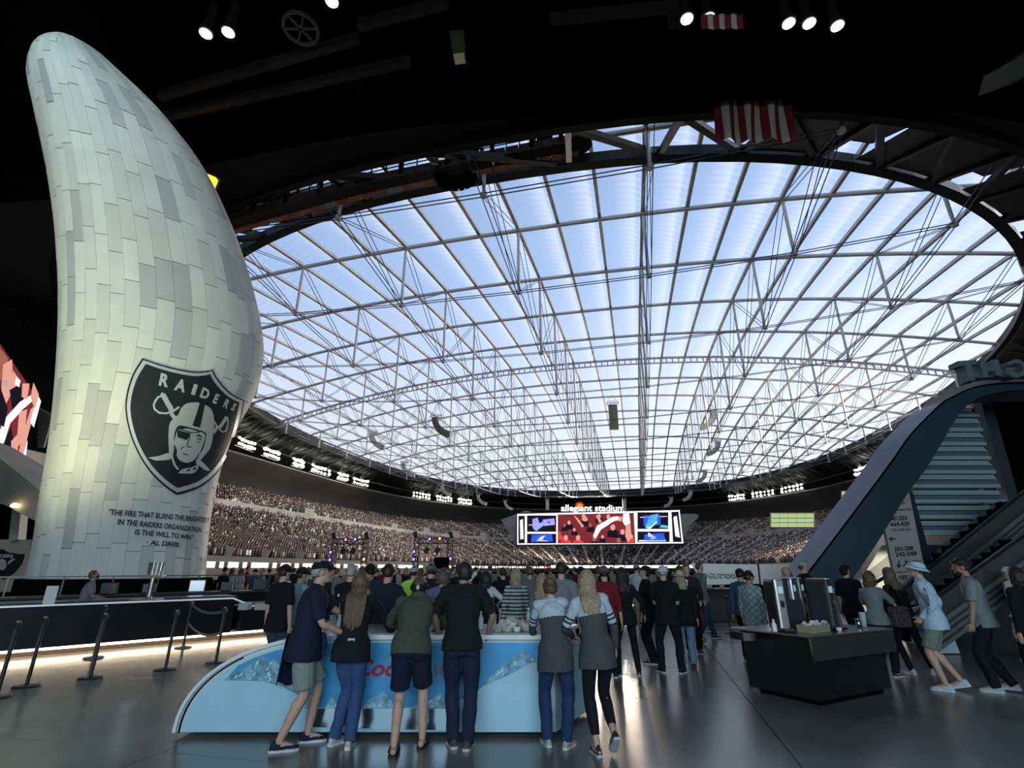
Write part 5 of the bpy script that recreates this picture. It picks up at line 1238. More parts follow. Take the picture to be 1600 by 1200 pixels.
# totem
YT = 11.2; tt = empty('wayfinding_totem', onz(1440, 1005)); TT = tt.location.copy(); YT = TT.y; tag(tt, 'leaning grey sign totem listing section numbers and arrows', 'sign')
tf = mat('totem_face', (.34, .31, .29), .6, noise_=.8, var=.06); tdk = mat('totem_side', (.012, .018, .024), .35)
TPp = lambda x, y, dy=0.0: at(x, y, YT)+Vector((0, dy, 0))-TT
FQ = [(1372.6, 776), (1420, 767), (1468, 1002), (1420, 1006)]
bm = bmesh.new(); prism(bm, FQ, lambda x, y: TPp(x, y), Vector((0, .10, 0))); bobj('front_face', bm, tf, tt)
bm = bmesh.new(); prism(bm, [(1419, 766), (1431, 766), (1496, 1000), (1466, 1003)], lambda x, y: TPp(x, y, .12), Vector((0, .3, 0))); bobj('dark_side', bm, tdk, tt)
bm = bmesh.new(); lathe(bm, [(.5, 0), (.5, .03), (.2, .05)], 24, (.35, .25, 0)); bobj('base_plate', bm, dkp, tt)
tk = mat('totem_print', (.012, .012, .014), .6)
def tface(k, y): # k 0..1 across the face at pixel row y
    t_ = (y-772)/(1004-772); xl = 1372.6+(1420-1372.6)*t_; xr = 1420+(1468-1420)*t_; return xl+(xr-xl)*k
def ttx(body, k0, k1, yb, h, bold=.02):
    bm0 = text_bm(body, 0, bold); xs = [v.co.x for v in bm0.verts]; lo, hi = min(xs), max(xs); bm0.free()
    letters('lettering', body, tk, tt, lambda a, b: TPp(tface(k0+(k1-k0)*(a-lo)/(hi-lo), yb-b*h)+0, yb-b*h-(k0+(k1-k0)*(a-lo)/(hi-lo))*3, -.01), bold=bold)
ttx('TO TO', .56, .78, 790, 4.5); ttx('200-UPPER CONCOURSE', .14, .96, 800, 4.5); ttx('WEST', .14, .36, 805, 4.5)
ttx('347-325', .17, .76, 814.5, 9, .035); ttx('444-429', .17, .80, 823.5, 9, .035); ttx('TO 218-233', .17, .80, 831, 5.5)
ttx('201-208', .14, .76, 861.5, 9, .035); ttx('242-248', .14, .84, 870, 9, .035); ttx('100-LEVEL', .08, .6, 896, 4); ttx('107', .10, .38, 906, 9, .035)
def arrow(x, y, ang, s_=5.5):
    P = [(0, -1), (.75, -.2), (.5, .02), (.18, -.35), (.18, 1), (-.18, 1), (-.18, -.35), (-.5, .02), (-.75, -.2)]; c_, s2 = math.cos(ang), math.sin(ang)
    bm = bmesh.new(); prism(bm, [(x+s_*(a*c_-b*s2), y+s_*(a*s2+b*c_)) for a, b in P], lambda a, b: TPp(a, b, -.014), Vector((0, .004, 0))); bobj('arrow', bm, tk, tt)
arrow(1380, 786, 0); arrow(1394, 842, -PI/2); arrow(1404, 882, PI)
for (x, y) in ((1391, 785), (1414, 881)):
    bm = bmesh.new(); prism(bm, thick([(x-4, y+4), (x-1, y+2), (x+2, y-3), (x+5, y-4)], 1.6), lambda a, b: TPp(a, b, -.014), Vector((0, .004, 0))); prism(bm, ell(x+1, y-4, 1.3, 1.3, 8), lambda a, b: TPp(a, b, -.014), Vector((0, .004, 0))); bobj('pictogram', bm, tk, tt)
# escalators
ge = mat('escalator_green', (.17, .21, .19), .4, .4); ged = mat('escalator_rib', (.05, .06, .055), .5, .3); ylw = mat('step_yellow', (.42, .40, .08), .6)
for k, (A_, B_, Y0, lab) in enumerate((((1424, 962), (1640, 785), 13.3, 'upper escalator rising to the right behind the sign totem'), ((1440, 1010), (1660, 850), 11.7, 'lower escalator rising to the right behind the walking men'))):
    a, b = at(*A_, Y0), at(B_[0], B_[1], Y0); es2 = empty('escalator', (a.x, Y0, 0)); EO = es2.location.copy(); tag(es2, lab, 'escalator', 'pair of escalators')
    d = (b-a); up = Vector((0, 0, 1)); a -= EO; b -= EO
    bm = bmesh.new(); bar(bm, a, b, .16, .42); bobj('side_panel', bm, ge, es2)
    bm = bmesh.new()
    for z in (-.13, 0, .12): bar(bm, a+Vector((0, -.09, z)), b+Vector((0, -.09, z)), .03, .04)
    bobj('panel_ribs', bm, ged, es2)
    bm = bmesh.new(); bar(bm, a+Vector((0, 0, .62)), b+Vector((0, 0, .62)), .08, .06); bobj('handrail', bm, dkp, es2)
    bm = bmesh.new(); bar(bm, a+Vector((0, .04, .40)), b+Vector((0, .04, .40)), .015, .36); bobj('glass_side', bm, mat('escalator_glass', (.05, .06, .06), .15, 0, .5), es2)
    for i in range(14):
        p_ = a+d*(i+.5)/14; bm = bmesh.new(); box(bm, p_+Vector((0, .65, .10)), (.4, 1.0, .22)); s_ = bobj('step', bm, blackm, es2)
        bm = bmesh.new(); bar(bm, p_+Vector((-.21, .12, .0)), p_+Vector((-.16, .12, .21)), .03); bobj('yellow_edge', bm, ylw, s_)
    bm = bmesh.new(); bar(bm, a+Vector((0, 1.25, 0)), b+Vector((0, 1.25, 0)), .16, .42); bobj('far_side_panel', bm, ge, es2)
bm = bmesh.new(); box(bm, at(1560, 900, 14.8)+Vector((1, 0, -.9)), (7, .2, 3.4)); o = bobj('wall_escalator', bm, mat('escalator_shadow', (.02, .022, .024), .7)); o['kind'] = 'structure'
# white low boxes / bright floor-level panels near the walking men
bm = bmesh.new(); c_ = onz(1420, 1008); box(bm, (c_.x-.4, c_.y+.7, .32), (.9, .1, .6), None, .01); o = bobj('low_white_panel', bm, mat('panel_white', (.45, .55, .60), .5)); tag(o, 'low white panel standing left of the totem foot', 'panel')
bm = bmesh.new(); c_ = onz(1512, 1030); prism(bm, [(-.35, 0), (.35, 0), (.2, 1.0), (-.5, .85)], lambda x, z: Vector((c_.x+x, c_.y+.6, z+.02)), Vector((0, .1, 0))); o = bobj('white_panel', bm, MATS['panel_white']); tag(o, 'bright white panel standing behind the bearded walking man', 'panel')
# guard rail at the edge of the concourse
gr = empty('guard_rail', (0, 27, 0)); tag(gr, 'black guard rail along the far edge of the concourse', 'railing')
bm = bmesh.new(); bar(bm, (-16, 0, 1.05), (14, 0, 1.05), .06); bobj('top_rail', bm, black, gr)
for i in range(31): bm = bmesh.new(); bar(bm, (-16+i, 0, 0), (-16+i, 0, 1.05), .04); bobj('post', bm, black, gr)
bm = bmesh.new(); box(bm, (-1, .05, .55), (30, .02, .9)); bobj('infill_panel', bm, blackm, gr)
# ================================================================== PEOPLE
def ortho(d, hint):
    d = d.normalized(); x = hint-d*hint.dot(d)
    if x.length < 1e-5: x = Vector((1, 0, 0))-d*d.x
    x.normalize(); return x, d.cross(x)
def loft(bm, rings, n=14):
    R_ = []
    for c, X, Y, rx, ry in rings:
        R_.append([bm.verts.new(c+X*(rx*math.cos(2*PI*j/n))+Y*(ry*math.sin(2*PI*j/n))) for j in range(n)])
    for a, b in zip(R_, R_[1:]):
        for j in range(n): bm.faces.new((a[j], a[(j+1) % n], b[(j+1) % n], b[j]))
    bm.faces.new(R_[0][::-1]); bm.faces.new(R_[-1])
def ball(bm, c, r, sc=(1, 1, 1), rot=None, sub=2):
    g = bmesh.ops.create_icosphere(bm, subdivisions=sub, radius=r); vs = g['verts']
    bmesh.ops.scale(bm, vec=sc, verts=vs)
    if rot is not None: bmesh.ops.rotate(bm, cent=(0, 0, 0), matrix=rot, verts=vs)
    bmesh.ops.translate(bm, vec=c, verts=vs); return vs
def limb(bm, pts, rad, n=12, r0=True, r1=True, flat=1.0, hint=Vector((1, 0, 0))):
    P = catmull(pts, 4); k = len(pts); rr = [np.interp(i/4, range(k), rad) for i in range(len(P))]
    rings = []
    for i, p in enumerate(P):
        d = P[min(i+1, len(P)-1)]-P[max(i-1, 0)]
        X, Y = ortho(d, hint); rings.append((p, X, Y, rr[i], rr[i]*flat))
    loft(bm, rings, n)
    if r0: ball(bm, P[0], rr[0]*.99)
    if r1: ball(bm, P[-1], rr[-1]*.99)
def ik(a, c, l1, l2, hint):
    d = c-a; L = min(d.length, (l1+l2)*.999); u = d.normalized(); c = a+u*L
    x = (l1*l1-l2*l2+L*L)/(2*L); h = math.sqrt(max(0, l1*l1-x*x)); v = hint-u*hint.dot(u)
    if v.length < 1e-5: v = Vector((0, 1, 0))
    return a+u*x+v.normalized()*h, c
def remeshed(bm, vox, name, smooth_=3, cut=None):
    me = bpy.data.meshes.new(name); bm.to_mesh(me); bm.free(); o = bpy.data.objects.new(name, me); COL.objects.link(o)
    m_ = o.modifiers.new('r', 'REMESH'); m_.mode = 'VOXEL'; m_.voxel_size = vox
    s_ = o.modifiers.new('s', 'SMOOTH'); s_.iterations = smooth_; s_.factor = .5
    dg = bpy.context.evaluated_depsgraph_get(); me2 = bpy.data.meshes.new_from_object(o.evaluated_get(dg))
    bpy.data.objects.remove(o); bpy.data.meshes.remove(me); return me2
def wrinkle(me, amp, sc, seed=0):
    n = len(me.vertices); co = np.empty(n*3, np.float32); me.vertices.foreach_get('co', co); co = co.reshape(-1, 3)
    no = np.empty(n*3, np.float32); me.vertices.foreach_get('normal', no); no = no.reshape(-1, 3)
    x, y, z = co.T*sc; s_ = seed*1.7
    # soft drape folds: warped sine folds of two directions
    w_ = np.sin(z*1.3+2.2*np.sin(x*.9+s_)+1.6*np.sin(y*1.1-s_))*.6+np.sin(x*1.7+z*.9+1.9*np.sin(z*.7+s_)+y)*.4
    w_ += .35*np.sin(3.1*z+2.5*x+np.sin(y*3+s_)*2)
    co += no*(w_*amp)[:, None]; me.vertices.foreach_set('co', co.ravel()); me.update()
CM = {}
def cloth(c, rough=.9, nm=None, var=.12, sc=30):
    key = (tuple(c), rough, var)
    if key not in CM: CM[key] = mat('cloth_%d' % len(CM), c, rough, 0, .25, noise_=sc, bump=(180, .25), var=var)
    return CM[key]
SKIN = mat('skin_light', (.50, .30, .22), .55, 0, .4, noise_=25, var=.08); SKIN2 = mat('skin_tan', (.34, .19, .13), .55, 0, .4, noise_=25, var=.08); SKIN3 = mat('skin_dark', (.14, .075, .05), .55, 0, .4, noise_=25, var=.08)
EYE_M = mat('eye_dark', (.03, .02, .02), .2)
HB = lambda c, nm: mat(nm, c, .55, 0, .4, noise_=40, var=.35)
H_BR = HB((.10, .055, .03), 'hair_brown'); H_DK = HB((.022, .016, .013), 'hair_black'); H_BL = HB((.30, .22, .135), 'hair_blond'); H_GY = HB((.30, .29, .28), 'hair_grey'); H_LB = HB((.11, .070, .040), 'hair_light_brown')
PEOPLE = []
def person(px, Y, H, yaw, label, group=None, lean=0, side=0, feet=None, hands=None, elbow=None, head=(0, 0), top=(.02, .02, .025), sleeve='short', paint=None, topmats=None, hem=-.10,
           bottom='pants', bcol=(.02, .03, .06), bpaint=None, shoes=(.03, .03, .035), sole=(.6, .6, .6), sandals=False, hair='short', hcol=None, hlen=.3, cap=None, skin=None, sex='m', det=1, hood=False, pelvis=(0, 0), z0=0.0, x=None,
           headband=None, beard=None, mask=False, extras=None, cuff=None, fat=1.04, shrug=0.0):
    s = H/1.75; yw = math.radians(yaw); skin = skin or SKIN; hcol = hcol or H_DK
    if x is None:
        d = ray(px, 900); x = d.x/d.y*Y
    root = empty('person', (x, Y, z0), yw); tag(root, label, 'person', group); PEOPLE.append((root, px))
    vox = {2: .0065, 1: .0125, 0: .020}[det]; vox_c = {2: .008, 1: .0125, 0: .020}[det]
    f_ = 1.0 if sex == 'm' else .90; hipw = (.165 if sex == 'm' else .17)*s*fat
    L_, S_ = math.radians(lean), math.radians(side)
    feet = feet or [(-.10, 0, 8, 0), (.10, .02, -8, 0)]
    P = Vector((pelvis[0]*s, pelvis[1]*s, .93*s))
    def axes(k):
        U = Vector((math.sin(S_*k), math.sin(L_*k), math.cos(L_*k)*math.cos(S_*k))).normalized(); R_ = Vector((1, 0, 0)); R_ = (R_-U*R_.dot(U)).normalized(); return U, R_, U.cross(R_)
    def spine(t):     # metres above pelvis along a gently curving spine
        n = 8; p = P.copy()
        for i in range(n):
            U, _, _ = axes(.35+1.0*max(0, (t/(.52*s))*(i+.5)/n)); p = p+U*t/n
        U, R_, Fw = axes(.35+1.0*max(0, t/(.52*s))); return p, U, R_, -Fw if False else Fw
    hipj = [P+Vector((-.088*s, 0, -.03*s)), P+Vector((.088*s, 0, -.03*s))]
    ank, knee, toe = [], [], []
    for i, (fx, fy, fw, up) in enumerate(feet):
        a = Vector((fx*s, fy*s, (.085+up)*s)); fd = Vector((math.sin(math.radians(-fw)), math.cos(math.radians(-fw)), 0))
        if up > .05: a = a-fd*.0
        k, a = ik(hipj[i], a, .425*s, .43*s, fd+Vector((0, .3, 0))); ank.append(a); knee.append(k); toe.append((fd, up))
    nk, U, R_, _ = spine(.50*s); Fw = U.cross(R_)
    if Fw.y < 0 and abs(lean) < 90: Fw = -Fw
    shw = (.185 if sex == 'm' else .158)*s*(fat*.5+.5); sh = [nk-U*(.032-shrug)*s-R_*shw, nk-U*(.032-shrug)*s+R_*shw]
    hands = hands or [(-.26, .02, .80), (.26, .02, .80)]; elbow = elbow or [(-.4, -1, -.2), (.4, -1, -.2)]
    el, wr = [], []
    for i in (0, 1):
        e_, w_ = ik(sh[i], Vector(hands[i])*s, .29*s, .255*s, Vector(elbow[i])); el.append(e_); wr.append(w_)
    hy, hp = math.radians(head[0]), math.radians(head[1])
    hc = nk+U*.10*s+Fw*.02*s; HU0 = (U*.4+Vector((0, 0, .6))).normalized()
    HM = Matrix.Rotation(hy, 3, 'Z') @ Matrix.Rotation(-hp, 3, 'X')       # head frame: +y face, pitch down positive via hp<0
    hup = HM @ Vector((0, 0, 1)); hfw = HM @ Vector((0, 1, 0)); hrt = HM @ Vector((1, 0, 0))
    HC = nk+U*.050*s+HU0*(.050-shrug*.6)*s+hup*.09*s+hfw*.025*s
    def hd(x_, y_, z_): return HC+(hrt*x_+hfw*y_+hup*z_)*s
    # ---------------- body (one continuous skin surface)
    bm = bmesh.new()
    prof = [(-.10, .125, .10), (-.02, .158, .112), (.05, .152, .108), (.15, .135, .098), (.26, .148, .108), (.36, .165, .115), (.43, .165, .105), (.475, .12, .085), (.50, .075, .07)]
    rings = []
    for t_, rx, ry in prof:
        c_, u_, r_, _ = spine(t_*s); fw_ = u_.cross(r_); rings.append((c_, r_, fw_, rx*s*f_*fat*.92, ry*s*f_*fat*.90))
    loft(bm, rings, 16)
    lk = 1.0 if bottom == 'shorts' else .84
    for i in (0, 1):
        limb(bm, [hipj[i], hipj[i].lerp(knee[i], .5), knee[i], knee[i].lerp(ank[i], .35), ank[i]], [.078*s*f_*fat*lk, .070*s*f_*fat*lk, .052*s*lk, .055*s*(1 if sex == 'm' else .92)*lk, .035*s*(1 if lk == 1 else .92)])
        ball(bm, knee[i].lerp(ank[i], .28)-toe[i][0]*.018*s, .044*s*lk, (1, 1, 1.6))
        limb(bm, [sh[i]*.92+nk*.08, sh[i].lerp(el[i], .5), el[i], el[i].lerp(wr[i], .35), wr[i]], [.050*s*f_, .043*s*f_, .037*s*f_, .036*s*f_, .025*s])
        # foot
        fd, up = toe[i]; pt = math.asin(max(-.9, min(.9, -up*5.2))) if up > .03 else 0
        dd = (fd*math.cos(pt)+Vector((0, 0, math.sin(pt)))).normalized()
        an = ank[i]; limb(bm, [an-dd*.045*s+Vector((0, 0, -.045*s)), an+dd*.05*s+Vector((0, 0, -.038*s)), an+dd*.13*s+Vector((0, 0, -.058*s))+dd.cross(Vector((1, 0, 0)))*0, an+dd*.165*s+Vector((0, 0, -.062*s))], [.032*s, .036*s, .030*s, .022*s], 10)
        # hand
        ad = (wr[i]-el[i]).normalized(); sgn = 1 if i == 0 else -1
        hv = Vector((0, 0, -1)) if abs(ad.z) < .6 else Vector((sgn*1.0, .2, 0))      # palm normal
        pn, sd = ortho(ad, hv); sd = sd if sd.dot(Vector((sgn, 1, 0))) > 0 else -sd     # sd towards thumb
        q0 = wr[i]; q1 = q0+ad*.085*s
        loft(bm, [(q0, sd, pn, .026*s, .019*s), (q0+ad*.03*s, sd, pn, .034*s, .017*s), (q0+ad*.06*s, sd, pn, .040*s, .015*s), (q1, sd, pn, .038*s, .012*s)], 10)
        if det == 2:
            for j, (o_, l_) in enumerate(((.029, .068), (.010, .078), (-.010, .073), (-.028, .058))):
                b0 = q1+sd*o_*s-ad*.012*s; cu = .35+.1*j
                b1 = b0+(ad*math.cos(cu)+pn*math.sin(cu))*l_*.45*s+sd*o_*.12*s; b2 = b1+(ad*math.cos(cu*2.3)+pn*math.sin(cu*2.3))*l_*.33*s; b3 = b2+(ad*math.cos(cu*3.2)+pn*math.sin(cu*3.2))*l_*.26*s
                limb(bm, [b0, b1, b2, b3], [.0092*s, .0088*s, .0080*s, .0068*s], 8)
            t0 = q0+ad*.022*s+sd*.028*s; limb(bm, [t0, t0+(ad*.6+sd*.7+pn*.3)*.034*s, t0+(ad*1.0+sd*.75+pn*.55)*.058*s], [.013*s, .0105*s, .0085*s], 8)
        else:
            loft(bm, [(q1-ad*.01*s, sd, pn, .038*s, .014*s), (q1+ad*.035*s+pn*.008*s, sd, pn, .034*s, .013*s), (q1+ad*.07*s+pn*.03*s, sd, pn, .024*s, .011*s)], 8)
            t0 = q0+ad*.022*s+sd*.028*s; limb(bm, [t0, t0+(ad*.9+sd*.8)*.05*s], [.014*s, .011*s], 8)
    limb(bm, [nk-U*.05*s, nk+U*.03*s, HC-hup*.06*s-hfw*.012*s], [.070*s*f_, .061*s*f_, .056*s*f_])
    limb(bm, [sh[0], nk+U*.0*s, sh[1]], [.040*s*f_, .050*s*f_, .040*s*f_], 12)
    hr = [(-.118, .028, .028, .052), (-.105, .045, .050, .036), (-.075, .058, .068, .018), (-.035, .066, .082, .006), (.01, .072, .090, 0), (.05, .073, .092, -.002), (.085, .064, .080, -.004), (.11, .042, .054, -.004), (.121, .015, .02, -.004)]
    loft(bm, [(hd(0, dy, z_), hrt, hfw, rx*s, ry*s) for z_, rx, ry, dy in hr], 16)
    limb(bm, [hd(0, .088, .022), hd(0, .104, -.012), hd(0, .112, -.028)], [.008*s, .011*s, .013*s], 8)
    ball(bm, hd(0, .092, .035), .02*s, (2.2, .6, .5)); ball(bm, hd(0, .086, -.058), .018*s, (1.3, .6, .55)); ball(bm, hd(0, .075, -.10), .022*s, (1.1, .8, .7))
    for q in (-1, 1): ball(bm, hd(q*.076, -.002, -.005), .026*s, (.45, .8, 1.15), HM)
    me = remeshed(bm, vox, 'body', 2 if det == 2 else 1); me.materials.append(skin)
    me.shade_smooth(); body = link('body', me, None, root)
    for q in (-1, 1):
        if det >= 1:
            bm = bmesh.new(); ball(bm, hd(q*.030, .080, .008), .010*s, (1.4, .7, .7), None, 1); bobj('eye', bm, EYE_M, root, True)
    if det >= 1:
        bm = bmesh.new(); ball(bm, hd(0, .090, -.060), .012*s, (2.0, .5, .35), None, 1); bobj('lips', bm, mat('lips', (.35, .13, .11), .5), root, True)
    # ---------------- trousers / shorts
    bc = cloth(bcol, .85, sc=50)
    bm = bmesh.new(); ea = .012*s
    rings = []
    for t_, rx, ry in ((-.125, .10, .095), (-.06, .158, .122), (0, .163, .122), (.06, .157, .115), (.085, .152, .112)):
        c_, u_, r_, _ = spine(max(t_, -.2)*s); fw_ = u_.cross(r_)
        k_ = f_*fat if sex == 'm' else .96*fat*(1.06 if t_ < .03 else .95)
        rings.append((c_ if t_ > 0 else P+Vector((0, 0, t_*s)), r_, fw_, rx*s*k_, ry*s*k_))
    loft(bm, rings, 16)
    tight = bottom == 'leggings'
    for i in (0, 1):
        fd = toe[i][0]
        if bottom == 'shorts':
            kk = hipj[i].lerp(knee[i], .90); limb(bm, [hipj[i], hipj[i].lerp(knee[i], .5), kk], [.098*s*f_*fat, .094*s*fat, .088*s*fat], 14, True, False)
        else:
            e1 = .009 if tight else .018; e2 = .006 if tight else .026
            end = knee[i].lerp(ank[i], .80 if cuff == 'crop' else 1.06)
            rr = [(.086*f_*fat+e1*.6)*s, (.074*f_*fat+e1)*s, (.054+e1)*s, (.054+e1)*s, (.036+(.008 if tight else e2))*s]
            limb(bm, [hipj[i], hipj[i].lerp(knee[i], .5), knee[i], knee[i].lerp(ank[i], .35), end], rr, 14, True, False)
        ball(bm, hipj[i]-Vector((0, .030*s, .035*s)), .084*s*(1 if sex == 'm' else 1.05)*fat, (1, .95, 1))
    me = remeshed(bm, vox_c, 'trousers', 2); wrinkle(me, (.0015 if tight else .0045)*(1 if det else .6), 16, len(PEOPLE)); me.materials.append(bc)
    me.shade_smooth(); link({'shorts': 'shorts', 'leggings': 'leggings'}.get(bottom, 'trousers'), me, None, root)
    # ---------------- top
    bm = bmesh.new(); rings = []
    tp_ = [(hem, .197, .158), (min(hem+.08, -.01), .192, .152), (.05, .180, .136), (.15, .152, .114), (.26, .163, .124), (.36, .178, .130), (.43, .172, .120), (.475, .135, .106), (.512, .088, .086)]
    for t_, rx, ry in tp_:
        c_, u_, r_, _ = spine(max(t_, 0)*s); fw_ = u_.cross(r_)
        if t_ < 0: c_ = P+Vector((0, 0, t_*s))*1.0; 
        k_ = f_*fat*(1.13 if sex == 'f' and t_ < .1 else 1.0); rings.append((c_, r_, fw_, rx*s*k_, ry*s*k_))
    loft(bm, rings, 18)
    if sex == 'f':
        c_, u_, r_, _ = spine(.33*s); fw_ = u_.cross(r_)
        for q in (-1, 1): ball(bm, c_+r_*q*.07*s+(fw_ if fw_.y > 0 else -fw_)*.075*s, .062*s)
    for i in (0, 1):
        ball(bm, sh[i]*.9+nk*.1, .070*s*f_); limb(bm, [sh[i], sh[i].lerp(nk, .55)+U*.008*s, nk+U*.010*s], [.064*s*f_, .068*s*f_, .078*s*f_], 12)
        if sleeve == 'short': limb(bm, [sh[i]*.85+nk*.15, sh[i].lerp(el[i], .45), sh[i].lerp(el[i], .84)], [.072*s*f_, .069*s*f_, .068*s*f_], 14, True, False)
        elif sleeve == 'long': limb(bm, [sh[i]*.85+nk*.15, sh[i].lerp(el[i], .5), el[i], el[i].lerp(wr[i], .5), el[i].lerp(wr[i], .99)], [.070*s*f_, .061*s*f_, .054*s*f_, .048*s*f_, .038*s*f_], 14, True, False)
        elif sleeve == 'mid': limb(bm, [sh[i]*.85+nk*.15, sh[i].lerp(el[i], .5), el[i], el[i].lerp(wr[i], .40)], [.062*s*f_, .052*s*f_, .047*s*f_, .043*s*f_], 14, True, False)
    if hood:
        pts = [nk+U*.035*s+R_*q*.09*s*math.cos(a)*1.0-Fw*.085*s*math.sin(a) for q, a in [(1, t_) for t_ in np.linspace(-.3, PI+.3, 9)]]
        limb(bm, pts, [.028*s]+[.036*s]*7+[.028*s], 10); ball(bm, nk-Fw*.095*s-U*.03*s, .055*s, (1.7, .75, 1.1))
    me = remeshed(bm, vox_c, 'shirt', 2); wrinkle(me, .0055 if det else .003, 13, len(PEOPLE)+3)
    mats_ = topmats or [cloth(top)]
    for m_ in mats_: me.materials.append(m_)
    if paint:
        n = len(me.polygons); cen = np.empty(n*3, np.float32); me.polygons.foreach_get('center', cen); cen = cen.reshape(-1, 3); mi = np.zeros(n, np.int32)
        for j in range(n):
            p_ = Vector(cen[j]); t_ = (p_-P).dot(U)/s; best = None
            side_ = 0 if (p_-nk).dot(R_) < 0 else 1
            # distance to torso axis vs arm
            a0, a1, a2 = sh[side_], el[side_], wr[side_]
            def dist_seg(p_, a, b): d_ = b-a; k = max(0, min(1, (p_-a).dot(d_)/d_.length_squared)); return (p_-(a+d_*k)).length, k
            d1, k1 = dist_seg(p_, a0, a1); d2, k2 = dist_seg(p_, a1, a2); off = abs((p_-P).dot(R_))/s
            arm = None
            if min(d1, d2) < .075*s and (off > .155 or d2 < d1 and d2 < .06*s): arm = k1 if d1 < d2 else 1+k2
            mi[j] = paint(t_, off, arm, p_)
        me.polygons.foreach_set('material_index', mi)
    me.shade_smooth(); shirt = link({'long': 'sweater', 'short': 't_shirt'}.get(sleeve, 'top'), me, None, root)
    # ---------------- shoes
    for i in (0, 1):
        fd, up = toe[i]; an = ank[i]; sdv = Vector((fd.y, -fd.x, 0))
        rot = Matrix.Identity(3)
        ang = min(1.1, up*6) if up > .03 else 0
        def W(y_, x_, z_):
            # pivot about the toe when the heel is raised
            base = Vector((an.x, an.y, 0)); hz = an.z-.085*s
            yy, zz = y_, z_
            if ang: cy_, cz_ = 0, .085; yy, zz = (y_)*math.cos(ang)+(z_-.085)*math.sin(ang), .085-(y_)*math.sin(ang)+(z_-.085)*math.cos(ang)
            return base+fd*yy*s+sdv*x_*s+Vector((0, 0, hz+zz*s))
        wdt = .050 if sex == 'm' else .043; ln = 1.0 if sex == 'm' else .92
        fp_ = [(-.085, .0), (-.078, .55), (-.05, .78), (0, .74), (.06, .82), (.11, 1.0), (.15, .95), (.185, .62), (.198, .0)]
        out_ = [(y_*ln, w_*wdt) for y_, w_ in fp_]+[(y_*ln, -w_*wdt) for y_, w_ in fp_[-2:0:-1]]
        hs = .026 if not sandals else .018
        bm = bmesh.new(); a_ = [bm.verts.new(W(y_, x_, 0.0)) for y_, x_ in out_]; b_ = [bm.verts.new(W(y_*1.02, x_*1.06, hs)) for y_, x_ in out_]
        bm.faces.new(a_[::-1]); bm.faces.new(b_)
        for j in range(len(a_)): bm.faces.new((a_[j], a_[(j+1) % len(a_)], b_[(j+1) % len(a_)], b_[j]))
        bmesh.ops.recalc_face_normals(bm, faces=bm.faces); sole_m = cloth(sole, .6)
        sh_root = bobj('sandal' if sandals else 'shoe', bm, sole_m, root)
        bm = bmesh.new()
        if sandals:
            for yy in (.02, .09):
                limb(bm, [W(yy, -wdt*.95, .02), W(yy+.01, -wdt*.6, .07), W(yy+.015, 0, .085 if yy < .05 else .07), W(yy+.01, wdt*.6, .07), W(yy, wdt*.95, .02)], [.010*s]*5, 8)
            bobj('strap', bm, cloth(shoes, .6), sh_root, True)
        else:
            secs = [(-.080, .45, .03, .05), (-.07, .72, .085, .05), (-.03, .86, .105, .05), (.02, .84, .098, .05), (.06, .88, .075, .045), (.11, .98, .058, .04), (.15, .92, .050, .036), (.182, .6, .040, .033), (.192, .25, .032, .03)]
            R2 = []
            for y_, w_, h_, _q in secs:
                ring = []
                for j in range(12):
                    a = 2*PI*j/12; z_ = hs+(h_-hs)*max(0, math.sin(a))**.8 if math.sin(a) > 0 else hs-.004
                    taper = 1-.45*max(0, math.sin(a))*(1 if y_ < .06 else .6)
                    ring.append(bm.verts.new(W(y_*ln, wdt*w_*math.cos(a)*taper, z_)))
                R2.append(ring)
            for a, b in zip(R2, R2[1:]):
                for j in range(12): bm.faces.new((a[j], a[(j+1) % 12], b[(j+1) % 12], b[j]))
            bm.faces.new(R2[0][::-1]); bm.faces.new(R2[-1]); bmesh.ops.recalc_face_normals(bm, faces=bm.faces)
            bobj('upper', bm, cloth(shoes, .8), sh_root, True)
            if det == 2:
                bm = bmesh.new()
                for k in range(4): limb(bm, [W((.045+.022*k)*ln, -.02, .082-.009*k), W((.05+.022*k)*ln, 0, .088-.009*k), W((.045+.022*k)*ln, .02, .082-.009*k)], [.0035]*3, 6)
                bobj('laces', bm, sole_m, sh_root, True)
    # ---------------- hair
    q = random.Random(len(PEOPLE)*3+1)
    if hair in ('short', 'long', 'bun', 'buzz'):
        bm = bmesh.new(); k = .006 if hair == 'buzz' else .012
        vs = ball(bm, Vector((0, 0, 0)), 1.0, (1, 1, 1), None, 3 if det else 2)
        for v in list(bm.verts):
            n_ = v.co.copy(); 
            low = -.20 if n_.y > -.2 else -.62
            keep = n_.z > (.30 if n_.y > .45 else (.0 if n_.y > .0 else low)) 
            v.tag = keep
            v.co = Vector((n_.x*(.076+k), n_.y*(.094+k)-.004, n_.z*(.108+k)+.016))
            v.co += v.co.normalized()*q.uniform(-.003, .003)
        bmesh.ops.delete(bm, geom=[v for v in bm.verts if not v.tag], context='VERTS')
        for v in bm.verts: v.co = hd(*v.co)
        o = bobj('hair', bm, hcol, root, True); md = o.modifiers.new('s', 'SOLIDIFY'); md.thickness = .012*s; md.offset = -.5
        if hair == 'bun':
            bm = bmesh.new(); vs = ball(bm, hd(0, -.085, .085), .052*s, (1.15, .8, 1), None, 3)
            for v in vs: v.co += Vector((q.uniform(-1, 1), q.uniform(-1, 1), q.uniform(-1, 1)))*.004
            bobj('hair_bun', bm, hcol, root, True)
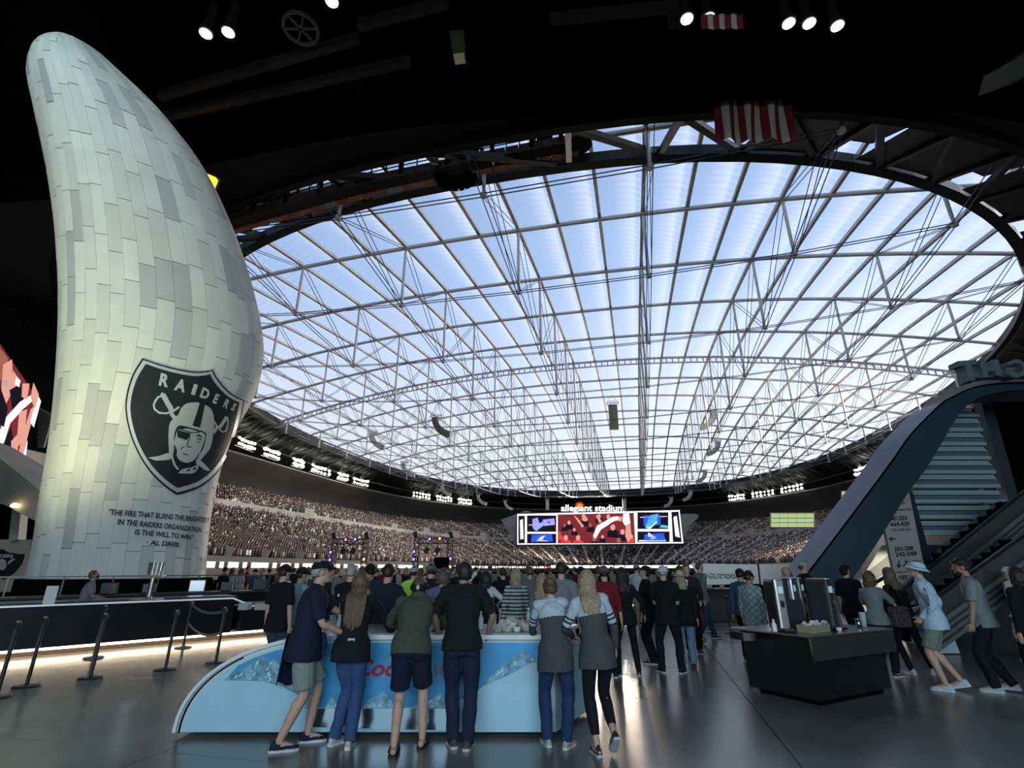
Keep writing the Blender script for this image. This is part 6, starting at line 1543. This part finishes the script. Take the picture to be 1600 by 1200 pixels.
        if hair == 'long':
            bm = bmesh.new(); ns = {2: 95, 1: 42, 0: 18}[det]
            for j in range(ns):
                a = PI+ (j/ns-.5)*2*1.75+q.uniform(-.05, .05)      # around the back, 0 = front
                lvl = q.uniform(.0, 1); sx_, sy_ = math.sin(a), -math.cos(a)*-1
                sx_, sy_ = math.sin(a), math.cos(a)
                r0 = .078; L = hlen*q.uniform(.82, 1.08)*(1 if sy_ < -.2 else .8)
                start = hd(sx_*.05*(1-lvl*.4), sy_*.06*(1-lvl*.4), .108-.015*lvl); p1 = hd(sx_*(r0+.012), sy_*(.094+.012), .035)
                p2 = hd(sx_*(r0+.014), sy_*(.094+.012), -.06)
                bd_ = Vector((sx_, sy_, 0)); pts = [start, p1, p2]; m_ = 5 if det == 2 else 3
                for z_ in range(1, m_+1):
                    t_ = z_/m_; pp = p2+Vector((0, 0, -L*t_*s))+(hrt*sx_*(.012-.01*t_)+hfw*min(sy_, -.1)*(.015+.02*t_)*1.2)*s
                    pp += Vector((math.sin(t_*7+j*1.3), math.cos(t_*6+j), 0))*.010*s*(1 if hlen > .28 else .4)
                    # keep it outside the upper back
                    bk_ = (pp-nk).dot(Fw if Fw.y > 0 else -Fw); lim_ = -.118*s
                    if (pp-nk).dot(U) < .02*s and bk_ > lim_ and sy_ < .3: pp += (Fw if Fw.y > 0 else -Fw)*(lim_-bk_)*.9
                    pts.append(pp)
                rr = {2: .0105, 1: .016, 0: .024}[det]*s
                limb(bm, pts, [rr*.6]+[rr]*(len(pts)-2)+[rr*.35], 6, False, False)
            bobj('long_hair', bm, hcol, root, True)
    if beard is not None:
        bm = bmesh.new(); vs = ball(bm, Vector((0, 0, 0)), 1.0, sub=2)
        for v in bm.verts: v.co = hd(v.co.x*.063, .035+v.co.y*.062, -.082+v.co.z*.045)
        bobj('beard', bm, beard, root, True)
    if mask:
        bm = bmesh.new(); ball(bm, Vector(), 1.0, sub=2)
        for v in bm.verts: v.co = hd(v.co.x*.060, .062+v.co.y*.046, -.055+v.co.z*.048)
        bobj('face_mask', bm, cloth((.012, .012, .014), .8), root, True)
    if headband is not None:
        bm = bmesh.new(); R3 = []
        for k in range(20):
            a = 2*PI*k/20
            R3.append([bm.verts.new(hd(math.cos(a)*(.092+e_), math.sin(a)*(.112+e_)-.004, z_+.02*math.sin(a))) for e_, z_ in ((0, .028), (.004, .034), (.004, .064), (0, .07))])
        for k in range(20):
            a, b = R3[k], R3[(k+1) % 20]
            for j in range(3): bm.faces.new((a[j], a[j+1], b[j+1], b[j]))
        bobj('headband', bm, cloth(headband, .7), root, True)
    if cap:
        cc, dirn, kind = cap; cmat = cloth(cc, .8)
        bm = bmesh.new(); vs = ball(bm, Vector(), 1.0, sub=3)
        for v in list(bm.verts):
            v.tag = v.co.z > -.02; kz = 1.12 if kind == 'straw' else (1.0 if kind != 'beanie' else 1.08)
            v.co = Vector((v.co.x*.094, v.co.y*.110-.004, v.co.z*.096*kz+.035+(0 if kind != 'beanie' else -.01)))
        bmesh.ops.delete(bm, geom=[v for v in bm.verts if not v.tag], context='VERTS')
        for v in bm.verts: v.co = hd(*v.co)
        co_ = bobj('cap' if kind == 'cap' else 'hat', bm, cmat, root, True); md = co_.modifiers.new('s', 'SOLIDIFY'); md.thickness = .008*s
        bm = bmesh.new()
        if kind == 'cap':
            sg_ = dirn; A_, B_ = [], []
            for k in range(13):
                a = math.radians(-62+124*k/12); A_.append((math.sin(a)*.088, sg_*(math.cos(a)*.104)-.004, .040)); B_.append((math.sin(a)*.092, sg_*(math.cos(a)*.104+.068*math.cos(a*1.35)**.7 if math.cos(a*1.35) > 0 else math.cos(a)*.104)-.004, .026-.02*abs(math.sin(a))))
            va = [bm.verts.new(hd(*p_)) for p_ in A_]; vb = [bm.verts.new(hd(*p_)) for p_ in B_]
            for k in range(12): bm.faces.new((va[k], va[k+1], vb[k+1], vb[k]))
            o = bobj('brim', bm, cmat, co_, True)
        elif kind in ('straw', 'bucket'):
            wr_ = .075 if kind == 'straw' else .05; dz_ = .0 if kind == 'straw' else -.035
            va, vb = [], []
            for k in range(24):
                a = 2*PI*k/24; va.append(bm.verts.new(hd(math.cos(a)*.093, math.sin(a)*.109, .036))); vb.append(bm.verts.new(hd(math.cos(a)*(.093+wr_), math.sin(a)*(.109+wr_), .03+dz_)))
            for k in range(24): bm.faces.new((va[k], va[(k+1) % 24], vb[(k+1) % 24], vb[k]))
            o = bobj('brim', bm, cmat, co_, True)
        else:
            for k in range(1): limb(bm, [hd(math.cos(a)*.094, math.sin(a)*.11-.004, .03) for a in np.linspace(0, 2*PI, 17)], [.011*s]*17, 8)
            o = bobj('rolled_edge', bm, cmat, co_, True)
        md = o.modifiers.new('s', 'SOLIDIFY'); md.thickness = .006*s
    if extras: extras(root, dict(P=P, U=U, R=R_, F=Fw if Fw.y > 0 else -Fw, nk=nk, sh=sh, el=el, wr=wr, hd=hd, s=s, shirt=shirt, knee=knee, ank=ank, spine=spine, hc=HC))
    return root
def onback(shirt, front=False):
    me = shirt.data; b = bmesh.new(); b.from_mesh(me); t_ = BVHTree.FromBMesh(b); b.free()
    def f(x_, z_, lift=.006):
        o_ = Vector((x_, 2 if front else -2, z_)); h = t_.ray_cast(o_, Vector((0, -1 if front else 1, 0)))
        return None if h[0] is None else h[0]+Vector((0, lift if front else -lift, 0))
    return f
def backtext(root, k, body, zc, h, w_, m_, bold=.06):
    f0 = onback(k['shirt']); bm0 = text_bm(body, 0, bold); xs = [v.co.x for v in bm0.verts]; lo, hi = min(xs), max(xs); bm0.free()
    xc = k['P'].x*.5+k['nk'].x*.5
    letters('back_print', body, m_, k['shirt'], lambda a, b: f0(xc+(-.5+(a-lo)/(hi-lo))*w_, zc+b*h), bold=bold, seg=.15)
# ---------------- the six at the blue counter
navy = (.012, .016, .035); olive = (.062, .066, .048); jean = (.035, .075, .17); djean = (.012, .020, .042)
def ex_a(root, k):      # jacket tied round the waist, held food
    P = k['P']; bm = bmesh.new()
    n = 10; rows_ = []
    for j in range(7):
        z = P.z+.09-j*.085; rr = []
        for i in range(n+1):
            a = math.radians(120+150*i/n); r_ = (.205+.02*j*.6); fold = 1+.06*math.sin(i*2.1+j*.5)
            rr.append(bm.verts.new((P.x+math.cos(a)*r_*fold*.98-.0, P.y+math.sin(a)*r_*fold*.85, z-.04*math.sin(i*1.3)*(j > 4))))
        rows_.append(rr)
    for a, b in zip(rows_, rows_[1:]):
        for i in range(n): bm.faces.new((a[i], a[i+1], b[i+1], b[i]))
    o = bobj('tied_jacket', bm, cloth((.014, .022, .065)), root, True); md = o.modifiers.new('s', 'SOLIDIFY'); md.thickness = .012; o.modifiers.new('b', 'SUBSURF').render_levels = 1
    bm = bmesh.new(); f_ = P+Vector((.02, .17, .06)); limb(bm, [f_, f_+Vector((0, .03, -.08)), f_+Vector((.02, .02, -.2))], [.035, .03, .012]); bobj('jacket_knot', bm, CM[list(CM)[-1]], root, True)
person(455, 6.10, 1.80, -72, 'man in dark navy shirt and black cap holding food left of the blue counter', lean=8, feet=[(-.12, .13, 0, 0), (.10, -.12, 0, 0)], hands=[(-.14, .52, 1.20), (.13, .36, 1.02)], elbow=[(-.6, -.5, -1), (.8, -1, -.2)],
       head=(8, -6), top=navy, hem=-.16, bottom='shorts', bcol=(.22, .25, .24), shoes=(.014, .018, .035), sole=(.55, .58, .62), hair='short', hcol=H_GY, cap=((.008, .008, .009), 1, 'cap'), det=2, fat=1.20, extras=ex_a, beard=None, x=-2.22)
hf = ctop(516, 6.5)
def ex_b(root, k):
    bm = bmesh.new(); p_ = k['P']; box(bm, (p_.x+.02, p_.y-.125, p_.z+.085), (.075, .02, .035), None, .006); bobj('pale_tag', bm, mat('tag_teal', (.25, .50, .48), .5), root)
person(548, 6.12, 1.70, 2, 'woman with long wavy brown hair in black sweater and blue jeans leaning on the counter', lean=17, shrug=.03, pelvis=(-.06, .0), feet=[(-.16, .06, -35, 0), (.02, -.05, 0, 0)], hands=[(-.22, .52, 1.0), (.30, .46, 1.01)], elbow=[(-.8, -.3, -.8), (1, -.3, -.8)],
       head=(6, -14), top=(.010, .010, .012), sleeve='long', hem=-.14, bcol=jean, shoes=(.48, .50, .52), sole=(.6, .62, .64), hair='long', hcol=H_LB, hlen=.42, sex='f', det=2, fat=1.10, extras=ex_b, x=-1.66)
def ex_c(root, k):
    hd = k['hd']; bm = bmesh.new(); ball(bm, Vector(), 1, sub=1)
    for v in bm.verts: v.co = hd(v.co.x*.022, -.112+v.co.y*.006, .07+v.co.z*.026)
    bobj('cap_emblem', bm, mat('cap_emblem', (.45, .55, .6), .5), root)
    bm = bmesh.new(); limb(bm, [hd(math.cos(a)*.095, math.sin(a)*.112-.004, .03) for a in np.linspace(PI, 2*PI, 11)], [.006]*11, 6); bobj('cap_edge', bm, mat('cap_edge_white', (.5, .55, .58), .6), root, True)
person(632, 5.98, 1.78, 2, 'man in olive hooded sweatshirt, navy shorts and black sandals leaning low on the counter', lean=47, shrug=.04, pelvis=(.0, -.02), fat=1.1, feet=[(-.10, -.10, 4, 0), (.14, .12, -6, 0)], hands=[(-.20, .66, 1.02), (.20, .66, 1.02)], elbow=[(-1, -.2, -.6), (1, -.2, -.6)],
       head=(0, -22), top=olive, sleeve='long', hood=True, hem=-.10, bottom='shorts', bcol=(.008, .013, .032), sandals=True, shoes=(.015, .015, .016), sole=(.02, .02, .02), hair='short', hcol=H_BR, cap=((.008, .008, .009), -1, 'beanie'), det=2, extras=ex_c, x=-1.05)
person(728, 6.06, 1.80, 4, 'man with short dark hair in black short sleeved shirt and dark jeans at the counter', lean=13, shrug=.03, feet=[(-.06, .05, 12, 0), (.08, -.02, -12, 0)], pelvis=(.0, .02), hands=[(-.27, .38, .98), (.27, .33, .96)], elbow=[(-1, -.6, 0), (1, -.6, 0)],
       head=(12, -8), top=(.010, .012, .012), sleeve='short', hem=-.07, bcol=djean, shoes=(.06, .065, .065), sole=(.45, .47, .45), hair='short', hcol=H_DK, det=2, fat=1.10, skin=SKIN2, x=-.53)
yk = [cloth((.060, .066, .072), .9), cloth((.42, .50, .55), .9), cloth((.008, .010, .014), .9)]
def raglan(t_, off, arm, p_):
    if arm is None: return 1 if t_ > .335 else 0
    if arm < .55: return 1
    if arm < .62: return 2
    if arm < .70: return 1
    if arm < .77: return 2
    if arm < .90: return 1
    if arm < .95: return 2
    return 0
person(868, 6.08, 1.64, 4, 'shorter person with hair up in white shouldered grey tee, blue jeans and pale slip-on shoes', lean=13, shrug=.03, side=-3, feet=[(-.10, .08, 10, 0), (.10, -.02, -35, 0)], hands=[(-.20, .44, 1.0), (.16, .42, .98)], elbow=[(-.8, -.6, -.4), (.8, -.4, -.8)],
       head=(-4, -10), topmats=yk, paint=raglan, sleeve='long', hem=-.20, bcol=(.018, .035, .10), shoes=(.30, .35, .38), sole=(.5, .55, .58), hair='bun', hcol=H_BR, sex='f', det=2, fat=1.06, x=.46)
person(932, 5.92, 1.70, 6, 'blond woman in white shouldered grey tee with striped sleeves and black leggings', lean=9, shrug=.02, side=-6, pelvis=(.02, 0), feet=[(-.04, -.06, 6, 0), (.12, -.12, 0, .11)], hands=[(-.17, .34, 1.03), (.27, .16, .92)], elbow=[(-.9, -.7, -.5), (1, -.6, 0)],
       head=(4, -6), topmats=yk, paint=raglan, sleeve='long', hem=-.17, bottom='leggings', bcol=(.008, .008, .010), cuff='crop', shoes=(.03, .03, .035), sole=(.50, .52, .54), hair='long', hcol=H_BL, hlen=.24, sex='f', det=2, x=.86)
# ---------------- people around and behind
C = dict
bk = (.008, .008, .010)
def jersey2(root, k): backtext(root, k, '2', k['P'].z+.12, .27, .15, mat('number_blue', (.30, .48, .60), .6), .09); f0 = onback(k['shirt']); bm = bmesh.new(); P_ = [f0(x_, z_) for x_, z_ in ((-.12, k['P'].z+.40), (.12, k['P'].z+.40), (.12, k['P'].z+.36), (-.12, k['P'].z+.36))]; bm.faces.new([bm.verts.new(p_-Vector((0, .01, 0))) for p_ in P_]); bobj('name_plate', bm, MATS['number_blue'], k['shirt'])
def red2(root, k): backtext(root, k, '1', k['P'].z+.10, .24, .09, mat('number_white', (.5, .5, .5), .6), .09)
vest = [cloth((.42, .85, .05), .6), mat('reflective', (.6, .65, .6), .3)]
def vestp(t_, off, arm, p_): return 1 if (arm is None and (.10 < off < .135 or .12 < t_ < .16)) else 0
strp = [cloth((.42, .46, .47), .9), cloth((.035, .045, .065), .9)]
def stripes(t_, off, arm, p_): return 1 if (p_.z*17) % 1 < .48 else 0
bw = [cloth((.50, .54, .56), .9), cloth(bk, .9)]
def bwp(t_, off, arm, p_): return 1 if (arm is None and t_ < .36) else 0
pld = [cloth((.36, .46, .48), .9), cloth((.18, .27, .30), .9)]
def plaid(t_, off, arm, p_): return 1 if ((p_.z*9) % 1 < .4) ^ ((p_.x*9) % 1 < .4) else 0
def sleeve_text(root, k):
    a, b = k['sh'][0].lerp(k['el'][0], .35), k['el'][0].lerp(k['wr'][0], .5); me = k['shirt'].data; bb_ = bmesh.new(); bb_.from_mesh(me); T_ = BVHTree.FromBMesh(bb_); bb_.free()
    f = lambda x_, y_: (lambda c_: (lambda h: None if h[0] is None else h[0]+h[1]*.006)(T_.find_nearest(c_)))(a.lerp(b, (x_+2.1)/4.2)+Vector((-.09, -.02-(y_-.3)*.05*0, 0))+Vector((0, -(y_-.35)*.075, 0)))
    letters('sleeve_print', 'BE LIKE ALOHA', mat('sleeve_ink', (.03, .03, .035), .7), k['shirt'], f, bold=.03, seg=.3)
def bag(root, k):
    p_ = k['P']+Vector((-.20, -.16, .0)); bm = bmesh.new(); box(bm, p_, (.34, .14, .34), None, .05); o = bobj('floral_bag', bm, mat('bag_floral', (.05, .035, .05), .7, noise_=22, var=2.5), root)
    bm = bmesh.new(); limb(bm, [p_+Vector((-.1, 0, .15)), k['sh'][0].lerp(k['nk'], .3)+Vector((0, -.08, .02)), p_+Vector((.1, 0, .15))], [.012]*3, 6); bobj('bag_strap', bm, blackm, o)
def apatch(root, k):
    bm = bmesh.new(); c_ = k['sh'][0].lerp(k['el'][0], .5)+Vector((-.075, 0, 0)); box(bm, c_, (.012, .10, .09)); bobj('sleeve_patch', bm, mat('patch_pale', (.35, .50, .58), .5), root)
def cupx(root, k):
    bm = bmesh.new(); lathe(bm, [(.03, -.06), (.042, .08)], 14, k['wr'][1]+Vector((0, .08, .04))); bobj('held_cup', bm, wcup, root)
walk = [(-.10, .26, 4, 0), (.10, -.24, 0, .07)]
mids = [
 C(px=443, Y=8.7, H=1.76, yaw=-25, label='man in black tee and black cap with jeans, leftmost beyond the blue counter', top=bk, bcol=(.03, .05, .09), hair='short', cap=(bk, 1, 'cap'), hem=-.14),
 C(px=470, Y=9.3, H=1.72, yaw=-40, label='man in black cap and pale blue striped shirt, half hidden behind the navy-shirted man', top=(.25, .38, .42), bcol=(.02, .02, .03), cap=(bk, 1, 'cap'), sleeve='long'),
 C(px=508, Y=9.8, H=1.82, yaw=-70, label='tall man in black tee and black cap facing right, behind the food holder', top=bk, bcol=(.05, .08, .14), cap=(bk, 1, 'cap'), hands=[(-.2, .3, 1.1), (.2, .35, 1.1)]),
 C(px=548, Y=8.5, H=1.76, yaw=-12, label='bald man in black jersey with a pale blue number two on the back', top=bk, bcol=(.05, .08, .15), hair='buzz', hcol=H_GY, sleeve='mid', fat=1.08, extras=jersey2),
 C(px=578, Y=9.4, H=1.78, yaw=15, label='man in navy shirt and black cap just above the wavy haired woman', top=(.02, .03, .07), bcol=bk, cap=(bk, -1, 'cap'), skin=SKIN2),
 C(px=606, Y=7.9, H=1.76, yaw=-6, label='man with cropped dark hair in dark navy long sleeved top and tan shorts', top=(.012, .018, .03), sleeve='long', hem=-.2, bottom='shorts', bcol=(.30, .25, .20), hair='short', fat=1.08, hands=[(-.26, .2, .95), (.36, .15, 1.0)]),
 C(px=646, Y=11.0, H=1.74, yaw=-10, label='worker in bright yellow green safety vest and grey knit hat', topmats=vest, paint=vestp, sleeve='none', bcol=bk, cap=((.30, .33, .36), 1, 'beanie'), hem=-.08),
 C(px=673, Y=10.2, H=1.78, yaw=8, label='man in grey cap and black padded jacket left of the blue headband', top=(.014, .014, .015), sleeve='long', bcol=bk, cap=((.12, .13, .14), -1, 'cap')),
 C(px=692, Y=8.2, H=1.70, yaw=-8, label='dark haired person wearing a bright blue headband and blue grey tee', top=(.09, .13, .22), bcol=djean, hair='long', hlen=.03, hcol=H_BR, headband=(.02, .08, .6)),
 C(px=718, Y=11.5, H=1.80, yaw=10, label='man in black beyond the dark haired man at the counter', top=bk, sleeve='long', bcol=bk, cap=(bk, 1, 'cap')),
 C(px=759, Y=9.8, H=1.66, yaw=-15, label='woman in black and white top and jeans with one arm raised', topmats=bw, paint=bwp, sleeve='long', bcol=(.06, .10, .18), hair='long', hlen=.12, hcol=H_DK, sex='f', hands=[(-.24, .15, 1.72), (.28, .25, 1.15)], elbow=[(-1, 0, -.5), (1, -.5, -.5)]),
 C(px=786, Y=12.2, H=1.72, yaw=12, label='man in plain black tee between the raised arm and the striped top', top=bk, bcol=bk, hair='short'),
 C(px=806, Y=9.7, H=1.70, yaw=0, label='blond woman in navy and white striped long sleeved top', topmats=strp, paint=stripes, sleeve='long', bcol=bk, hair='long', hlen=.12, hcol=H_BL, sex='f', hem=-.16),
 C(px=828, Y=11.8, H=1.74, yaw=8, label='man in plain grey sweatshirt right of the striped top', top=(.13, .13, .14), sleeve='long', bcol=(.1, .1, .1), hair='short', hcol=H_BR),
 C(px=846, Y=8.9, H=1.62, yaw=-10, label='woman with long blond hair and grey top behind the shorter striped-tee person', top=(.12, .13, .15), sleeve='long', bcol=(.03, .05, .1), hair='long', hlen=.26, hcol=H_BL, sex='f'),
 C(px=877, Y=8.8, H=1.80, yaw=-4, label='man with dark hair in heather grey tee, behind the two matching tops', top=(.17, .19, .21), bcol=(.03, .03, .04), hair='short', hcol=H_DK),
 C(px=908, Y=12.0, H=1.74, yaw=5, label='man in dark cap and black jacket left of the blond woman', top=bk, sleeve='long', bcol=bk, cap=(bk, 1, 'cap')),
 C(px=944, Y=9.6, H=1.74, yaw=-6, label='person in dark red jersey and grey cap right of the blond woman', top=(.16, .012, .022), sleeve='mid', bcol=bk, cap=((.10, .10, .11), -1, 'cap'), extras=red2),
 C(px=972, Y=9.75, H=1.72, yaw=0, label='woman all in black with long dark hair, feet apart, right of the striped sleeves', top=bk, sleeve='long', hem=-.14, bottom='leggings', bcol=bk, hair='long', hlen=.24, hcol=H_DK, sex='f', feet=[(-.16, .0, 10, 0), (.18, .02, -14, 0)], hands=[(-.3, .25, 1.1), (.36, .05, .95)], fat=1.08, shoes=bk, det=1),
 C(px=995, Y=17.0, H=1.82, yaw=-30, label='walking man in pale blue vest top and khaki shorts, seen farther back', top=(.42, .50, .56), sleeve='none', bottom='shorts', bcol=(.40, .30, .20), feet=walk, hair='short', cap=((.35, .35, .35), 1, 'cap')),
 C(px=1012, Y=10.9, H=1.76, yaw=60, label='man in black cap bowing his head to the left, beside the white cap', top=bk, bcol=bk, cap=(bk, 1, 'cap'), head=(0, -30), lean=8, hands=[(-.15, .35, 1.05), (.15, .35, 1.05)]),
 C(px=1036, Y=9.95, H=1.75, yaw=-18, label='man in black tee and black trousers wearing a white cap and white tick trainers', top=bk, hem=-.16, bcol=bk, hair='buzz', hcol=H_GY, cap=((.55, .58, .60), -1, 'beanie'), feet=[(-.16, .05, 30, 0), (.16, .06, -20, 0)], shoes=bk, sole=(.5, .5, .5), fat=1.10, hands=[(-.12, .32, 1.05), (.12, .32, 1.05)]),
 C(px=1062, Y=10.5, H=1.66, yaw=-10, label='woman in straw hat with blond hair, black jacket and pale blue jeans', top=bk, sleeve='long', hem=-.2, bcol=(.16, .27, .38), hair='long', hlen=.16, hcol=H_BL, sex='f', cap=((.50, .42, .30), 1, 'straw'), shoes=bk, sole=(.05, .05, .05)),
 C(px=1073, Y=12.2, H=1.80, yaw=170, label='man in black jacket facing the viewer with a drink near his mouth', top=(.02, .018, .02), sleeve='long', bcol=bk, hair='short', hcol=H_BR, hands=[(-.2, .2, 1.0), (.08, .28, 1.32)], extras=cupx),
 C(px=1093, Y=14.3, H=1.86, yaw=-75, label='man striding right in grey green jacket and blue jeans', top=(.13, .17, .16), sleeve='long', hem=-.12, bcol=(.03, .055, .10), hair='short', hcol=H_BR, feet=[(-.10, .30, 0, 0), (.10, -.26, 0, .04)], hands=[(-.26, .18, .92), (.26, -.12, .90)], shoes=(.05, .04, .035)),
 C(px=1156, Y=11.2, H=1.70, yaw=-40, label='person in blue shirt and black cap behind the plaid shirt', top=(.05, .08, .15), sleeve='long', bcol=bk, cap=(bk, 1, 'cap')),
 C(px=1168, Y=10.4, H=1.66, yaw=-60, label='man in pale blue plaid shirt and black cap left of the tall dispenser', topmats=pld, paint=plaid, sleeve='long', hem=-.18, bcol=(.02, .02, .03), cap=(bk, 1, 'cap'), fat=1.05, skin=SKIN2),
 C(px=1229, Y=10.8, H=1.74, yaw=-80, label='bald worker in light blue shirt over white sleeves with a black face mask', top=(.13, .28, .52), sleeve='short', hem=-.1, bcol=bk, hair=None, mask=True, fat=1.12, skin=SKIN2, hands=[(-.2, .35, 1.0), (.2, .35, 1.0)], head=(0, -12)),
 C(px=1256, Y=12.6, H=1.86, yaw=-85, label='dark clothed man in grey cap facing right beside the foot of the blue beam', top=bk, sleeve='long', bcol=bk, cap=((.34, .34, .34), 1, 'cap'), hcol=H_BR),
 C(px=1322, Y=11.0, H=1.78, yaw=-60, label='man in black cap and black tee with pale sleeve patch behind the lid rack', top=bk, bcol=bk, cap=(bk, 1, 'cap'), hands=[(-.25, .05, .82), (.2, .2, .9)], extras=apatch, head=(0, -25)),
 C(px=1356, Y=9.7, H=1.66, yaw=-60, label='woman with brown hair in short sleeved grey tee facing her friend', top=(.21, .24, .25), bcol=bk, hair='long', hlen=.08, hcol=H_BR, sex='f', hands=[(-.12, .34, 1.22), (.15, .36, 1.18)], elbow=[(-1, -.3, -1), (1, -.3, -1)]),
 C(px=1394, Y=9.9, H=1.72, yaw=10, label='woman with long light brown hair, black jacket and dark floral shoulder bag', top=bk, sleeve='long', bottom='leggings', bcol=bk, hair='long', hlen=.2, hcol=H_LB, sex='f', side=-6, feet=[(-.06, .0, 0, 0), (.32, -.06, -60, 0)], shoes=(.55, .62, .66), sole=(.6, .65, .68), extras=bag),
]
rights = [
 C(px=1438, Y=8.65, H=1.82, yaw=48, label='man in white long sleeved shirt, white bucket hat and khaki shorts walking past the sign', top=(.42, .55, .66), sleeve='long', hem=-.14, bottom='shorts', bcol=(.17, .21, .17), hair='short', hcol=H_BR, cap=((.45, .60, .72), 1, 'bucket'), feet=[(-.12, .04, 0, 0), (.12, -.12, 0, .04)], shoes=(.45, .52, .58), sole=(.55, .6, .64), lean=6, head=(0, -14), hands=[(-.25, .12, .95), (.24, .05, .92)], det=2, fat=1.06, extras=sleeve_text, x=6.50),
 C(px=1528, Y=8.55, H=1.86, yaw=55, label='bearded man with dark headband, grey tee and black joggers walking on the right', top=(.19, .23, .23), hem=-.12, bcol=bk, hair='short', hcol=H_DK, beard=H_DK, headband=(.015, .015, .02), feet=[(-.11, .08, 0, 0), (.12, -.12, 0, .02)], shoes=(.36, .42, .44), sole=(.5, .55, .56), lean=7, skin=SKIN2, det=2, hands=[(-.26, .16, .86), (.26, -.06, .84)], x=7.18),
 C(px=1578, Y=11.2, H=1.74, yaw=20, label='man in white cap and cream tee behind the bearded man', top=(.40, .40, .36), bcol=(.3, .3, .28), hair='buzz', hcol=H_GY, cap=((.50, .56, .58), -1, 'beanie')),
 C(px=1598, Y=8.0, H=1.72, yaw=10, label='person all in black cut by the right picture edge', top=bk, sleeve='long', hem=-.25, bcol=bk, hair='long', hlen=.1, hcol=H_DK, fat=1.3, x=7.40),
]
for k in mids: k.setdefault('det', 1 if k['Y'] < 10.6 else 0); person(**k)
for k in rights: person(**k)
bp = barpt((P0-BL0).length+1.35, 1.55, 0)
person(108, bp.y, 1.66, -55, 'bartender in grey tee and black face mask behind the black bar', x=bp.x, top=(.17, .18, .21), bcol=bk, hair='short', hcol=H_BR, mask=True, head=(0, -22), lean=10, hands=[(-.2, .4, 1.06), (.2, .4, 1.06)], skin=SKIN2, det=1)
person(1492, 13.95, 1.72, -70, 'passenger in black riding the upper escalator', z0=.45, top=bk, sleeve='long', bcol=bk, cap=(bk, 1, 'cap'), det=0)
# far crowd along the guard rail: a few figures, copied with all their parts
variants = []
def vstripe(c): return c
cols_ = [(bk, bk, H_DK), ((.20, .20, .20), bk, H_BR), ((.40, .40, .40), (.03, .05, .1), H_BR), ((.14, .015, .02), bk, H_DK), ((.03, .05, .10), (.05, .05, .05), H_DK), ((.02, .02, .022), (.1, .1, .1), H_BL), ((.28, .22, .18), bk, H_BR), (bk, (.1, .15, .22), H_GY)]
vn = ['black', 'grey', 'white', 'dark red', 'navy', 'charcoal', 'tan', 'plain dark']
slots = []
rq = random.Random(11)
for i in range(64):
    px = 350+i*11.9+rq.uniform(-2, 2)
    if 640 < px < 655: continue
    slots.append((px, (22.5+(i % 4)*1.0 if px < 450 else 19.2+(i % 5)*1.4)))
for vi, (c1, c2, hc_) in enumerate(cols_):
    px, Y = slots[vi*7]
    variants.append(person(px, Y, 1.74, rq.choice((-15, 0, 10, 25)), 'small far spectator in %s top by the rail at the edge of the concourse' % vn[vi], 'spectators at the far rail', top=c1, bcol=c2, hcol=hc_, hair='long' if vi in (5, 2) else 'short', hlen=.15, sleeve='long' if vi % 2 else 'short', det=0, cap=(bk, 1, 'cap') if vi in (0, 4) else (((.5, .5, .5), -1, 'beanie') if vi == 7 else None), sex='f' if vi in (5, 2) else 'm'))
def copytree(o, parent=None):
    c = o.copy(); COL.objects.link(c); c.parent = parent
    for ch in o.children: copytree(ch, c)
    return c
for i, (px, Y) in enumerate(slots):
    if i % 7 == 0 and i//7 < 8: continue
    v = variants[rq.randrange(8)]; c = copytree(v); d = ray(px, 900); c.location = (d.x/d.y*Y, Y, 0); c.rotation_euler = (0, 0, math.radians(rq.uniform(-60, 60)+(180 if rq.random() < .15 else 0))); s_ = rq.uniform(.94, 1.05); c.scale = (s_, s_, s_)
# food carton in the left man's hand
hb = empty('food_carton', (at(520, 968, 6.25).x, 6.25, 1.0)); tag(hb, 'clear carton of food held over the left end of the blue counter', 'carton')
bm = bmesh.new(); a_, b_ = [], []
for i in range(16):
    t_ = 2*PI*i/16; a_.append(bm.verts.new((.07*math.cos(t_), .05*math.sin(t_), 0))); b_.append(bm.verts.new((.105*math.cos(t_), .075*math.sin(t_), .09+.015*math.sin(i*2.3))))
bm.faces.new(a_[::-1])
for i in range(16): bm.faces.new((a_[i], a_[(i+1) % 16], b_[(i+1) % 16], b_[i]))
o = bobj('clear_shell', bm, cupm, hb); md = o.modifiers.new('s', 'SOLIDIFY'); md.thickness = .003
bm = bmesh.new(); ball(bm, Vector((-.02, 0, .09)), .05, (1.1, .8, .7)); ball(bm, Vector((.045, .01, .08)), .035, (1, .8, .8)); bobj('food', bm, mat('food_bread', (.62, .42, .26), .7, noise_=18), hb, True)
bm = bmesh.new(); box(bm, (.075, .02, .13), (.05, .05, .16), Matrix.Rotation(.15, 3, 'Y'), .012); bobj('wrapped_cup', bm, MATS['cup_clear'], hb)
print('people', len(PEOPLE))
